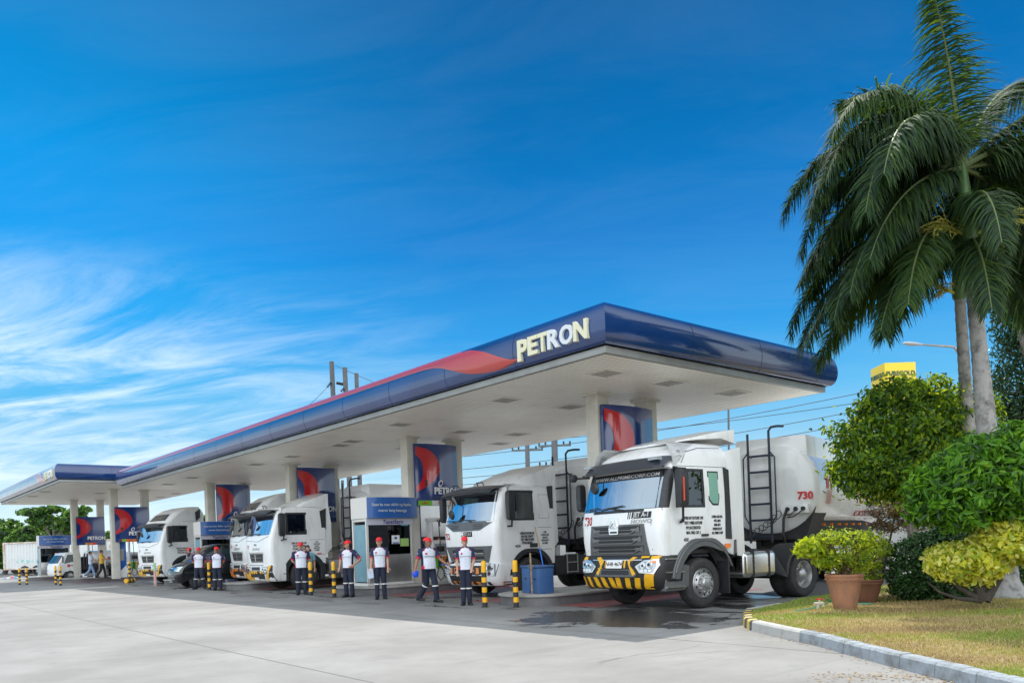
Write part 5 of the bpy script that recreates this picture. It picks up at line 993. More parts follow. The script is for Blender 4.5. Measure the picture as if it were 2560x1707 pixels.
# ---------------------------------------------------------------- black van
def van():
    T = thing('van', 'black passenger van with chrome grille behind three attendants', 'van', (-.35, 26.9, 0), R(-3)); VP = mat('van_black', (.006, .010, .013), .12, coat=1.); VG = mat('van_glass', (.012, .03, .035), .06, coat=.5)
    rows = [(.24, .10, .78, .25), (.42, .02, .84, .25), (.62, .0, .86, .25), (.82, .04, .87, .25), (.98, .16, .87, .25), (1.08, .36, .86, .25), (1.16, .62, .85, .22), (1.50, 1.05, .82, .2), (1.78, 1.42, .76, .2), (1.90, 1.65, .70, .2), (1.96, 2.0, .62, .2)]
    xs = [4.75, 4.7, 4.3, 3.9, 3.4, 2.9, 2.4, 2.0, 1.7, 1.4, 1.2, 1.05, .95, .85, .75, .65, .55, .45]
    S = Shell(rows, xs, curve=.10, z0=lambda x: max(.24, .31 + math.sqrt(max(0, .40 ** 2 - (x - .98) ** 2)), .31 + math.sqrt(max(0, .40 ** 2 - (x - 3.6) ** 2)))); ns = len(xs); br = S.ring
    S.ring = lambda i: [Vector((max(p.x, S.rows[i][1] + .36) if (k < ns or k >= 2 * ns + 17 - ns) else p.x, p.y, p.z)) for k, p in enumerate(br(i))]
    S.mesh('body', [VP], T, sharp=35)
    b = MB(); patch(b, [(-.72, 1.19), (.72, 1.19), (.64, 1.76), (-.64, 1.76)], S.front, .006, 0, 0, 5, True); b.build('windscreen', [WIND, VP], T, sharp=80); b = MB(); patch(b, [(-.72, 1.19), (.72, 1.19), (.64, 1.76), (-.64, 1.76)], S.front, .003, 0, 0, 5, True); b.build('screen_shade', [VG], T, sharp=80)
    b = MB()
    for s in (-1, 1):
        pj = S.side if s < 0 else (lambda u, v, d: Vector((u, -S.side(u, v, d).y, v)))
        patch(b, [(1.25, 1.18), (2.0, 1.18), (2.0, 1.70), (1.60, 1.70)], pj, .006, .01, 0, 1); patch(b, [(2.1, 1.18), (3.3, 1.18), (3.3, 1.70), (2.1, 1.70)], pj, .006, .01, 0, 1); patch(b, [(3.4, 1.18), (4.6, 1.18), (4.55, 1.70), (3.4, 1.70)], pj, .006, .01, 0, 1)
    b.build('side_window', [VG], T)
    b = MB(); patch(b, [(-.46, .80), (.46, .80), (.52, .95), (-.52, .95)], S.front, .02, .03, 0, 3); patch(b, rect(-.40, .83, .40, .87), S.front, .03, .01, 1, 3); patch(b, rect(-.55, .40, .55, .47), S.front, .02, .02, 0, 3); patch(b, rect(-.55, .52, .55, .56), S.front, .02, .02, 0, 3); patch(b, rect(-.6, .44, .6, .53), S.front, .012, .01, 1, 3)
    patch(b, [(.09 * math.cos(R(30 * k)), .93 + .065 * math.sin(R(30 * k))) for k in range(12)], S.front, .045, .02, 0, 0); b.build('grille', [CHROME, MESHG], T)
    b = MB(); patch(b, rect(-.22, .29, .22, .40), S.front, .03, .02, 0, 0); [patch(b, rect(q, .325, q + .03, .37), S.front, .034, .004, 1, 0) for q in (-.17, -.12, -.07, .03, .08, .13)]; b.build('number_plate', [mat('plate_green', (.55, .68, .60), .5), INK], T)
    for s in (-1, 1):
        h = MB(); P_ = [(.50, .80), (.82, .76), (.85, .98), (.56, .97)]; patch(h, P_ if s > 0 else mir(P_), S.front, .012, .02, 0, 3); patch(h, [(s * .64 + .06 * math.cos(R(30 * k)), .88 + .06 * math.sin(R(30 * k))) for k in range(12)], S.front, .022, .01, 1, 0); h.build('headlight', [mat('van_lamp', (.62, .66, .62), .12, coat=.8), CHROME], T)
        m = MB(); m.ell((.98, s * 1.0, 1.16), (.07, .10, .10)); m.tube([(1.05, s * .85, 1.08), (.98, s * .98, 1.1)], .03, 6); m.build('mirror', [CHROME], T)
        wheel(T, .98, s * .84, .31, .31, .22); wheel(T, 3.6, s * .84, .31, .31, .22)
    b = MB(); b.tube([S.front(.2, 1.16, .03), S.front(-.5, 1.3, .02)], .012, 5); b.build('wiper', [BLACKP], T)
    b = MB(); b.tube([S.side(2.0, 1.0, .012), S.side(1.8, 1.6, .012)], .008, 5); b.build('door_trim', [CHROME], T)
van()

# ---------------------------------------------------------------- small tanker, container
def small_tanker():
    T = thing('small_tanker', 'small white tanker truck driving behind the far pumps', 'truck', (-.62, 52.2, 0), R(14), None, .93)
    rows = [(.42, .10, .80, .15), (.7, .04, .84, .15), (1.15, .10, .85, .15), (1.3, .16, .85, .15), (1.95, .60, .80, .15), (2.08, .75, .74, .15), (2.12, .9, .66, .15)]; xs = [1.85] + [x for x in (1.8, 1.7, 1.6, 1.5, 1.4, 1.3, 1.2, 1.1, 1.0, .95, .9, .85, .8, .75, .7, .5, .4)]
    S = Shell(rows, xs, curve=.04, z0=lambda x: max(.42, .38 + math.sqrt(max(0, .5 ** 2 - (x - 1.05) ** 2)))); br = S.ring; ns = len(xs); S.ring = lambda i: [Vector((max(p.x, S.rows[i][1] + .2) if (k < ns or k >= ns + 17) else p.x, p.y, p.z)) for k, p in enumerate(br(i))]
    S.mesh('cab_shell', [WHITE], T); b = MB(); patch(b, [(-.74, 1.32), (.74, 1.32), (.70, 1.92), (-.70, 1.92)], S.front, .004, .01, 0, 3); b.build('windscreen', [mat('van_glass', (.012, .03, .035), .06)], T)
    b = MB()
    for s in (-1, 1):
        pj = S.side if s < 0 else (lambda u, v, d: Vector((u, -S.side(u, v, d).y, v))); patch(b, [(.62, 1.28), (1.5, 1.45), (1.6, 1.95), (.9, 1.95)], pj, .006, .01, 0, 1)
    b.build('door_window', [MATS['van_glass']], T); b = MB(); patch(b, rect(.85, 1.02, 1.05, 1.22), S.side, .004, .004, 0, 0); b.text('PETRON', .17, None, 1, .006, .003, fn=lambda v: S.side(1.38 + v.x, 1.12 + v.y, .004), sx=.9); b.build('door_lettering', [RED, INK], T)
    b = MB(); patch(b, rect(-.85, .42, .85, .58), S.front, .03, .03, 0, 3); b.build('bumper', [WHITE], T)
    for s in (-1, 1): b = MB(); patch(b, [(s * .5, .72), (s * .8, .72), (s * .8, .88), (s * .5, .88)], S.front, .012, .02, 0, 2); b.build('headlight', [LAMP], T)
    b = MB(); b.tube([(.55, -.85, 1.8), (.45, -1.05, 1.75), (.45, -1.05, 1.35)], .05, 6); b.build('mirror', [BLACKP], T)
    b = MB(); b.box(1.9, 5.6, -.35, .35, .5, .75, 0); b.box(1.95, 2.6, -.8, .8, .75, 1.75, 0); b.box(2.0, 5.5, -.85, .85, .75, 1.05, 0); b.build('chassis', [CHASSIS], T, bevel=.04)
    for k in range(3): b = MB(); b.tube([(2.1 + .2 * k, -.82, .9), (2.05 + .2 * k, -.88, 1.5), (2.15 + .2 * k, -.86, 2.0)], .05, 6); b.build('hose_reel', [BLACKP], T)
    n = 24; b = MB(); b.loft([[Vector((x, 1.0 * k * math.cos(2 * math.pi * q / n), 1.62 + .58 * k * math.sin(2 * math.pi * q / n))) for q in range(n)] for x, k in ((2.75, .02), (2.76, .9), (2.82, 1), (5.5, 1), (5.56, .9), (5.57, .02))], 0); o = b.build('tank', [TANKW], T, sharp=30)
    b = MB(); b.text('FLAMMABLE', .42, None, 0, .008, .003, fn=lambda v: Vector((4.2 + v.x, -1.0 * math.sqrt(max(0, 1 - ((v.y + .02) / .58) ** 2)) - .012, 1.60 + v.y))); b.build('lettering', [RED], o)
    for x in (1.05, 4.6):
        for s in (-1, 1): wheel(T, x, s * .86, .39, .39, .22)
small_tanker()
def container():
    a, c = at(12, 1432, 80), at(278, 1424, 80); a.z = c.z = .0; d = (c - a); d.z = 0; ln = d.length; T = thing('shipping_container', 'long white shipping container with rusty top edge on a trailer', 'container', (a.x, a.y, 0), math.atan2(d.y, d.x)); b = MB(); RUSTW = mat('container_white', (.62, .65, .64), .5, noise=(.8, (.45, .42, .38), .5, .9))
    pts = []; x = 0
    while x < ln: pts += [(x, 0), (x + .12, 0), (x + .16, .04), (x + .26, .04)]; x += .30
    b.prism([(px, py, .72) for px, py in pts] + [(ln, 2.4, .72), (0, 2.4, .72)], (0, 0, 2.5), 0); b.build('box_wall', [RUSTW], T)
    b = MB(); RU = mat('container_rust', (.45, .33, .24), .8, noise=(2.5, (.66, .64, .6), .45, .6)); b.box(-.05, ln + .05, -.06, .1, 3.22, 3.36, 0); b.box(-.05, ln + .05, -.06, .1, .62, .75, 0); b.box(-.08, .1, -.07, .12, .62, 3.36, 0); b.box(ln - .1, ln + .08, -.07, .12, .62, 3.36, 0); b.box(0, ln, 2.3, 2.45, .62, 3.36, 0); b.build('corner_frame', [RU], T)
    b = MB(); [b.box(1.2 + .5 * q, 1.2 + .5 * q + .16 + .07 * (q * 7 % 3), -.014, -.006, 1.3 + .05 * (q % 2), 1.5 + .06 * (q * 5 % 3)) for q in range(9)]; b.build('faded_lettering', [mat('faded_teal', (.30, .58, .55), .7)], T)
    b = MB(); b.box(.3, ln - .3, .6, 1.8, .3, .62, 0); b.build('trailer_frame', [CHASSIS], T)
    for x in (2.0, 3.2, ln - 2): wheel(T, x, .25, .5, .5, .3)
container()
def bunting():
    a, c = at(-40, 1440, 70), at(104, 1437, 66); T = thing('bunting_string', 'string of small red, white and blue pennants low at the left edge', 'bunting', a); d = c - a; b = MB(); P_ = lambda t: d * t + Vector((0, 0, -.25 * math.sin(math.pi * ((t * 2.0) % 1))))
    b.tube([P_(k / 40) for k in range(41)], .02, 5); b.build('cord', [WINK], T); cols = [WINK, mat('flag_cyan', (.05, .42, .65), .6), mat('flag_pink', (.75, .2, .28), .6)]; e = d.normalized()
    for k in range(15):
        t = (k + .5) / 15; p = P_(t); b = MB(); b.prism([p - e * .22, p + e * .22, p + e * .16 + Vector((0, 0, -.38)), p + Vector((0, 0, -.52)), p - e * .16 + Vector((0, 0, -.38))], (.01, .02, 0), 0); b.build('flag', [cols[(k * 2) % 3]], T)
bunting()
# ---------------------------------------------------------------- poles, wires, far signs
POLE = mat('pole_concrete', (.13, .135, .14), .8, noise=(3, (.08, .08, .08), .4, .8)); WIRE = mat('wire_black', (.03, .03, .035), .6)
def pole(pt, pb, z, r, label, arms=0):
    a, c = at(*pt, z), at(*pb, z); c2 = c + (c - a) * ((c.z) / (a.z - c.z)); T = thing('utility_pole', label, 'utility pole', (c2.x, c2.y, 0), 0, 'utility poles beyond the station'); o = Vector((c2.x, c2.y, 0)); b = MB(); b.tube([c2 - o, a - o], [r * 1.2, r], 10); b.build('shaft', [POLE], T)
    right = Vector((math.cos(YAW), math.sin(YAW), 0))
    for k in range(arms):
        q = a - o - Vector((0, 0, .3 + 1.1 * k)); b = MB(); b.box(-.9, .9, -.05, .05, -.05, .05, 0, Matrix.Translation(q) @ Matrix.Rotation(YAW, 4, 'Z')); t = b.build('crossarm', [POLE], T)
        for s in (-.85, -.5, .5, .85): b = MB(); b.tube([q + right * s, q + right * s + Vector((0, 0, .22))], .05, 6); b.build('insulator', [WIRE], t)
    return a
p1 = pole((829, 904), (846, 1290), 58, .17, 'tallest of three grey poles rising over the canopy roof'); p2 = pole((862, 919), (877, 1290), 57, .17, 'middle of three grey poles rising over the canopy roof'); p3 = pole((891, 933), (902, 1290), 59, .15, 'shortest of three grey poles rising over the canopy roof')
p4 = pole((1318, 1112), (1320, 1200), 46, .13, 'slender utility pole with one crossarm under the canopy above truck 752', 1); p5 = pole((1386, 1100), (1388, 1200), 44, .17, 'utility pole with two crossarms under the canopy left of the nearest truck', 2)
p6 = pole((856, 1200), (857, 1290), 64, .12, 'thin far post low behind the square cab truck')
pole((1821, 1010), (1822, 1120), 50, .06, 'thin lamp mast above the roof of the nearest cab')
def span(a, c, sag, label, r=.02):
    b = MB(); a, c = Vector(a), Vector(c); b.tube([a.lerp(c, k / 14) - Vector((0, 0, sag * 4 * (k / 14) * (1 - k / 14))) for k in range(15)], r, 4); tag(b.build('overhead_wire', [WIRE]), label, 'wire', 'overhead wires beyond the station')
def insul(a, c, label):
    b = MB(); a, c = Vector(a), Vector(c); b.tube([a, c], .04, 6)
    for k in range(5): m_ = a.lerp(c, (k + .5) / 5); b.tube([m_, m_ + (c - a) * .06], .11, 8)
    tag(b.build('insulator_string', [WIRE]), label, 'insulator', 'insulators on the grey poles')
insul(at(828, 955, 57.8), at(818, 968, 57.8), 'insulator hanging left of the tallest grey pole'); insul(at(841, 957, 57.6), at(861, 961, 57.2), 'insulator strung between the two taller grey poles'); insul(at(860, 970, 56.8), at(852, 979, 56.8), 'insulator hanging left of the middle grey pole')
span(at(818, 968, 57.8), at(700, 1060, 70), .3, 'wire falling left from the tallest grey pole'); span(at(838, 913, 57.8), at(1320, 1060, 60), .6, 'wire running right from the tallest grey pole above the canopy')
for k, (y0, y1) in enumerate(((1052, 985), (1022, 1018), (1084, 1030), (1105, 1062), (1122, 1090), (1130, 1108))): span(at(1150, y0 + 90, 60), at(2330, y1 - 42, 52), .5, ('wire in the gap behind the nearest tank', 'wire crossing the sky behind the nearest tanker')[0] if False else ['topmost', 'second', 'third', 'fourth', 'fifth', 'lowest'][k] + ' wire of those crossing behind the nearest tanker', .022)
def street_lamp():
    a, h = at(2400, 868, 30), at(2300, 861, 30); T = thing('street_lamp', 'grey street lamp head poking left between the palm fronds', 'street lamp', (a.x, a.y, 0)); o = Vector((a.x, a.y, 0)); b = MB(); b.tube([(0, 0, 0), (0, 0, a.z - .3), Vector((0, 0, a.z)) + (h - a) * .15, h - o], [.09, .07, .05, .035], 8); b.build('pole', [TRIM], T)
    d = (h - a).normalized(); b = MB(); pts = [h - o - d * .1, h - o + d * .12, h - o + d * .35, h - o + d * .55, h - o + d * .66]; b.tube(pts, [.05, .10, .13, .10, .03], 10, flat=.6); b.build('lamp_head', [mat('lamp_grey', (.42, .44, .46), .4)], T)
street_lamp()
def tower_sign():
    a = at(2213, 958, 85); c = at(2291, 958, 85); h = (958 - 907) / 2000 * 85; d = c - a; d.z = 0; T = thing('tower_sign', 'tall yellow box sign with green lettering behind the round tree', 'sign', (a.x, a.y, 0), math.atan2(d.y, d.x)); W_ = d.length; z0 = a.z - 1.6; YS = mat('sign_yellow', (.78, .55, .02), .4); b = MB(); b.box(0, W_, 0, W_, z0, z0 + h + 1.6, 0); b.build('box_panel', [YS], T, bevel=.05)
    b = MB(); tx = frame((W_ / 2, -.03, z0 + 2.6), (1, 0, 0), (0, 0, 1)); b.text('PUREGOLD', .66, tx, 0, .02, .02, sx=.92); b.text('PRICE CLUB', .5, frame((W_ / 2, -.03, z0 + 1.95), (1, 0, 0), (0, 0, 1)), 0, .02, .02, sx=.9); b.text('PUREGOLD', .66, frame((-.03, W_ / 2, z0 + 2.6), (0, -1, 0), (0, 0, 1)), 0, .02, .02, sx=.92); b.build('lettering', [mat('sign_dark_green', (.01, .09, .06), .5)], T)
    b = MB(); b.tube([(W_ / 2, W_ / 2, 0), (W_ / 2, W_ / 2, z0 + .2)], .5, 12); b.build('mast', [TRIM], T)
tower_sign()
# far things behind the lorries
def box_trailer():
    a = at(1018, 1312, 44); T = thing('box_trailer', 'white box trailer with red reflectors parked behind the kiosk pump', 'trailer', (a.x, a.y, 0), R(-42)); b = MB(); b.box(0, 6.5, 0, 2.4, 1.1, 3.85, 0); b.build('box_body', [WHITE], T, bevel=.04); b = MB()
    for k in range(8): b.box(.3 + .8 * k, .7 + .8 * k, -.012, .0, 2.92, 3.02, 0)
    b.build('reflector', [RED], T); b = MB(); b.box(.2, 6.3, .4, 2.0, .6, 1.1, 0); b.build('frame', [CHASSIS], T)
    for x in (4.2, 5.4): wheel(T, x, .1, .5, .5, .3)
box_trailer()
def low_building():
    a, c = at(2140, 1390, 62), at(2700, 1372, 62); d = c - a; d.z = 0; T = thing('roadside_building', 'low pale building with green glass bands seen between tanker and bush', 'building', (a.x, a.y, 0), math.atan2(d.y, d.x)); b = MB(); W_ = d.length; b.box(0, W_, 0, 6, 0, 3.6, 0); b.build('wall', [mat('far_wall', (.5, .55, .55), .6)], T)
    for z in (.8, 1.7, 2.6): b = MB(); b.box(.2, W_ - .2, -.06, -.001, z, z + .5, 0); b.build('window', [mat('far_glass', (.12, .25, .24), .15)], T)
    b = MB(); b.box(-.3, W_ + .3, -.5, 6.3, 3.6, 3.8); b.build('roof', [TRIM], T)
low_building()
w_ = MB(); w_.box(0, .2, 0, 130, 0, 2.1, 0); o = w_.build('boundary_wall', [mat('wall_grey', (.42, .42, .40), .8, noise=(.5, (.28, .27, .25), .4, .8))]); o.location = (48, -8, 0); tag(o, 'long grey boundary wall far behind the lorries', 'wall')
# ---------------------------------------------------------------- people
def capsules(parts, voxel, smooth=2):
    """one continuous skin: tapered limbs (p0, p1, r0, r1[, flatten axis scale]) and ellipsoids (centre, radii) fused by a voxel remesh"""
    b = MB()
    for p in parts:
        if len(p) == 2: b.ell(p[0], p[1], 0, 14, 10)
        else:
            a, c, r0, r1 = Vector(p[0]), Vector(p[1]), p[2], p[3]; d = (c - a).normalized()
            b.tube([a - d * r0 * .95, a - d * r0 * .6, a, c, c + d * r1 * .6, c + d * r1 * .95], [r0 * .3, r0 * .8, r0, r1, r1 * .8, r1 * .3], 10, flat=p[4] if len(p) > 4 else None)
    o = b.build('t', []); m = o.modifiers.new('r', 'REMESH'); m.mode = 'VOXEL'; m.voxel_size = voxel; s = o.modifiers.new('s', 'SMOOTH'); s.iterations = smooth; s.factor = .5
    me = bpy.data.meshes.new_from_object(o.evaluated_get(bpy.context.evaluated_depsgraph_get())); bpy.data.objects.remove(o); me.polygons.foreach_set('use_smooth', [True] * len(me.polygons)); return me
def link(name, me, m, parent):
    o = bpy.data.objects.new(name, me); me.materials.clear(); me.materials.append(m); COL.objects.link(o); o.parent = parent; return o
NAVY = mat('uniform_navy', (.016, .026, .075), .8, bump=(30, .4)); SHIRTW = mat('uniform_white', (.66, .70, .78), .8, bump=(9, .6)); CAPR = mat('cap_red', (.72, .02, .03), .7); UNIR = mat('uniform_red', (.60, .01, .05), .7); SHOE = mat('boot_black', (.012, .012, .014), .5); BAND = mat('reflective_band', (.70, .70, .66), .4); TROU = mat('trousers_navy', (.014, .020, .042), .85, bump=(20, .5))
def hand(w, d, curl=.5, side=1):
    """palm, four unequal bent fingers and a thumb that leaves the side of the palm; w wrist, d direction of the hand"""
    d = Vector(d).normalized(); sd = d.cross(Vector((0, 1, 0))); sd = (sd if sd.length > .1 else Vector((1, 0, 0))).normalized(); fw = sd.cross(d) * (1 if side > 0 else 1); w = Vector(w); P_ = [(w, w + d * .085, .026, .034, 1.0)]
    for k, (o, l) in enumerate(((-.028, .066), (-.0095, .078), (.0095, .073), (.027, .056))):
        k0 = w + d * .085 + sd * o; k1 = k0 + (d + fw * -curl * .5).normalized() * l * .5; k2 = k1 + (d * .7 + fw * -curl).normalized() * l * .5; P_ += [(k0, k1, .0105, .0095), (k1, k2, .0095, .0085)]
    t0 = w + d * .03 - sd * .03 * side; t1 = t0 + (d * .7 - sd * .7 * side - fw * .25).normalized() * .045; P_ += [(t0, t1, .0125, .0115), (t1, t1 + (d - sd * .1 * side - fw * .4).normalized() * .032, .0115, .0095)]
    return P_
def person(loc, yaw, label, arms, legs=None, head=0., sc=1., kit='uniform', belly=0., lean=(0, 0), nod=0., group=None, cap_back=False, skin=SKIN, girth=1.):
    T = thing('person', label, 'person', loc, R(yaw), group, sc); T.scale = (sc * girth, sc * girth, sc); tw = Vector((lean[0], lean[1], 0))
    hipz = .90; neck = Vector((0, 0, 1.455)) + tw; hc = neck + Vector((0, -.012, .145)); Rh = Matrix.Translation(hc) @ Matrix.Rotation(R(head), 4, 'Z') @ Matrix.Rotation(R(nod), 4, 'X')
    legs = legs or [((-.095, -.01, .49), (-.105, .01, .085), -12), ((.095, -.01, .49), (.105, .01, .085), 12)]
    sh = [Vector((-.19, 0, 1.385)) + tw, Vector((.19, 0, 1.385)) + tw]
    H_ = lambda x, y, z: Rh @ Vector((x, y, z)); body = []
    # head: skull, jaw, brow, nose, ears
    def he(c, r): 
        q = Rh @ Vector(c); body.append((q, r))
    he((0, .012, .03), (.077, .093, .088)); he((0, -.012, -.045), (.060, .070, .062)); he((0, -.035, -.085), (.034, .036, .026)); he((0, -.062, .012), (.05, .026, .022))
    body.append((H_(0, -.085, .012), H_(0, -.103, -.03), .011, .016)); body.append((H_(0, -.075, -.062), H_(0, -.078, -.066), .02, .018))
    for s in (-1, 1): he((s * .078, .015, -.012), (.013, .024, .034))
    body.append((neck + Vector((0, .012, -.03)), hc + Vector((0, .008, -.05)), .058, .054)); body += [(Vector((0, 0, 1.30)) + tw, (.155, .095, .14)), (Vector((0, 0, 1.08)) + tw * .5, (.14, .10 + belly * .6, .16)), (Vector((0, 0, .95)), (.12, .075, .10))]
    for i, (el, wr, hd, cu) in enumerate(arms):
        s = sh[i]; el, wr = Vector(el), Vector(wr); body += [(Vector((s.x * .55, s.y, s.z - .01)), s, .06, .055), (s, el, .052, .042), (el, el.lerp(wr, .3), .042, .044), (el.lerp(wr, .3), wr, .042, .028)]; body += hand(wr, hd, cu, 1 if i == 0 else -1)
    for i, (kn, an, tz) in enumerate(legs): hp = Vector(((-.09, .09)[i], 0, .88)); body += [(hp, kn, .062, .048), (kn, an, .048, .038)]
    link('body', capsules(body, .0085, 2), skin, T)
    # face
    for s in (-1, 1):
        b = MB(); b.ell((0, 0, 0), (.0135, .006, .0075), 0, 10, 6, Matrix.Translation(H_(s * .031, -.083, .008)) @ Matrix.Rotation(R(head), 4, 'Z')); b.ell((0, -.003, 0), (.006, .005, .0065), 1, 8, 6, Matrix.Translation(H_(s * .031, -.0855, .008)) @ Matrix.Rotation(R(head), 4, 'Z')); b.build('eye', [mat('eye_white', (.7, .68, .64), .3), HAIR], T)
        b = MB(); b.tube([H_(s * .014, -.088, .030), H_(s * .032, -.089, .034), H_(s * .05, -.078, .028)], .0045, 5); b.build('eyebrow', [HAIR], T)
    b = MB(); b.tube([H_(-.022, -.088, -.062), H_(0, -.098, -.060), H_(.022, -.088, -.062)], .0055, 6); b.build('mouth', [mat('lips', (.28, .09, .08), .5)], T)
    b = MB(); b.loft([[Rh @ Vector((.0815 * k * math.cos(2 * math.pi * q / 16), .018 + .098 * k * math.sin(2 * math.pi * q / 16) - (.02 if math.sin(2 * math.pi * q / 16) < -.3 and z < .06 else 0) * 0, z)) for q in range(16) if True] for z, k in ((.045, 1.0), (.09, .92), (.125, .55), (.132, .05))] , 0)
    if kit != 'uniform': b.loft([[Rh @ Vector((.083 * math.cos(R(a)), .018 + .10 * math.sin(R(a)), z)) for a in range(-20, 201, 20)] for z in (-.05, .0, .05)], 0, cap=False); b.ell(H_(0, .03, .055), (.088, .10, .08), 0)
    else: b.loft([[Rh @ Vector((.0805 * math.cos(R(a)), .016 + .099 * math.sin(R(a)), z)) for a in range(0, 181, 20)] for z in (-.035, .02, .05)], 0, cap=False)
    b.f = b.f; b.build('hair', [HAIR], T)
    if kit == 'uniform':
        b = MB(); b.loft([[Rh @ Vector((.089 * k * math.cos(2 * math.pi * q / 18), .012 + .105 * k * math.sin(2 * math.pi * q / 18), z)) for q in range(18)] for z, k in ((.040, 1.0), (.075, .99), (.105, .86), (.13, .58), (.14, .1))], 0, sharp if False else True)
        b.ell(H_(0, .012, .141), (.012, .012, .006), 0, 8, 4); c = b.build('cap', [CAPR], T, sharp=60)
        b = MB(); s_ = 1 if not cap_back else -1; rim = [(-.078, -.045), (-.07, -.12), (-.035, -.16), (0, -.17), (.035, -.16), (.07, -.12), (.078, -.045)]; vs = [Rh @ Vector((x, y * s_, .046 - .012 * (abs(x) / .078) ** 2 - .10 * max(0, abs(y) - .045))) for x, y in rim]; b.prism(vs, (0, 0, .009), 0); b.build('peak', [CAPR], c)
    # shirt
    rs = [(.90, .172 + belly * .4, .128 + belly, 0), (.98, .165 + belly * .5, .122 + belly * 1.1, 0), (1.08, .160 + belly * .5, .118 + belly, .3), (1.20, .172, .120, .6), (1.30, .185, .120, .85), (1.37, .192, .110, 1), (1.42, .155, .092, 1), (1.455, .085, .070, 1), (1.475, .066, .066, 1)]
    if kit == 'casual': pass
    b = MB(); n = 28; rg = [[Vector((a * math.copysign(abs(math.cos(2 * math.pi * q / n)) ** .85, math.cos(2 * math.pi * q / n)), -(belly * .5 if 0 else 0) + c * math.copysign(abs(math.sin(2 * math.pi * q / n)) ** .85, math.sin(2 * math.pi * q / n)) - (belly * .35 if z < 1.15 else 0), z)) + tw * k for q in range(n)] for z, a, c, k in rs]
    def shirt_m(i, q):
        ang = (q + .5) / n * 360; sd = abs(math.cos(R(ang)))
        if kit != 'uniform': return 0
        if i == 0 and sd > .72: return 2
        if i >= 5: return 0 if sd < .62 else (2 if sd < .80 else 1)
        return 1 if sd > .86 else 0
    b.loft(rg, 0, cap=False, mf=shirt_m); sm = [SHIRTW, NAVY, UNIR] if kit == 'uniform' else [kit_mats[kit][0]]
    so = b.build('shirt', sm, T, sharp=60)
    if kit == 'uniform':
        b = MB(); b.loft([[Vector((r * math.cos(R(a)), .004 + r * math.sin(R(a)) * (1.0), z - .02 * (math.sin(R(a)) < -.5))) + tw for a in range(-70, 251, 20)] for z, r in ((1.455, .082), (1.495, .068), (1.50, .064))], 0, cap=False); b.prism([Vector((s * .012, -.075, 1.47)) + tw for s in (0,)] + [Vector((.055, -.082, 1.44)) + tw, Vector((.062, -.05, 1.475)) + tw], (0, -.006, 0), 0); b.prism([Vector((0, -.075, 1.47)) + tw, Vector((-.055, -.082, 1.44)) + tw, Vector((-.062, -.05, 1.475)) + tw], (0, -.006, 0), 0); b.build('collar', [NAVY], so)
        yf = lambda z: -(.128 if z < 1.25 else .124) - belly * (1.35 if z < 1.15 else .2)
        b = MB(); b.box(-.12, -.075, yf(1.31) - .004, yf(1.31) + .03, 1.285, 1.325, 0); b.build('chest_emblem', [UNIR], so).location = tw
        b = MB(); b.box(-.15, .15, yf(1.235) - .0015, yf(1.235) + .03, 1.228, 1.240, 0); b.build('chest_stripe', [mat('stripe_grey', (.25, .27, .32), .7)], so).location = tw * .8
        b = MB()
        for z in (1.37, 1.16, 1.08, 1.0): b.ell((.005, yf(z) + .002, z), (.007, .004, .007), 0, 6, 4)
        b.build('button', [INK], so).location = tw * .5
    for i, (el, wr, hd, cu) in enumerate(arms):
        s = sh[i]; el = Vector(el); e2 = s.lerp(el, .80); ins = Vector((s.x * .72, s.y, s.z + .005)); b = MB(); b.tube([ins, s + Vector((0, 0, .004)), s.lerp(el, .4), e2], [.066, .070, .068, .068], 12, 0, cap=False)
        if kit == 'uniform': b.tube([s.lerp(el, .70), s.lerp(el, .83)], [.071, .071], 12, 1); 
        sl = b.build('sleeve', [NAVY, UNIR] if kit == 'uniform' else [kit_mats[kit][0]], T)
        if kit == 'uniform': b = MB(); o_ = Vector((math.copysign(.064, s.x), -.02, 0)); b.ell(s.lerp(el, .3) + o_, (.014, .03, .012), 0, 8, 5); b.ell(s.lerp(el, .52) + o_, (.014, .03, .014), 1, 8, 5); b.build('sleeve_patch', [WINK, mat('patch_pink', (.6, .3, .36), .6)], sl)
    # trousers, bands, boots
    tr = [(Vector((0, 0, .93)), (.158, .112 + belly * .5, .085))]
    for i, (kn, an, tz) in enumerate(legs):
        kn, an = Vector(kn), Vector(an); hp = Vector(((-.085, .085)[i], 0, .87)); tr += [(hp, kn, .098, .076), (kn, an, .076, .066)]
    link('trousers', capsules(tr, .013, 3), TROU if kit == 'uniform' else kit_mats[kit][1], T)
    for i, (kn, an, tz) in enumerate(legs):
        kn, an = Vector(kn), Vector(an)
        if kit == 'uniform': b = MB(); k0, k1 = kn.lerp(an, .10), kn.lerp(an, .18); b.tube([k0, k1], [.0815, .081], 14, 0, cap=False); b.build('knee_band', [BAND], T)
        M = Matrix.Translation((an.x, an.y, an.z - .085)) @ Matrix.Rotation(R(tz), 4, 'Z'); b = MB()
        sec = lambda y, w_, h: [M @ Vector((w_ * math.cos(R(a)), y, max(.0, h * .5 + h * .5 * math.sin(R(a))))) for a in range(0, 360, 30)]
        b.loft([sec(.095, .02, .05), sec(.085, .042, .085), sec(.03, .046, .125), sec(-.03, .044, .115), sec(-.09, .05, .075), sec(-.15, .047, .06), sec(-.185, .028, .045), sec(-.195, .01, .03)], 0); b.tube([M @ Vector((0, .03, .07)), M @ Vector((0, .02, .17))], [.055, .055], 10, 0); b.build('boot', [SHOE if kit != 'white_tee' else PAPER], T)
    return T
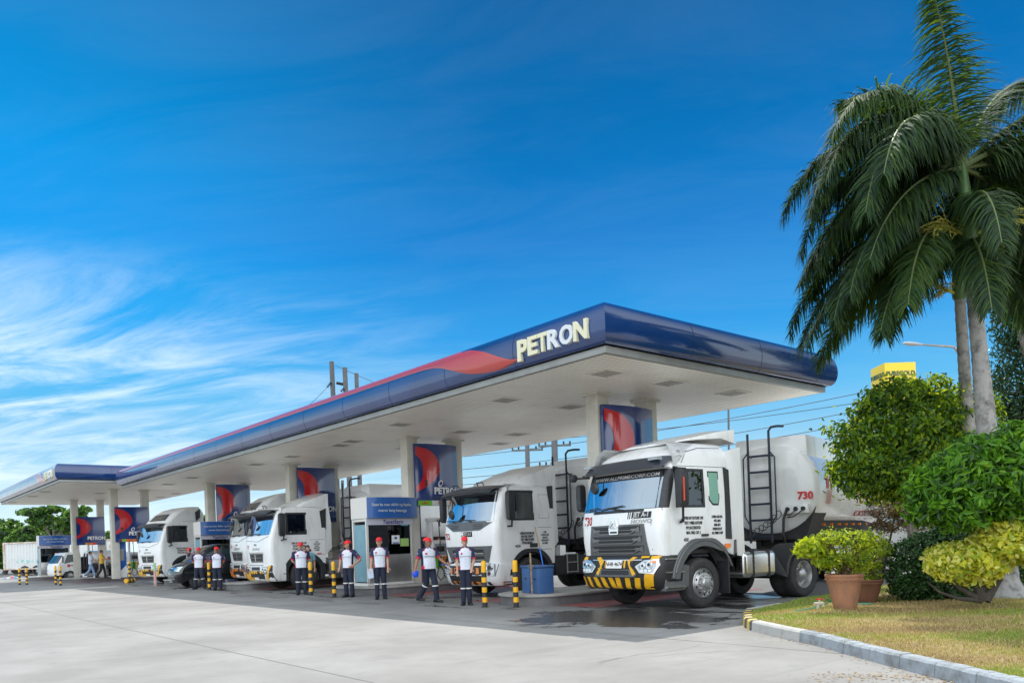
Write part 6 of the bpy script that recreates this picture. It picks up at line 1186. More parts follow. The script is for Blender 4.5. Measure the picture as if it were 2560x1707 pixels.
kit_mats = {'white_tee': (mat('tee_white', (.55, .62, .74), .8), mat('jeans_blue', (.20, .30, .46), .85)), 'yellow_tee': (mat('tee_yellow', (.62, .36, .02), .8), mat('slacks_black', (.015, .015, .018), .85)), 'teal_tee': (mat('tee_teal', (.14, .34, .38), .8), mat('slacks_grey', (.05, .05, .06), .85)), 'driver': (mat('tee_driver', (.25, .42, .42), .8), MATS['slacks_black'] if 'slacks_black' in MATS else TROU)}
DN = lambda x, fwd=0., out=0.: ((x * 1.16, .01, 1.13), (x * 1.18 + out, -.03 - fwd, .89), (0, -.1, -1), .5)
BACK = lambda x: ((x * 1.28, .07, 1.14), (x * .55, .16, .97), (-x * .5, .1, -.6), .6)
GA = 'attendants in red caps along the kerb'
person((.18, 5.14, 0), -34, 'slim attendant in red cap and glasses, arms down, in front of the white truck 752', [DN(-.19), ((.235, .01, 1.13), (.17, -.11, .93), (-.3, -.5, -1), .7)], [((-.075, -.01, .49), (-.085, .01, .085), -18), ((.075, -.01, .49), (.085, .01, .085), 14)], 4, .985, girth=0.93, skin=mat('skin_tan', (.52, .30, .20), .55), group=GA)
person((.30, 6.95, 0), -12, 'smiling stocky attendant walking with a blue cloth and a squeegee', [((-.30, -.02, 1.14), (-.40, -.12, .91), (-.3, -.2, -1), .8), ((.27, -.05, 1.16), (.36, -.24, 1.02), (.6, -.6, -.2), .9)], [((-.05, .06, .50), (-.16, .27, .13), 20), ((.10, -.14, .50), (.12, -.17, .09), 30)], 42, 1.0, belly=.035, girth=1.08, skin=mat('skin_deep', (.30, .15, .095), .55), group=GA)
person((.37, 9.58, 0), -30, 'attendant in red cap holding a clipboard beside the nearest kiosk window', [((-.225, .02, 1.13), (-.255, -.02, .89), (-.1, -.2, -1), .8), DN(.19, .03)], None, -14, 1.045, girth=0.98, skin=mat('skin_tan', (.52, .30, .20), .55), group=GA)
person((*at(872, 1450, 25.0)[:2], 0), -62, 'attendant in red cap looking left with one hand on his hip', [((-.24, -.02, 1.14), (-.22, -.12, .93), (0, -.3, -1), .5), ((.36, .08, 1.14), (.21, -.04, .98), (-.8, -.3, -.4), .8)], None, -38, 1.02, girth=1.05, group=GA)
person((.30, 14.67, 0), -24, 'attendant with hands behind his back by the front wheel of the square cab truck', [BACK(-.19), BACK(.19)], None, -6, 1.03, belly=.02, girth=1.1, skin=mat('skin_tan', (.52, .30, .20), .55), group=GA)
person((.23, 22.42, 0), -30, 'attendant in red cap right of the striped bollard, hands behind his back', [BACK(-.19), BACK(.19)], None, 0, 1.03, belly=.02, girth=1.06, skin=mat('skin_deep', (.30, .15, .095), .55), group=GA)
person((.13, 24.31, 0), -36, 'attendant facing forward with feet apart, middle of the three by the van', [BACK(-.19), BACK(.19)], [((-.12, -.02, .49), (-.16, .0, .085), -20), ((.12, -.02, .49), (.17, .03, .085), 20)], 0, 1.04, girth=1.1, group=GA)
person((1.0, 28.2, 0), -118, 'attendant in red cap seen from the side, turned towards the van', [DN(-.19), DN(.19)], None, -4, 1.06, girth=0.97, group=GA)
person((*at(770, 1400, 28.6)[:2], 0), -20, 'man in a teal shirt mostly hidden behind an attendant', [DN(-.19), DN(.19)], None, 20, .98, kit='teal_tee')
person((.22, 44.3, .27), 65, 'person in white shirt and blue jeans striding past the far pumps', [((-.2, -.16, 1.16), (-.17, -.36, 1.12), (0, -1, 0), .5), ((.2, -.16, 1.16), (.17, -.36, 1.10), (0, -1, 0), .5)], [((-.07, -.16, .50), (-.09, -.26, .09), 0), ((.08, .10, .47), (.09, .42, .16), 0)], 0, .97, kit='white_tee')
person((.54, 42.9, .27), 65, 'person in yellow shirt and black trousers walking beside the far blue pillar', [((-.2, -.14, 1.16), (-.17, -.34, 1.14), (0, -1, 0), .5), ((.2, -.14, 1.16), (.17, -.34, 1.12), (0, -1, 0), .5)], [((-.07, .06, .47), (-.08, .30, .12), 0), ((.08, -.12, .50), (.09, -.16, .09), 0)], 0, .99, kit='yellow_tee')
# things they hold
def at_person(loc, yaw, sc, p): return Matrix.Translation(loc) @ Matrix.Rotation(R(yaw), 4, 'Z') @ Matrix.Scale(sc, 4) @ Vector(p)
c = at_person((.30, 6.95, 0), -12, 1, (-.43, -.15, .80)); b = MB(); rn = random.Random(5); b.loft([[c + Vector((k * math.cos(R(a)) * rn.uniform(.85, 1.15), k * .45 * math.sin(R(a)), z + rn.uniform(-.012, .012))) for a in range(0, 360, 30)] for z, k in ((-.10, .04), (-.07, .085), (-.02, .10), (.03, .085), (.06, .04))], 0); tag(b.build('cleaning_cloth', [mat('cloth_blue', (.01, .10, .80), .8)]), 'bright blue cloth hanging from the walking attendant', 'cloth')
a_, c_ = at_person((.30, 6.95, 0), -12, 1, (.20, -.33, .985)), at_person((.30, 6.95, 0), -12, 1, (.56, -.30, 1.03)); b = MB(); b.tube([a_, c_], .011, 6, 0); m_ = Matrix.Translation(c_) ; b.box(-.02, .02, -.07, .07, -.02, .02, 1, m_); tag(b.build('squeegee', [BLUEH, BLACKP]), 'blue handled squeegee held level by the walking attendant', 'squeegee')
c = at_person((.37, 9.58, 0), -30, 1.045, (-.265, -.06, .74)); b = MB(); b.box(-.012, .012, -.10, .10, -.15, .13, 0, Matrix.Translation(c) @ Matrix.Rotation(R(20), 4, 'Z') @ Matrix.Rotation(R(-8), 4, 'X')); b.box(-.018, -.0121, -.03, .03, .08, .12, 1, Matrix.Translation(c) @ Matrix.Rotation(R(20), 4, 'Z') @ Matrix.Rotation(R(-8), 4, 'X')); tag(b.build('clipboard', [mat('clipboard_pale', (.45, .52, .62), .5), STEEL]), 'pale clipboard held low by the attendant at the kiosk window', 'clipboard')
# drivers
SIT = [((-.1, -.42, .92), (-.1, -.5, .5), 0), ((.1, -.42, .92), (.1, -.5, .5), 0)]; WH = [((-.24, -.16, 1.18), (-.16, -.40, 1.16), (.2, -1, .1), .9), ((.24, -.16, 1.18), (.16, -.40, 1.16), (-.2, -1, .1), .9)]
def seat(tx, ty, rz, sc, wb): 
    p = Matrix.Translation((tx, ty, 0)) @ Matrix.Rotation(R(rz), 4, 'Z') @ Matrix.Scale(sc, 4) @ Vector((1.52, -.62, wb - .38 - .88)); return p
person(seat(.72, .68, -4.5, 1, 2.1), -94.5, 'driver in pale shirt seated in the nearest truck', WH, SIT, 25, .95, kit='driver')
person(seat(.52, 19.25, -2, 1.06, 2.03), -92, 'driver seated in the square cab truck with grab rails', WH, SIT, 15, .95, kit='driver')
# ---------------------------------------------------------------- lawn and kerb
GH = .16
kerb_px = [(1862, 1541), (1856, 1552), (1858, 1566), (1872, 1574), (1890, 1579), (1960, 1596), (2035, 1612), (2110, 1634), (2190, 1656), (2290, 1682), (2400, 1710)]
KP = [G(*p) for p in kerb_px]; KP = [Vector((2.2, -2.22, 0)), Vector((1.2, -2.32, 0))] + KP; d_ = (KP[-1] - KP[-3]).normalized(); KP += [KP[-1] + d_ * k for k in (1.2, 2.6, 4.2)]
def resample(P_, step):
    o = [P_[0].copy()]; acc = 0
    for a, b in zip(P_, P_[1:]):
        L_ = (b - a).length; t = step - acc
        while t <= L_: o.append(a.lerp(b, t / L_)); t += step
        acc = (acc + L_) % step if False else L_ - (t - step)
    return o
KR = resample(KP, .10)
def kerb():
    b = MB(); n = len(KR); rn = random.Random(8); nor = []
    for i in range(n): t = (KR[min(i + 2, n - 1)] - KR[max(i - 2, 0)]).normalized(); nor.append(Vector((-t.y, t.x, 0)))          # points to the lawn side
    i0 = min(range(n), key=lambda i: (KR[i] - G(1856, 1552)).length); mi = []; bounds = []
    for i in range(n):
        k = i - i0
        if k < -6: m = 2
        elif k < 15: m = 0 if (k // 2) % 2 == 0 else 1
        elif k < 30: m = 2
        else: m = 3
        mi.append(m)
    nxt = 26 + i0
    for i in range(n - 1):
        q = [KR[i], KR[i + 1]]; j = rn.uniform(-.004, .004) if mi[i] == 3 else 0
        if mi[i] == 3 and (i - i0) % 6 == 0: gap = .012
        else: gap = 0
        t = (q[1] - q[0]).normalized()
        pr = []
        for a, m in ((q[0] + t * gap, nor[i]), (q[1], nor[i + 1])): pr.append([a + Vector((0, 0, -.02)), a + m * .012 + Vector((0, 0, GH - .03 + j)), a + m * .035 + Vector((0, 0, GH - .004 + j)), a + m * .15 + Vector((0, 0, GH + j)), a + m * .15 + Vector((0, 0, -.02))])
        b.add(pr[0] + pr[1], [(k, k + 1, k + 6, k + 5) for k in range(4)] + [(4, 3, 2, 1, 0), (5, 6, 7, 8, 9)], mi[i])
    KG = mat('kerb_concrete', (.46, .45, .42), .8, noise=(5, (.28, .27, .24), .5, .85), bump=(30, .4)); KB = mat('kerb_bluestone', (.33, .365, .39), .75, noise=(4.5, (.17, .17, .165), .45, .72), bump=(22, .4))
    KYL = mat('kerb_yellow', (.62, .45, .08), .6, noise=(9, (.35, .32, .25), .5, .7)); KK = mat('kerb_black', (.05, .05, .05), .7, noise=(9, (.2, .2, .19), .5, .7))
    o = b.build('kerb', [KYL, KK, KG, KB]); o['kind'] = 'structure'
    return [KR[i] + nor[i] * .14 for i in range(n)]
inner = kerb()
def lawn_h(x, y):
    return GH - .01 + .02 * math.sin(x * 1.3 + 1) * math.cos(y * 1.7) + .05 * max(0, min(1, (x + y * -.5 - 1.5) / 6))
def inside(px, py, poly):
    c = False; n = len(poly)
    for i in range(n):
        a, b = poly[i], poly[i - 1]
        if (a.y > py) != (b.y > py) and px < (b.x - a.x) * (py - a.y) / (b.y - a.y) + a.x: c = not c
    return c
LAWN = [Vector((18, -2.3, 0)), Vector((9.5, -2.05, 0)), Vector((5.5, -2.0, 0)), Vector((3.2, -2.18, 0))] + inner + [Vector((4, -16, 0)), Vector((18, -16, 0))]
def lawn():
    m = bpy.data.materials.new('lawn_soil'); m.use_nodes = True; nt = m.node_tree; n = nt.nodes; l = nt.links; b_ = n['Principled BSDF']; t = n.new('ShaderNodeTexCoord'); b_.inputs['Roughness'].default_value = .95
    x = n.new('ShaderNodeTexNoise'); x.inputs['Scale'].default_value = .75; x.inputs['Detail'].default_value = 8; x.inputs['Roughness'].default_value = .7; l.new(t.outputs['Object'], x.inputs['Vector'])
    r = n.new('ShaderNodeValToRGB'); l.new(x.outputs[0], r.inputs[0]); r.color_ramp.elements[0].position = .3; r.color_ramp.elements[0].color = (.22, .15, .07, 1); r.color_ramp.elements[1].position = .72; r.color_ramp.elements[1].color = (.22, .24, .05, 1); e = r.color_ramp.elements.new(.5); e.color = (.36, .27, .12, 1); l.new(r.outputs[0], b_.inputs['Base Color'])
    bm = bmesh.new(); f = bm.faces.new([bm.verts.new((p.x, p.y, 0)) for p in LAWN]); bmesh.ops.triangulate(bm, faces=[f])
    for _ in range(3): bmesh.ops.subdivide_edges(bm, edges=[e for e in bm.edges if e.calc_length() > .7], cuts=1, use_grid_fill=True); bmesh.ops.triangulate(bm, faces=bm.faces[:])
    for v in bm.verts: v.co.z = lawn_h(v.co.x, v.co.y) - (.02 if not v.is_boundary else .02)
    bmesh.ops.recalc_face_normals(bm, faces=bm.faces); me = bpy.data.meshes.new('lawn'); bm.to_mesh(me); bm.free()
    if me.polygons[0].normal.z < 0: me.flip_normals()
    me.materials.append(m); me.polygons.foreach_set('use_smooth', [True] * len(me.polygons)); o = bpy.data.objects.new('lawn', me); COL.objects.link(o); o['kind'] = 'structure'
    # back edge of the bed
    k = MB(); bp = [Vector((18, -2.3, 0)), Vector((9.5, -2.05, 0)), Vector((5.5, -2.0, 0)), Vector((3.2, -2.18, 0)), Vector((2.1, -2.26, 0))]
    for a, c in zip(bp, bp[1:]): d = (c - a).normalized(); q = Vector((d.y, -d.x, 0)) * .07; k.prism([a - q, c - q, c + q, a + q], (0, 0, .13))
    struct('bed_edging', k, MATS['kerb_concrete'])
lawn()
rng = np.random.default_rng(4)
def mesh_np(name, V, F, mats, mi=None, smooth=False, parent=None):
    me = bpy.data.meshes.new(name); V = np.asarray(V, np.float32); F = np.asarray(F, np.int32); k = F.shape[1]
    me.vertices.add(len(V)); me.vertices.foreach_set('co', V.ravel()); me.loops.add(F.size); me.loops.foreach_set('vertex_index', F.ravel()); me.polygons.add(len(F)); me.polygons.foreach_set('loop_start', np.arange(0, F.size, k, dtype=np.int32)); me.polygons.foreach_set('loop_total', np.full(len(F), k, np.int32))
    for m in mats: me.materials.append(m)
    if mi is not None: me.polygons.foreach_set('material_index', np.asarray(mi, np.int32))
    me.polygons.foreach_set('use_smooth', np.full(len(F), smooth)); me.update(calc_edges=True); me.validate()
    o = bpy.data.objects.new(name, me); COL.objects.link(o)
    if parent: o.parent = parent
    return o
def leafmat(name, col, tr, k=.45, rough=.45): return mat(name, col, rough, trans=(tr, k))
def grass():
    N_ = 120000; X = []; 
    # denser towards the viewer
    xs = rng.uniform(-4.5, 17, N_ * 6); ys = rng.uniform(-13, -1.95, N_ * 6); dd = np.hypot(xs - CAM[0], ys - CAM[1]); keep = rng.random(len(xs)) < np.clip(9 / dd, 0, 1) ** 1.6
    xs, ys = xs[keep], ys[keep]; poly = LAWN; c = np.zeros(len(xs), bool)
    for i in range(len(poly)):
        a, b = poly[i], poly[i - 1]; m = ((a.y > ys) != (b.y > ys)) & (xs < (b.x - a.x) * (ys - a.y) / (b.y - a.y + 1e-12) + a.x); c ^= m
    fx, fy = -math.sin(YAW), math.cos(YAW); zc = (xs - CAM[0]) * fx + (ys - CAM[1]) * fy; rc = (xs - CAM[0]) * math.cos(YAW) + (ys - CAM[1]) * math.sin(YAW); c &= (rc / zc < .72)
    xs, ys = xs[c][:N_], ys[c][:N_]; n = len(xs); h = rng.uniform(.018, .05, n); a = rng.uniform(0, 6.283, n); ln = rng.uniform(.2, 1.1, n) * h; wd = rng.uniform(.004, .008, n)
    g = np.sin(xs * 1.1 + 2) * np.cos(ys * 1.6 + xs * .5) + .5 * np.sin(xs * 3.7 + ys * 2.9) + rng.normal(0, .55, n) + 1.3 * (ys > -3.1) - .25; z = GH - .03 + .02 * np.sin(xs * 1.3 + 1) * np.cos(ys * 1.7) + .05 * np.clip((xs + ys * -.5 - 1.5) / 6, 0, 1)
    ca, sa = np.cos(a), np.sin(a); V = np.empty((n, 3, 3)); V[:, 0] = np.stack([xs - sa * wd, ys + ca * wd, z], 1); V[:, 1] = np.stack([xs + sa * wd, ys - ca * wd, z], 1); V[:, 2] = np.stack([xs + ca * ln, ys + sa * ln, z + h], 1)
    mi = np.where(g > .55, 0, np.where(g > -.1, 1, np.where(g > -.8, 2, 3)))
    o = mesh_np('grass', V.reshape(-1, 3), np.arange(n * 3).reshape(-1, 3), [leafmat('grass_green', (.20, .30, .03), (.3, .45, .04), .3), leafmat('grass_olive', (.32, .32, .06), (.4, .4, .07), .3), leafmat('grass_straw', (.52, .40, .17), (.4, .3, .1), .3), leafmat('grass_dry', (.36, .26, .12), (.3, .2, .08), .25)], mi); tag(o, 'short half dry lawn grass with green and straw patches', 'grass', kind='stuff')
grass()
# ---------------------------------------------------------------- leaves
def leaf_cloud(name, parent, blobs, n, size, mats, seed, flat=1., shell=.14, ratio=.42, droop=.3, power=2., lump=.10, lumpk=3., out=.75, loc=None, light_top=True, w=None, cl=0, cs=.12):
    """blobs: (cx, cy, cz, rx, ry, rz). Leaf-sized folded faces through the outer part of the blobs, lumpy outline, gaps left open"""
    r = np.random.default_rng(seed); B = np.array(blobs, float); wt = (B[:, 3] * B[:, 4] + B[:, 3] * B[:, 5] + B[:, 4] * B[:, 5]); wt /= wt.sum(); N_ = int(n * 1.7); bi = r.choice(len(B), N_, p=wt)
    d = r.normal(size=(N_, 3)); d /= np.linalg.norm(d, axis=1)[:, None]
    if power != 2.: q = (np.abs(d) ** power).sum(1) ** (1 / power); dd = d / q[:, None]
    else: dd = d
    ph = r.uniform(0, 6.28, (len(B), 3)); lum = 1 + lump * (np.sin(d[:, 0] * lumpk + ph[bi, 0]) * np.sin(d[:, 1] * lumpk * 1.3 + ph[bi, 1]) + np.sin(d[:, 2] * lumpk * 1.2 + ph[bi, 2])) 
    rad = lum * (1 - np.abs(r.normal(0, shell, N_))); deep = r.random(N_) < .15; rad[deep] *= r.uniform(.45, .9, deep.sum()); rad = np.clip(rad, .1, 1.3)
    P_ = B[bi, :3] + dd * B[bi, 3:] * rad[:, None]
    if cl:                                                            # leaves gather in sprays at twig ends
        ci = r.integers(0, cl, N_); cb = bi[:cl].copy(); bi = cb[ci]; d = d[:cl][ci] + r.normal(0, .35, (N_, 3)); d /= np.linalg.norm(d, axis=1)[:, None]
        P_ = P_[:cl][ci] + r.normal(0, cs, (N_, 3)) * np.array([1, 1, .8])
    ok = np.ones(N_, bool)
    for k in range(len(B)):
        q = np.linalg.norm((P_ - B[k, :3]) / B[k, 3:], axis=1); ok &= ~((q < .72) & (bi != k))
    P_, d, = P_[ok][:n], d[ok][:n]; n = len(P_)
    nm = d * out + r.normal(0, .55, (n, 3)) + np.array([0, 0, .25]); nm /= np.linalg.norm(nm, axis=1)[:, None]
    t = r.normal(size=(n, 3)) + d * .6 - np.array([0, 0, droop]); t -= nm * (t * nm).sum(1)[:, None]; t /= np.linalg.norm(t, axis=1)[:, None]; s = np.cross(nm, t); L_ = size * r.uniform(.65, 1.35, n)[:, None]; W_ = L_ * ratio
    V = np.empty((n, 6, 3)); V[:, 0] = P_ - t * L_ * .5; V[:, 1] = P_ + s * W_ * .5 - t * L_ * .08 + nm * W_ * .14; V[:, 2] = P_ + t * L_ * .5 - nm * L_ * .12; V[:, 3] = P_ - s * W_ * .5 - t * L_ * .08 + nm * W_ * .14; V[:, 4] = P_ + s * W_ * .36 + t * L_ * .25; V[:, 5] = P_ - s * W_ * .36 + t * L_ * .25
    base = (np.arange(n) * 6)[:, None]; F = np.concatenate([base + np.array([[0, 1, 4, 2]]), base + np.array([[0, 2, 5, 3]])], 0)
    if w is None: w = [1 / len(mats)] * len(mats)
    mi = r.choice(len(mats), n, p=w); o = mesh_np(name, V.reshape(-1, 3), F, mats, np.concatenate([mi, mi]), False, parent); return o
def limbs(name, parent, pts, m):
    b = MB()
    for p, r in pts: b.tube(p, r, 8, 0)
    return b.build(name, [m], parent)
BARK = mat('bark_grey', (.17, .15, .125), .9, noise=(8, (.08, .07, .06), .4, .7), bump=(18, .8)); BARKD = mat('bark_dark', (.045, .038, .03), .9, noise=(10, (.09, .08, .065), .5, .8))
F1 = [leafmat('ficus_leaf', (.06, .15, .014), (.30, .48, .02)), leafmat('ficus_leaf_light', (.14, .26, .018), (.62, .72, .03), .55), leafmat('ficus_leaf_dark', (.022, .065, .012), (.06, .14, .01), .35)]
F2 = [leafmat('hedge_leaf', (.07, .20, .014), (.24, .50, .02), .45), leafmat('hedge_leaf_light', (.13, .31, .025), (.42, .68, .04), .5), leafmat('hedge_leaf_dark', (.022, .075, .01), (.05, .14, .01), .35)]
F3 = [leafmat('bush_leaf', (.03, .095, .022), (.05, .13, .02), .3, .3), leafmat('bush_leaf_dark', (.012, .04, .012), (.03, .07, .015), .3, .3), leafmat('bush_leaf_light', (.065, .17, .04), (.09, .2, .03), .3, .3)]
F4 = [leafmat('gold_leaf', (.60, .60, .06), (.95, .92, .08), .5), leafmat('gold_leaf_pale', (.72, .72, .22), (.95, .92, .22), .5), leafmat('gold_leaf_green', (.30, .42, .05), (.55, .66, .06), .5)]
F5 = [leafmat('pot_leaf', (.16, .28, .015), (.52, .60, .02), .55), leafmat('pot_leaf_light', (.32, .42, .03), (.70, .74, .04), .55), leafmat('pot_leaf_dark', (.05, .12, .012), (.2, .3, .02), .45)]
F6 = [leafmat('dry_leaf', (.13, .085, .035), (.22, .13, .04), .35), leafmat('dry_leaf_gold', (.26, .17, .05), (.36, .22, .06), .35), leafmat('dry_leaf_green', (.05, .06, .02), (.1, .1, .02), .35)]
F7 = [leafmat('far_leaf', (.05, .14, .022), (.14, .28, .03), .4), leafmat('far_leaf_light', (.11, .23, .035), (.24, .40, .04), .4), leafmat('far_leaf_dark', (.02, .06, .015), (.05, .1, .015), .35)]
def pxb(px, py, z, wpx, hpx, dep=1.): s = z / FPX; c = at(px, py, z); return (c.x, c.y, c.z, wpx * s, wpx * s * dep, hpx * s)
def rel(bl, o): return [(b[0] - o.x, b[1] - o.y, b[2] - o.z, *b[3:]) for b in bl]
def tree(name, label, cat, base, blobs, n, size, mats, seed, trunk_r, barkm, group=None, trunk_top=None, **k):
    T = thing(name, label, cat, base, 0, group); B = rel(blobs, base); leaf_cloud('crown', T, B, n, size, mats, seed, **k); top = Vector(trunk_top) - base if trunk_top is not None else Vector(B[0][:3])
    pts = [([Vector((0, 0, -.05)), top * .35 + Vector((.04, .02, 0)), top * .75, top], [trunk_r * 1.25, trunk_r, trunk_r * .8, trunk_r * .45])]
    for b in B: c = Vector(b[:3]); s = top * .7; pts.append(([s, s.lerp(c, .5) + Vector((0, 0, .1 * b[5])), c + Vector((0, 0, .2 * b[5]))], [trunk_r * .5, trunk_r * .3, trunk_r * .12]))
    limbs('trunk', T, pts, barkm); return T
z = 17.2; tb = G(2300, 1478, GH)
tree('ficus_tree', 'round yellow green tree in front of the end of the nearest tank', 'tree', tb, [pxb(2250, 1090, z, 116, 110), pxb(2165, 1120, z, 88, 92), pxb(2330, 1060, z, 88, 92), pxb(2205, 1015, z, 62, 52), pxb(2350, 1150, z, 95, 85), pxb(2130, 1180, z, 55, 50), pxb(2225, 1205, z, 75, 55), pxb(2265, 985, z, 58, 40), pxb(2340, 970, z, 36, 40), pxb(2400, 1080, z + .6, 85, 120)], 21000, .125, F1, 11, .11, BARK, shell=.30, lump=.16, ratio=.45, droop=.8, w=[.40, .38, .22], cl=1500, cs=.11)
z = 12.6; hb = G(2445, 1492, GH)
tree('clipped_tree', 'big clipped bright green shrub tree with long leaves hiding the palm trunks', 'shrub', hb, [pxb(2400, 1225, z, 118, 92, .8), pxb(2500, 1200, z, 130, 100, .8), pxb(2330, 1240, z, 62, 68, .8), pxb(2560, 1220, z, 120, 105, .9), pxb(2440, 1150, z, 70, 55), pxb(2540, 1130, z, 80, 60)], 15000, .155, F2, 12, .06, BARKD, shell=.20, lump=.10, ratio=.33, droop=.0, out=.5, cl=2200, cs=.07, trunk_top=at(2440, 1250, z), w=[.45, .28, .27])
z = 15.0; bb = G(2312, 1500, GH)
tree('round_bush', 'round dark green small leaved bush on the lawn', 'bush', bb, [pxb(2310, 1415, z, 82, 88), pxb(2370, 1400, z, 72, 80), pxb(2285, 1450, z, 60, 55), pxb(2385, 1345, z, 55, 35), pxb(2355, 1460, z, 70, 46)], 19000, .058, F3, 13, .05, BARKD, shell=.14, lump=.06, lumpk=6, cl=2600, cs=.045, ratio=.55, droop=.1, w=[.5, .3, .2])
z = 12.8; yb = G(2450, 1500, GH)
def topiary():
    T = thing('golden_topiary', 'clipped golden yellow shrub with two leaf pads on dark slanting stems', 'shrub', yb); o = Vector(yb)
    leaf_cloud('crown', T, rel([pxb(2412, 1402, z, 82, 44), pxb(2372, 1404, z, 50, 38), pxb(2450, 1412, z, 58, 44)], o), 6500, .10, F4, 14, shell=.2, lump=.08, ratio=.5, droop=-.1, cl=1100, cs=.05, w=[.5, .3, .2])
    leaf_cloud('crown', T, rel([pxb(2520, 1345, z - .2, 82, 52), pxb(2575, 1350, z - .2, 75, 58)], o), 6200, .10, F4, 15, shell=.2, lump=.08, ratio=.5, droop=-.1, cl=1000, cs=.05, w=[.45, .35, .2])
    L_ = lambda *q: [at(*p) - o for p in q]
    limbs('stem', T, [(L_((2455, 1500, z), (2400, 1470, z), (2350, 1430, z)), [.06, .035, .02]), (L_((2458, 1500, z), (2440, 1460, z), (2420, 1420, z)), [.09, .06, .03]), (L_((2452, 1500, z), (2395, 1495, z), (2350, 1480, z), (2320, 1455, z + .3)), [.05, .03, .02, .012]), (L_((2462, 1500, z), (2500, 1440, z), (2525, 1370, z)), [.09, .06, .03]), (L_((2450, 1480, z), (2470, 1440, z), (2455, 1400, z)), [.06, .04, .02])], BARKD)
topiary()
z = 17; tree('shade_hedge', 'dark hedge in deep shade behind the palm foot at the right edge', 'hedge', G(2600, 1480, GH), [pxb(2605, 1435, z, 70, 62), pxb(2660, 1420, z, 80, 80), pxb(2560, 1450, z, 34, 34)], 9000, .07, F3, 16, .05, BARKD, shell=.14, w=[.3, .6, .1])
z = 23; tree('dry_shrub', 'brown half dry shrub between the tanker end and the dark bush', 'bush', G(2205, 1448), [pxb(2240, 1275, z, 62, 48), pxb(2300, 1290, z, 65, 55), pxb(2215, 1310, z, 38, 32), pxb(2330, 1240, z, 60, 60)], 11000, .075, F6, 17, .035, BARKD, shell=.35, lump=.2, ratio=.3, droop=.3, w=[.45, .25, .3])
z = 22; tree('evergreen_tree', 'tall dark leafy tree at the right edge behind the palms', 'tree', G(2640, 1462), [pxb(2560, 760, z, 75, 190), pxb(2620, 680, z, 130, 160), pxb(2600, 960, z, 110, 150), pxb(2530, 1010, z, 60, 110), pxb(2500, 640, z, 45, 60)], 22000, .11, [F3[0], F3[1], F7[2]], 18, .2, BARK, shell=.3, lump=.2, ratio=.45, droop=.6)
# ---------------------------------------------------------------- potted plants
TERRA = mat('terracotta', (.36, .165, .09), .8, noise=(6, (.19, .12, .085), .42, .72, .6), bump=(30, .15)); TERRAD = mat('terracotta_dark', (.20, .085, .05), .75, noise=(4, (.13, .07, .05), .4, .8)); SOIL = mat('pot_soil', (.06, .04, .025), .95)
def pot(base, h, r, label, m, plait=True):
    T = thing('terracotta_pot', label, 'flower pot', base, R(20)); b = MB(); pr = [(.001, 0), (r * .58, 0), (r * .60, .02 * h), (r * .73, h * .35), (r * .86, h * .68), (r * .93, h * .80), (r * .96, h * .82), (r * .965, h * .90), (r * 1.0, h * .92), (r * 1.02, h * .96), (r * 1.0, h), (r * .90, h), (r * .86, h * .93), (.001, h * .92)]; b.lathe(pr, 36, 0); b.build('body', [m], T, sharp=35)
    if plait: 
        b = MB()
        for k in range(40): a = R(9 * k); c = Vector((r * .955 * math.cos(a), r * .955 * math.sin(a), h * (.855 + .012 * (-1) ** k))); b.ell(c, (.022, .022, .011), 0, 6, 4, None)
        b.build('plait_band', [m], T)
    b = MB(); b.lathe([(r * .86, h * .925), (r * .5, h * .94), (.001, h * .94)], 20, 0); b.build('soil', [SOIL], T)
    return T
def potted(base, h, blobs, n, size, label, seed, mats, extra=None):
    o = Vector((base.x, base.y, base.z + h * .93)); T = thing('potted_shrub', label, 'potted plant', o); B = rel(blobs, o); leaf_cloud('foliage', T, B, n, size, mats, seed, shell=.4, lump=.2, ratio=.5, droop=-.2, w=[.45, .35, .2], cl=n // 9, cs=.045)
    rn = random.Random(seed); pts = []
    for b in B:
        for k in range(13): c = Vector(b[:3]) + Vector((rn.uniform(-.7, .7) * b[3], rn.uniform(-.7, .7) * b[4], rn.uniform(-.3, .6) * b[5])); s = Vector((rn.uniform(-.08, .08), rn.uniform(-.08, .08), 0)); pts.append(([s, s.lerp(c, .5) + Vector((rn.uniform(-.05, .05), rn.uniform(-.05, .05), .03)), c], [.010, .007, .003]))
    limbs('stem', T, pts, mat('twig_brown', (.14, .085, .05), .8)); 
    if extra: leaf_cloud('shoot', T, rel(extra, o), 420, .13, [mats[1], mats[0]], seed + 1, shell=.4, ratio=.5, w=[.7, .3])
pa = G(2113, 1520, GH); pot(pa, .60, .315, 'larger terracotta pot with plaited rim on the lawn by the tanker wheels', TERRA); z = (pa - Vector((*CAM, 0))).length * .93 
z = 13.75; potted(pa, .60, [pxb(2100, 1345, z, 70, 22), pxb(2150, 1352, z, 62, 26), pxb(2065, 1340, z, 40, 18), pxb(2085, 1400, z, 46, 30), pxb(2150, 1400, z, 40, 30)], 3000, .06, 'leafy shrub spreading flat from the larger pot with pale shoots to its left', 21, F5, [pxb(2025, 1372, z, 42, 26), pxb(2050, 1400, z, 26, 22)])
pb = G(2166, 1503, GH); pot(pb, .42, .31, 'smaller darker pot half hidden behind the larger one', TERRAD, False); z = 15.2
potted(pb, .42, [pxb(2170, 1410, z, 46, 48), pxb(2190, 1375, z, 34, 30), pxb(2155, 1440, z, 40, 26)], 2900, .05, 'finer green shrub in the smaller pot', 23, F5)
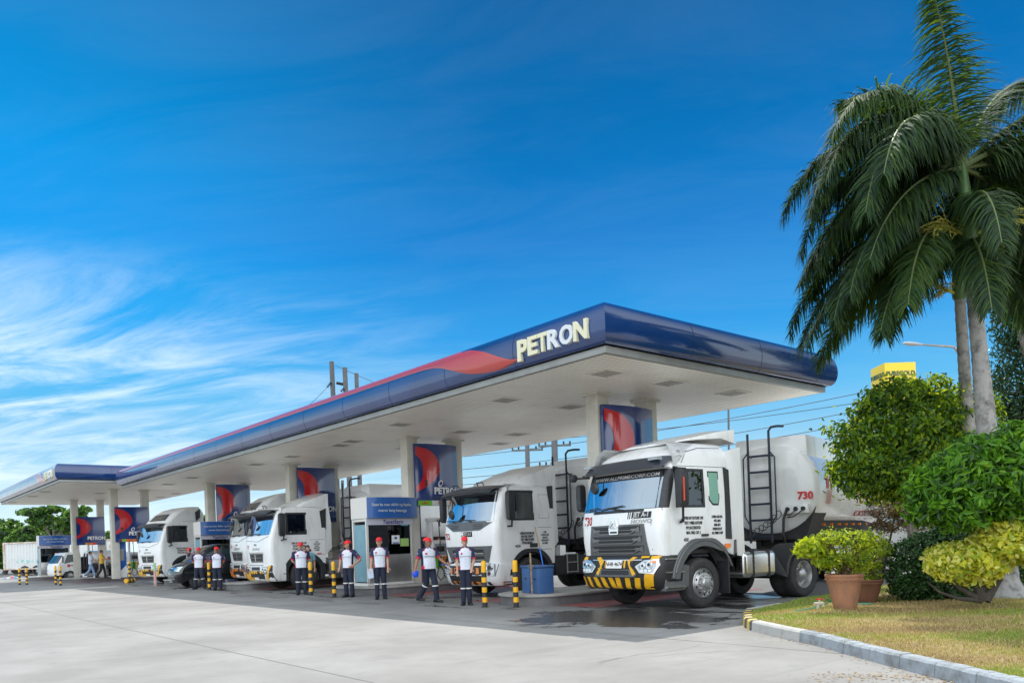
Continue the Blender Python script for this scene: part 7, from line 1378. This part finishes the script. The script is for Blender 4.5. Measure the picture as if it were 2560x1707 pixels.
def taps():
    PVC = mat('pipe_pvc', (.50, .46, .38), .5); b0 = G(2045, 1522, GH); T = thing('garden_tap', 'pair of pale garden tap pipes on the lawn beside the pot', 'tap', b0, R(-30)); 
    for x, c in ((0, RED), (.40, mat('tap_green', (.03, .16, .12), .4))):
        b = MB(); b.tube([(x, 0, -.02), (x, 0, .12)], .025, 8); b.tube([(x - .07, 0, .10), (x + .1, 0, .10)], .028, 8); b.tube([(x + .1, 0, .10), (x + .1, -.01, .04)], .02, 8); b.tube([(x + .03, 0, .1), (x + .03, 0, .17)], .014, 6); o = b.build('pipe', [PVC], T); b = MB(); b.tube([(x - .03, 0, .175), (x + .09, 0, .175)], .014, 6); b.build('valve_handle', [c], o)
    b = MB(); p = [G(1990, 1529, GH), G(2030, 1522, GH), G(2060, 1514, GH), G(2075, 1507, GH + .06), G(2068, 1500, GH + .12), G(2090, 1512, GH), G(2140, 1512, GH), G(2180, 1510, GH)]; b.tube([q + Vector((0, 0, .02)) for q in p], .011, 6); tag(b.build('garden_hose', [mat('hose_teal', (.05, .36, .30), .4)]), 'teal garden hose lying on the grass past the taps', 'hose')
taps()
# ---------------------------------------------------------------- royal palms
PF = [leafmat('palm_leaf', (.020, .060, .014), (.05, .12, .010), .3, .75), leafmat('palm_leaf_light', (.045, .10, .016), (.18, .27, .015), .4, .7), leafmat('palm_leaf_dark', (.010, .034, .014), (.02, .05, .01), .25, .75)]
TRUNK = mat('palm_trunk', (.30, .295, .28), .85, noise=(4, (.09, .09, .085), .46, .66), bump=(20, .7)); SHAFT = mat('crown_shaft', (.075, .16, .045), .45, noise=(4, (.05, .10, .03), .4, .8)); RACH = mat('frond_stalk', (.11, .15, .05), .5); FLOW = mat('flower_spray', (.42, .40, .07), .6)
def palm(label, base, top, tr, shaft, fronds, seed, sprays):
    T = thing('royal_palm', label, 'palm tree', base, 0, None); r = random.Random(seed); o = Vector(base); tp = Vector(top) - o; b = MB(); n = 90; pts = []; rs = []
    for k in range(n + 1):
        t = k / n; pts.append(tp * t + Vector((.05 * math.sin(t * 3), .03 * math.sin(t * 2.4), 0))); fl = 1 + 1.2 * max(0, 1 - t / .05) ** 2 + .75 * max(0, 1 - t / .22); rs.append(tr * (fl * (1.0 - .38 * t + .16 * math.sin(math.pi * min(1, t * 1.5)))) + (.010 if k % 3 == 0 else 0) * tr / .2)
    b.tube(pts, rs, 18, 0); b.build('trunk', [TRUNK], T, sharp=60)
    ax = (pts[-1] - pts[-8]).normalized(); c0 = pts[-1]; b = MB(); sh = [c0 + ax * shaft * q for q in (-.01, .05, .2, .5, .8, 1.0)]; b.tube(sh, [tr * .80, tr * .90, tr * .86, tr * .66, tr * .5, tr * .36], 14, 0); b.build('crown_shaft', [SHAFT], T)
    V = []; hub = c0 + ax * shaft
    for k, (az, el, ln, dr) in enumerate(fronds):
        d = Vector((math.cos(R(az)) * math.cos(R(el)), math.sin(R(az)) * math.cos(R(el)), math.sin(R(el)))); p = hub - ax * .1; m = 22; P_ = [p.copy()]; Ds = []
        for q in range(m): Ds.append(d.copy()); p = p + d * ln / m; P_.append(p.copy()); d = (d + Vector((0, 0, -dr / m * (.6 + .9 * q / m)))).normalized()
        Ds.append(d); bb_ = MB(); bb_.tube(P_, [.045 * (1 - .9 * q / m) + .004 for q in range(m + 1)], 6, 0); fo = bb_.build('frond', [RACH], T)
        V = []; nl = int(ln * 74)
        for j in range(nl):
            t = .10 + .90 * (j + r.random()) / nl; q = min(m - 1, int(t * m)); c = P_[q].lerp(P_[q + 1], t * m - q); dd = Ds[q]; sd = dd.cross(Vector((0, 0, 1))); sd = sd.normalized() if sd.length > .05 else Vector((1, 0, 0)); up = sd.cross(dd)
            L_ = .95 * (1 - .55 * abs(t - .45) ** 1.2 / .5 ** 1.2 * (1 if t > .45 else .6)) * r.uniform(.8, 1.1)
            for s in (-1, 1):
                e = sd * s * math.cos(R(r.uniform(-25, 45))) + up * math.sin(R(r.uniform(-30, 50))) + dd * r.uniform(.35, .75); e.normalize(); w_ = .016 * r.uniform(.8, 1.2); wv = e.cross(up if abs(e.dot(up)) < .9 else sd).normalized() * w_; a = c; row = []; g = .32 + .45 * r.random()
                for u, ww in ((0, .6), (.35, 1.), (.7, .7), (1., .06)):
                    row += [tuple(a + wv * ww), tuple(a - wv * ww)]; e = (e + Vector((0, 0, -g))).normalized(); a = a + e * L_ * .34
                V.append(row)
        V = np.array(V); n_ = len(V); base_ = (np.arange(n_) * 8)[:, None]; F = np.concatenate([base_ + np.array([[2 * q, 2 * q + 1, 2 * q + 3, 2 * q + 2]]) for q in range(3)], 0); mi = np.tile(np.random.default_rng(seed + k).choice(3, n_, p=[.5, .22, .28]), 3)
        if k % 9 == 4: mi = np.where(mi == 2, 1, mi)
        mesh_np('leaflets', V.reshape(-1, 3), F, PF, mi, False, fo)
    b = MB(); b.tube([hub, hub + ax * .9 + Vector((-.05, .02, 0)), hub + ax * 2.3 + Vector((-.16, .06, 0))], [.05, .035, .006], 7); b.build('spear_leaf', [RACH], T)
    for az, hgt in sprays:
        b = MB(); s0 = c0 + ax * .06; dv = Vector((math.cos(R(az)), math.sin(R(az)), .35)).normalized()
        b.tube([s0, s0 + dv * .35, s0 + dv * .6 + Vector((0, 0, -.03))], [.04, .03, .015], 6)
        for k in range(26):
            st = s0 + dv * r.uniform(.2, .6); e = (dv + Vector((r.uniform(-1, 1), r.uniform(-1, 1), r.uniform(-.7, .8))) * .9).normalized(); L_ = r.uniform(.35, .75); pts = [st]; a = st
            for q in range(5): a = a + e * L_ / 5; e = (e + Vector((r.uniform(-.3, .3), r.uniform(-.3, .3), -.28))).normalized(); pts.append(a)
            b.tube(pts, [.011, .010, .009, .007, .006, .004], 4, 0)
            for q in range(4): i = r.randint(1, 4); e2 = Vector((r.uniform(-1, 1), r.uniform(-1, 1), r.uniform(-1, .4))).normalized(); b.tube([pts[i], pts[i] + e2 * .14], [.006, .003], 4, 0)
        b.build('flower_spray', [FLOW], T)
b1 = G(2507, 1492, GH); zz = (at(2507, 1492, 1) - Vector((*CAM, HC))); zd = 15.0
def az_(right, fwd): v = Vector((math.cos(YAW), math.sin(YAW), 0)) * right + Vector((-math.sin(YAW), math.cos(YAW), 0)) * fwd; return math.degrees(math.atan2(v.y, v.x))
fr1 = [(az_(-1, -.1), 42, 4.0, 2.9), (az_(-1, .35), 50, 4.1, 2.8), (az_(-1, -.6), 30, 3.9, 2.7), (az_(-1, .1), 12, 3.5, 2.2), (az_(-.8, -.25), 60, 3.9, 3.0), (az_(-.9, .6), 24, 3.8, 2.6), (az_(1, -.5), 25, 4.0, 2.5), (az_(-.35, -.3), 80, 3.1, 1.5), (az_(-.6, .6), 70, 3.4, 1.9), (az_(.5, .2), 66, 3.6, 1.9), (az_(1, -.2), 45, 4.3, 2.2), (az_(1, .4), 38, 4.2, 2.2), (az_(1, 0), 10, 4.0, 2.0), (az_(1, -.35), 28, 3.9, 2.2), (az_(-1, -.8), 34, 3.8, 2.4), (az_(0, 1), 40, 4.0, 2.0), (az_(-.7, .8), 14, 3.8, 2.0), (az_(.6, .9), 15, 3.8, 2.0), (az_(-.9, -.4), -12, 3.3, 1.4), (az_(.9, .3), -10, 3.3, 1.5), (az_(-.9, .2), 32, 3.9, 2.8), (az_(-1, -.25), 50, 3.8, 2.9), (az_(.9, .6), 8, 3.6, 2.2)]
palm('nearer royal palm with green crown shaft and pale ringed trunk', b1, at(2425, 600, zd), .185, 1.45, fr1, 31, [(az_(-1, -.3), 0), (az_(1, -.4), 0), (az_(.7, .3), 0)])
b2 = G(2446, 1470, GH); fr2 = [(az_(-1, 0), 38, 4.0, 2.5), (az_(-1, -.5), 25, 4.0, 2.4), (az_(-1, .5), 28, 4.2, 2.5), (az_(-.9, .1), 5, 3.9, 1.9), (az_(-.8, -.8), 8, 3.8, 2.0), (az_(-.7, .6), 0, 3.8, 1.8), (az_(-.9, -.2), 55, 4.0, 2.4), (az_(-.3, -1), 30, 3.7, 2.4), (az_(-.5, 1), 35, 3.7, 2.4), (az_(.5, -.5), 50, 3.6, 2.3), (az_(.8, .3), 40, 3.7, 2.4), (az_(1, -.1), 15, 3.6, 2.2), (az_(.3, .9), 50, 3.6, 2.3), (az_(-1, .2), -15, 3.5, 1.3), (az_(-.6, -.3), -22, 3.2, 1.2), (az_(.6, .2), -15, 3.2, 1.3), (az_(-1, -.3), 18, 4.0, 2.4), (az_(-.9, .4), 14, 4.0, 2.2), (az_(-.3, -.9), -5, 3.5, 1.8), (az_(-.8, -.5), -8, 3.6, 1.6)]
palm('second royal palm close behind the first, darker and shorter', b2, at(2402, 745, 16.4), .16, 1.25, fr2, 37, [(az_(-1, -.2), 0)])
# ---------------------------------------------------------------- far trees at the left
for k, (px, py, wp, hp, zz_, n, lab) in enumerate([(10, 1350, 62, 75, 96, 6000, 'leftmost bushy tree behind the container'), (75, 1375, 70, 70, 92, 6500, 'dense tree low behind the middle of the container'), (140, 1355, 62, 85, 98, 6500, 'dense tree behind the far kiosk, left of the far sign columns'), (205, 1370, 60, 75, 104, 5000, 'tree behind the sign numbered 11'), (268, 1370, 30, 50, 108, 2500, 'small tree in the gap between the two far signs'), (512, 1310, 14, 22, 90, 900, 'little tree just left of the sign numbered 7')]):
    bs = G(px, 1447 if px < 400 else 1440); bs = at(px, 1400, zz_); bs.z = 0; rn = random.Random(k); bl = [pxb(px + rn.uniform(-.5, .5) * wp, py + rn.uniform(-.5, .6) * hp, zz_ + rn.uniform(-2, 2), wp * rn.uniform(.35, .55), hp * rn.uniform(.35, .5)) for _ in range(7)] + [pxb(px, py, zz_, wp * .75, hp * .8)]
    tree('broadleaf_tree', lab, 'tree', bs, bl, n, .62, F7, 40 + k, .25, BARK, 'trees beyond the left end', shell=.3, lump=.15, ratio=.5)
bs = at(130, 1400, 88); bs.z = 0; tree('broadleaf_tree', 'taller thin crowned tree rising under the far canopy edge', 'tree', bs, [pxb(85, 1280, 88, 34, 12), pxb(130, 1272, 88, 26, 10), pxb(185, 1290, 88, 36, 16), pxb(105, 1300, 88, 30, 14), pxb(210, 1272, 88, 18, 8), pxb(160, 1310, 88, 30, 14)], 2600, .6, F7, 60, .2, BARK, 'trees beyond the left end', shell=.4, lump=.2, ratio=.5, trunk_top=at(135, 1320, 88))
# dry leaves dropped along the kerb
def litter():
    n = 420; t = rng.uniform(0, 1, n); P0, P1 = G(2060, 1690), G(2330, 1698); xs = P0.x + (P1.x - P0.x) * t + rng.normal(0, .18, n); ys = P0.y + (P1.y - P0.y) * t + rng.normal(0, .12, n); k = rng.choice(len(KR) - 60, n) + 30; m = rng.random(n) < .45; kx = np.array([KR[i].x for i in k]); ky = np.array([KR[i].y for i in k]); xs = np.where(m, kx - np.abs(rng.normal(.03, .10, n)) - .03, xs); ys = np.where(m, ky - np.abs(rng.normal(.03, .10, n)) - .03, ys)
    a = rng.uniform(0, 6.28, n); L_ = rng.uniform(.012, .032, n); W_ = L_ * .4; V = np.empty((n, 4, 3)); ca, sa = np.cos(a), np.sin(a)
    for i, (u, v, h) in enumerate(((-1, 0, .006), (0, -1, .010), (1, 0, .014), (0, 1, .008))): V[:, i] = np.stack([xs + ca * u * L_ - sa * v * W_, ys + sa * u * L_ + ca * v * W_, np.full(n, h)], 1)
    o = mesh_np('leaf_litter', V.reshape(-1, 3), np.arange(n * 4).reshape(-1, 4), [mat('litter_straw', (.42, .30, .14), .9), mat('litter_brown', (.24, .13, .05), .9)], rng.integers(0, 2, n)); tag(o, 'dry leaves scattered along the kerb foot', 'leaf litter', kind='stuff')
litter()
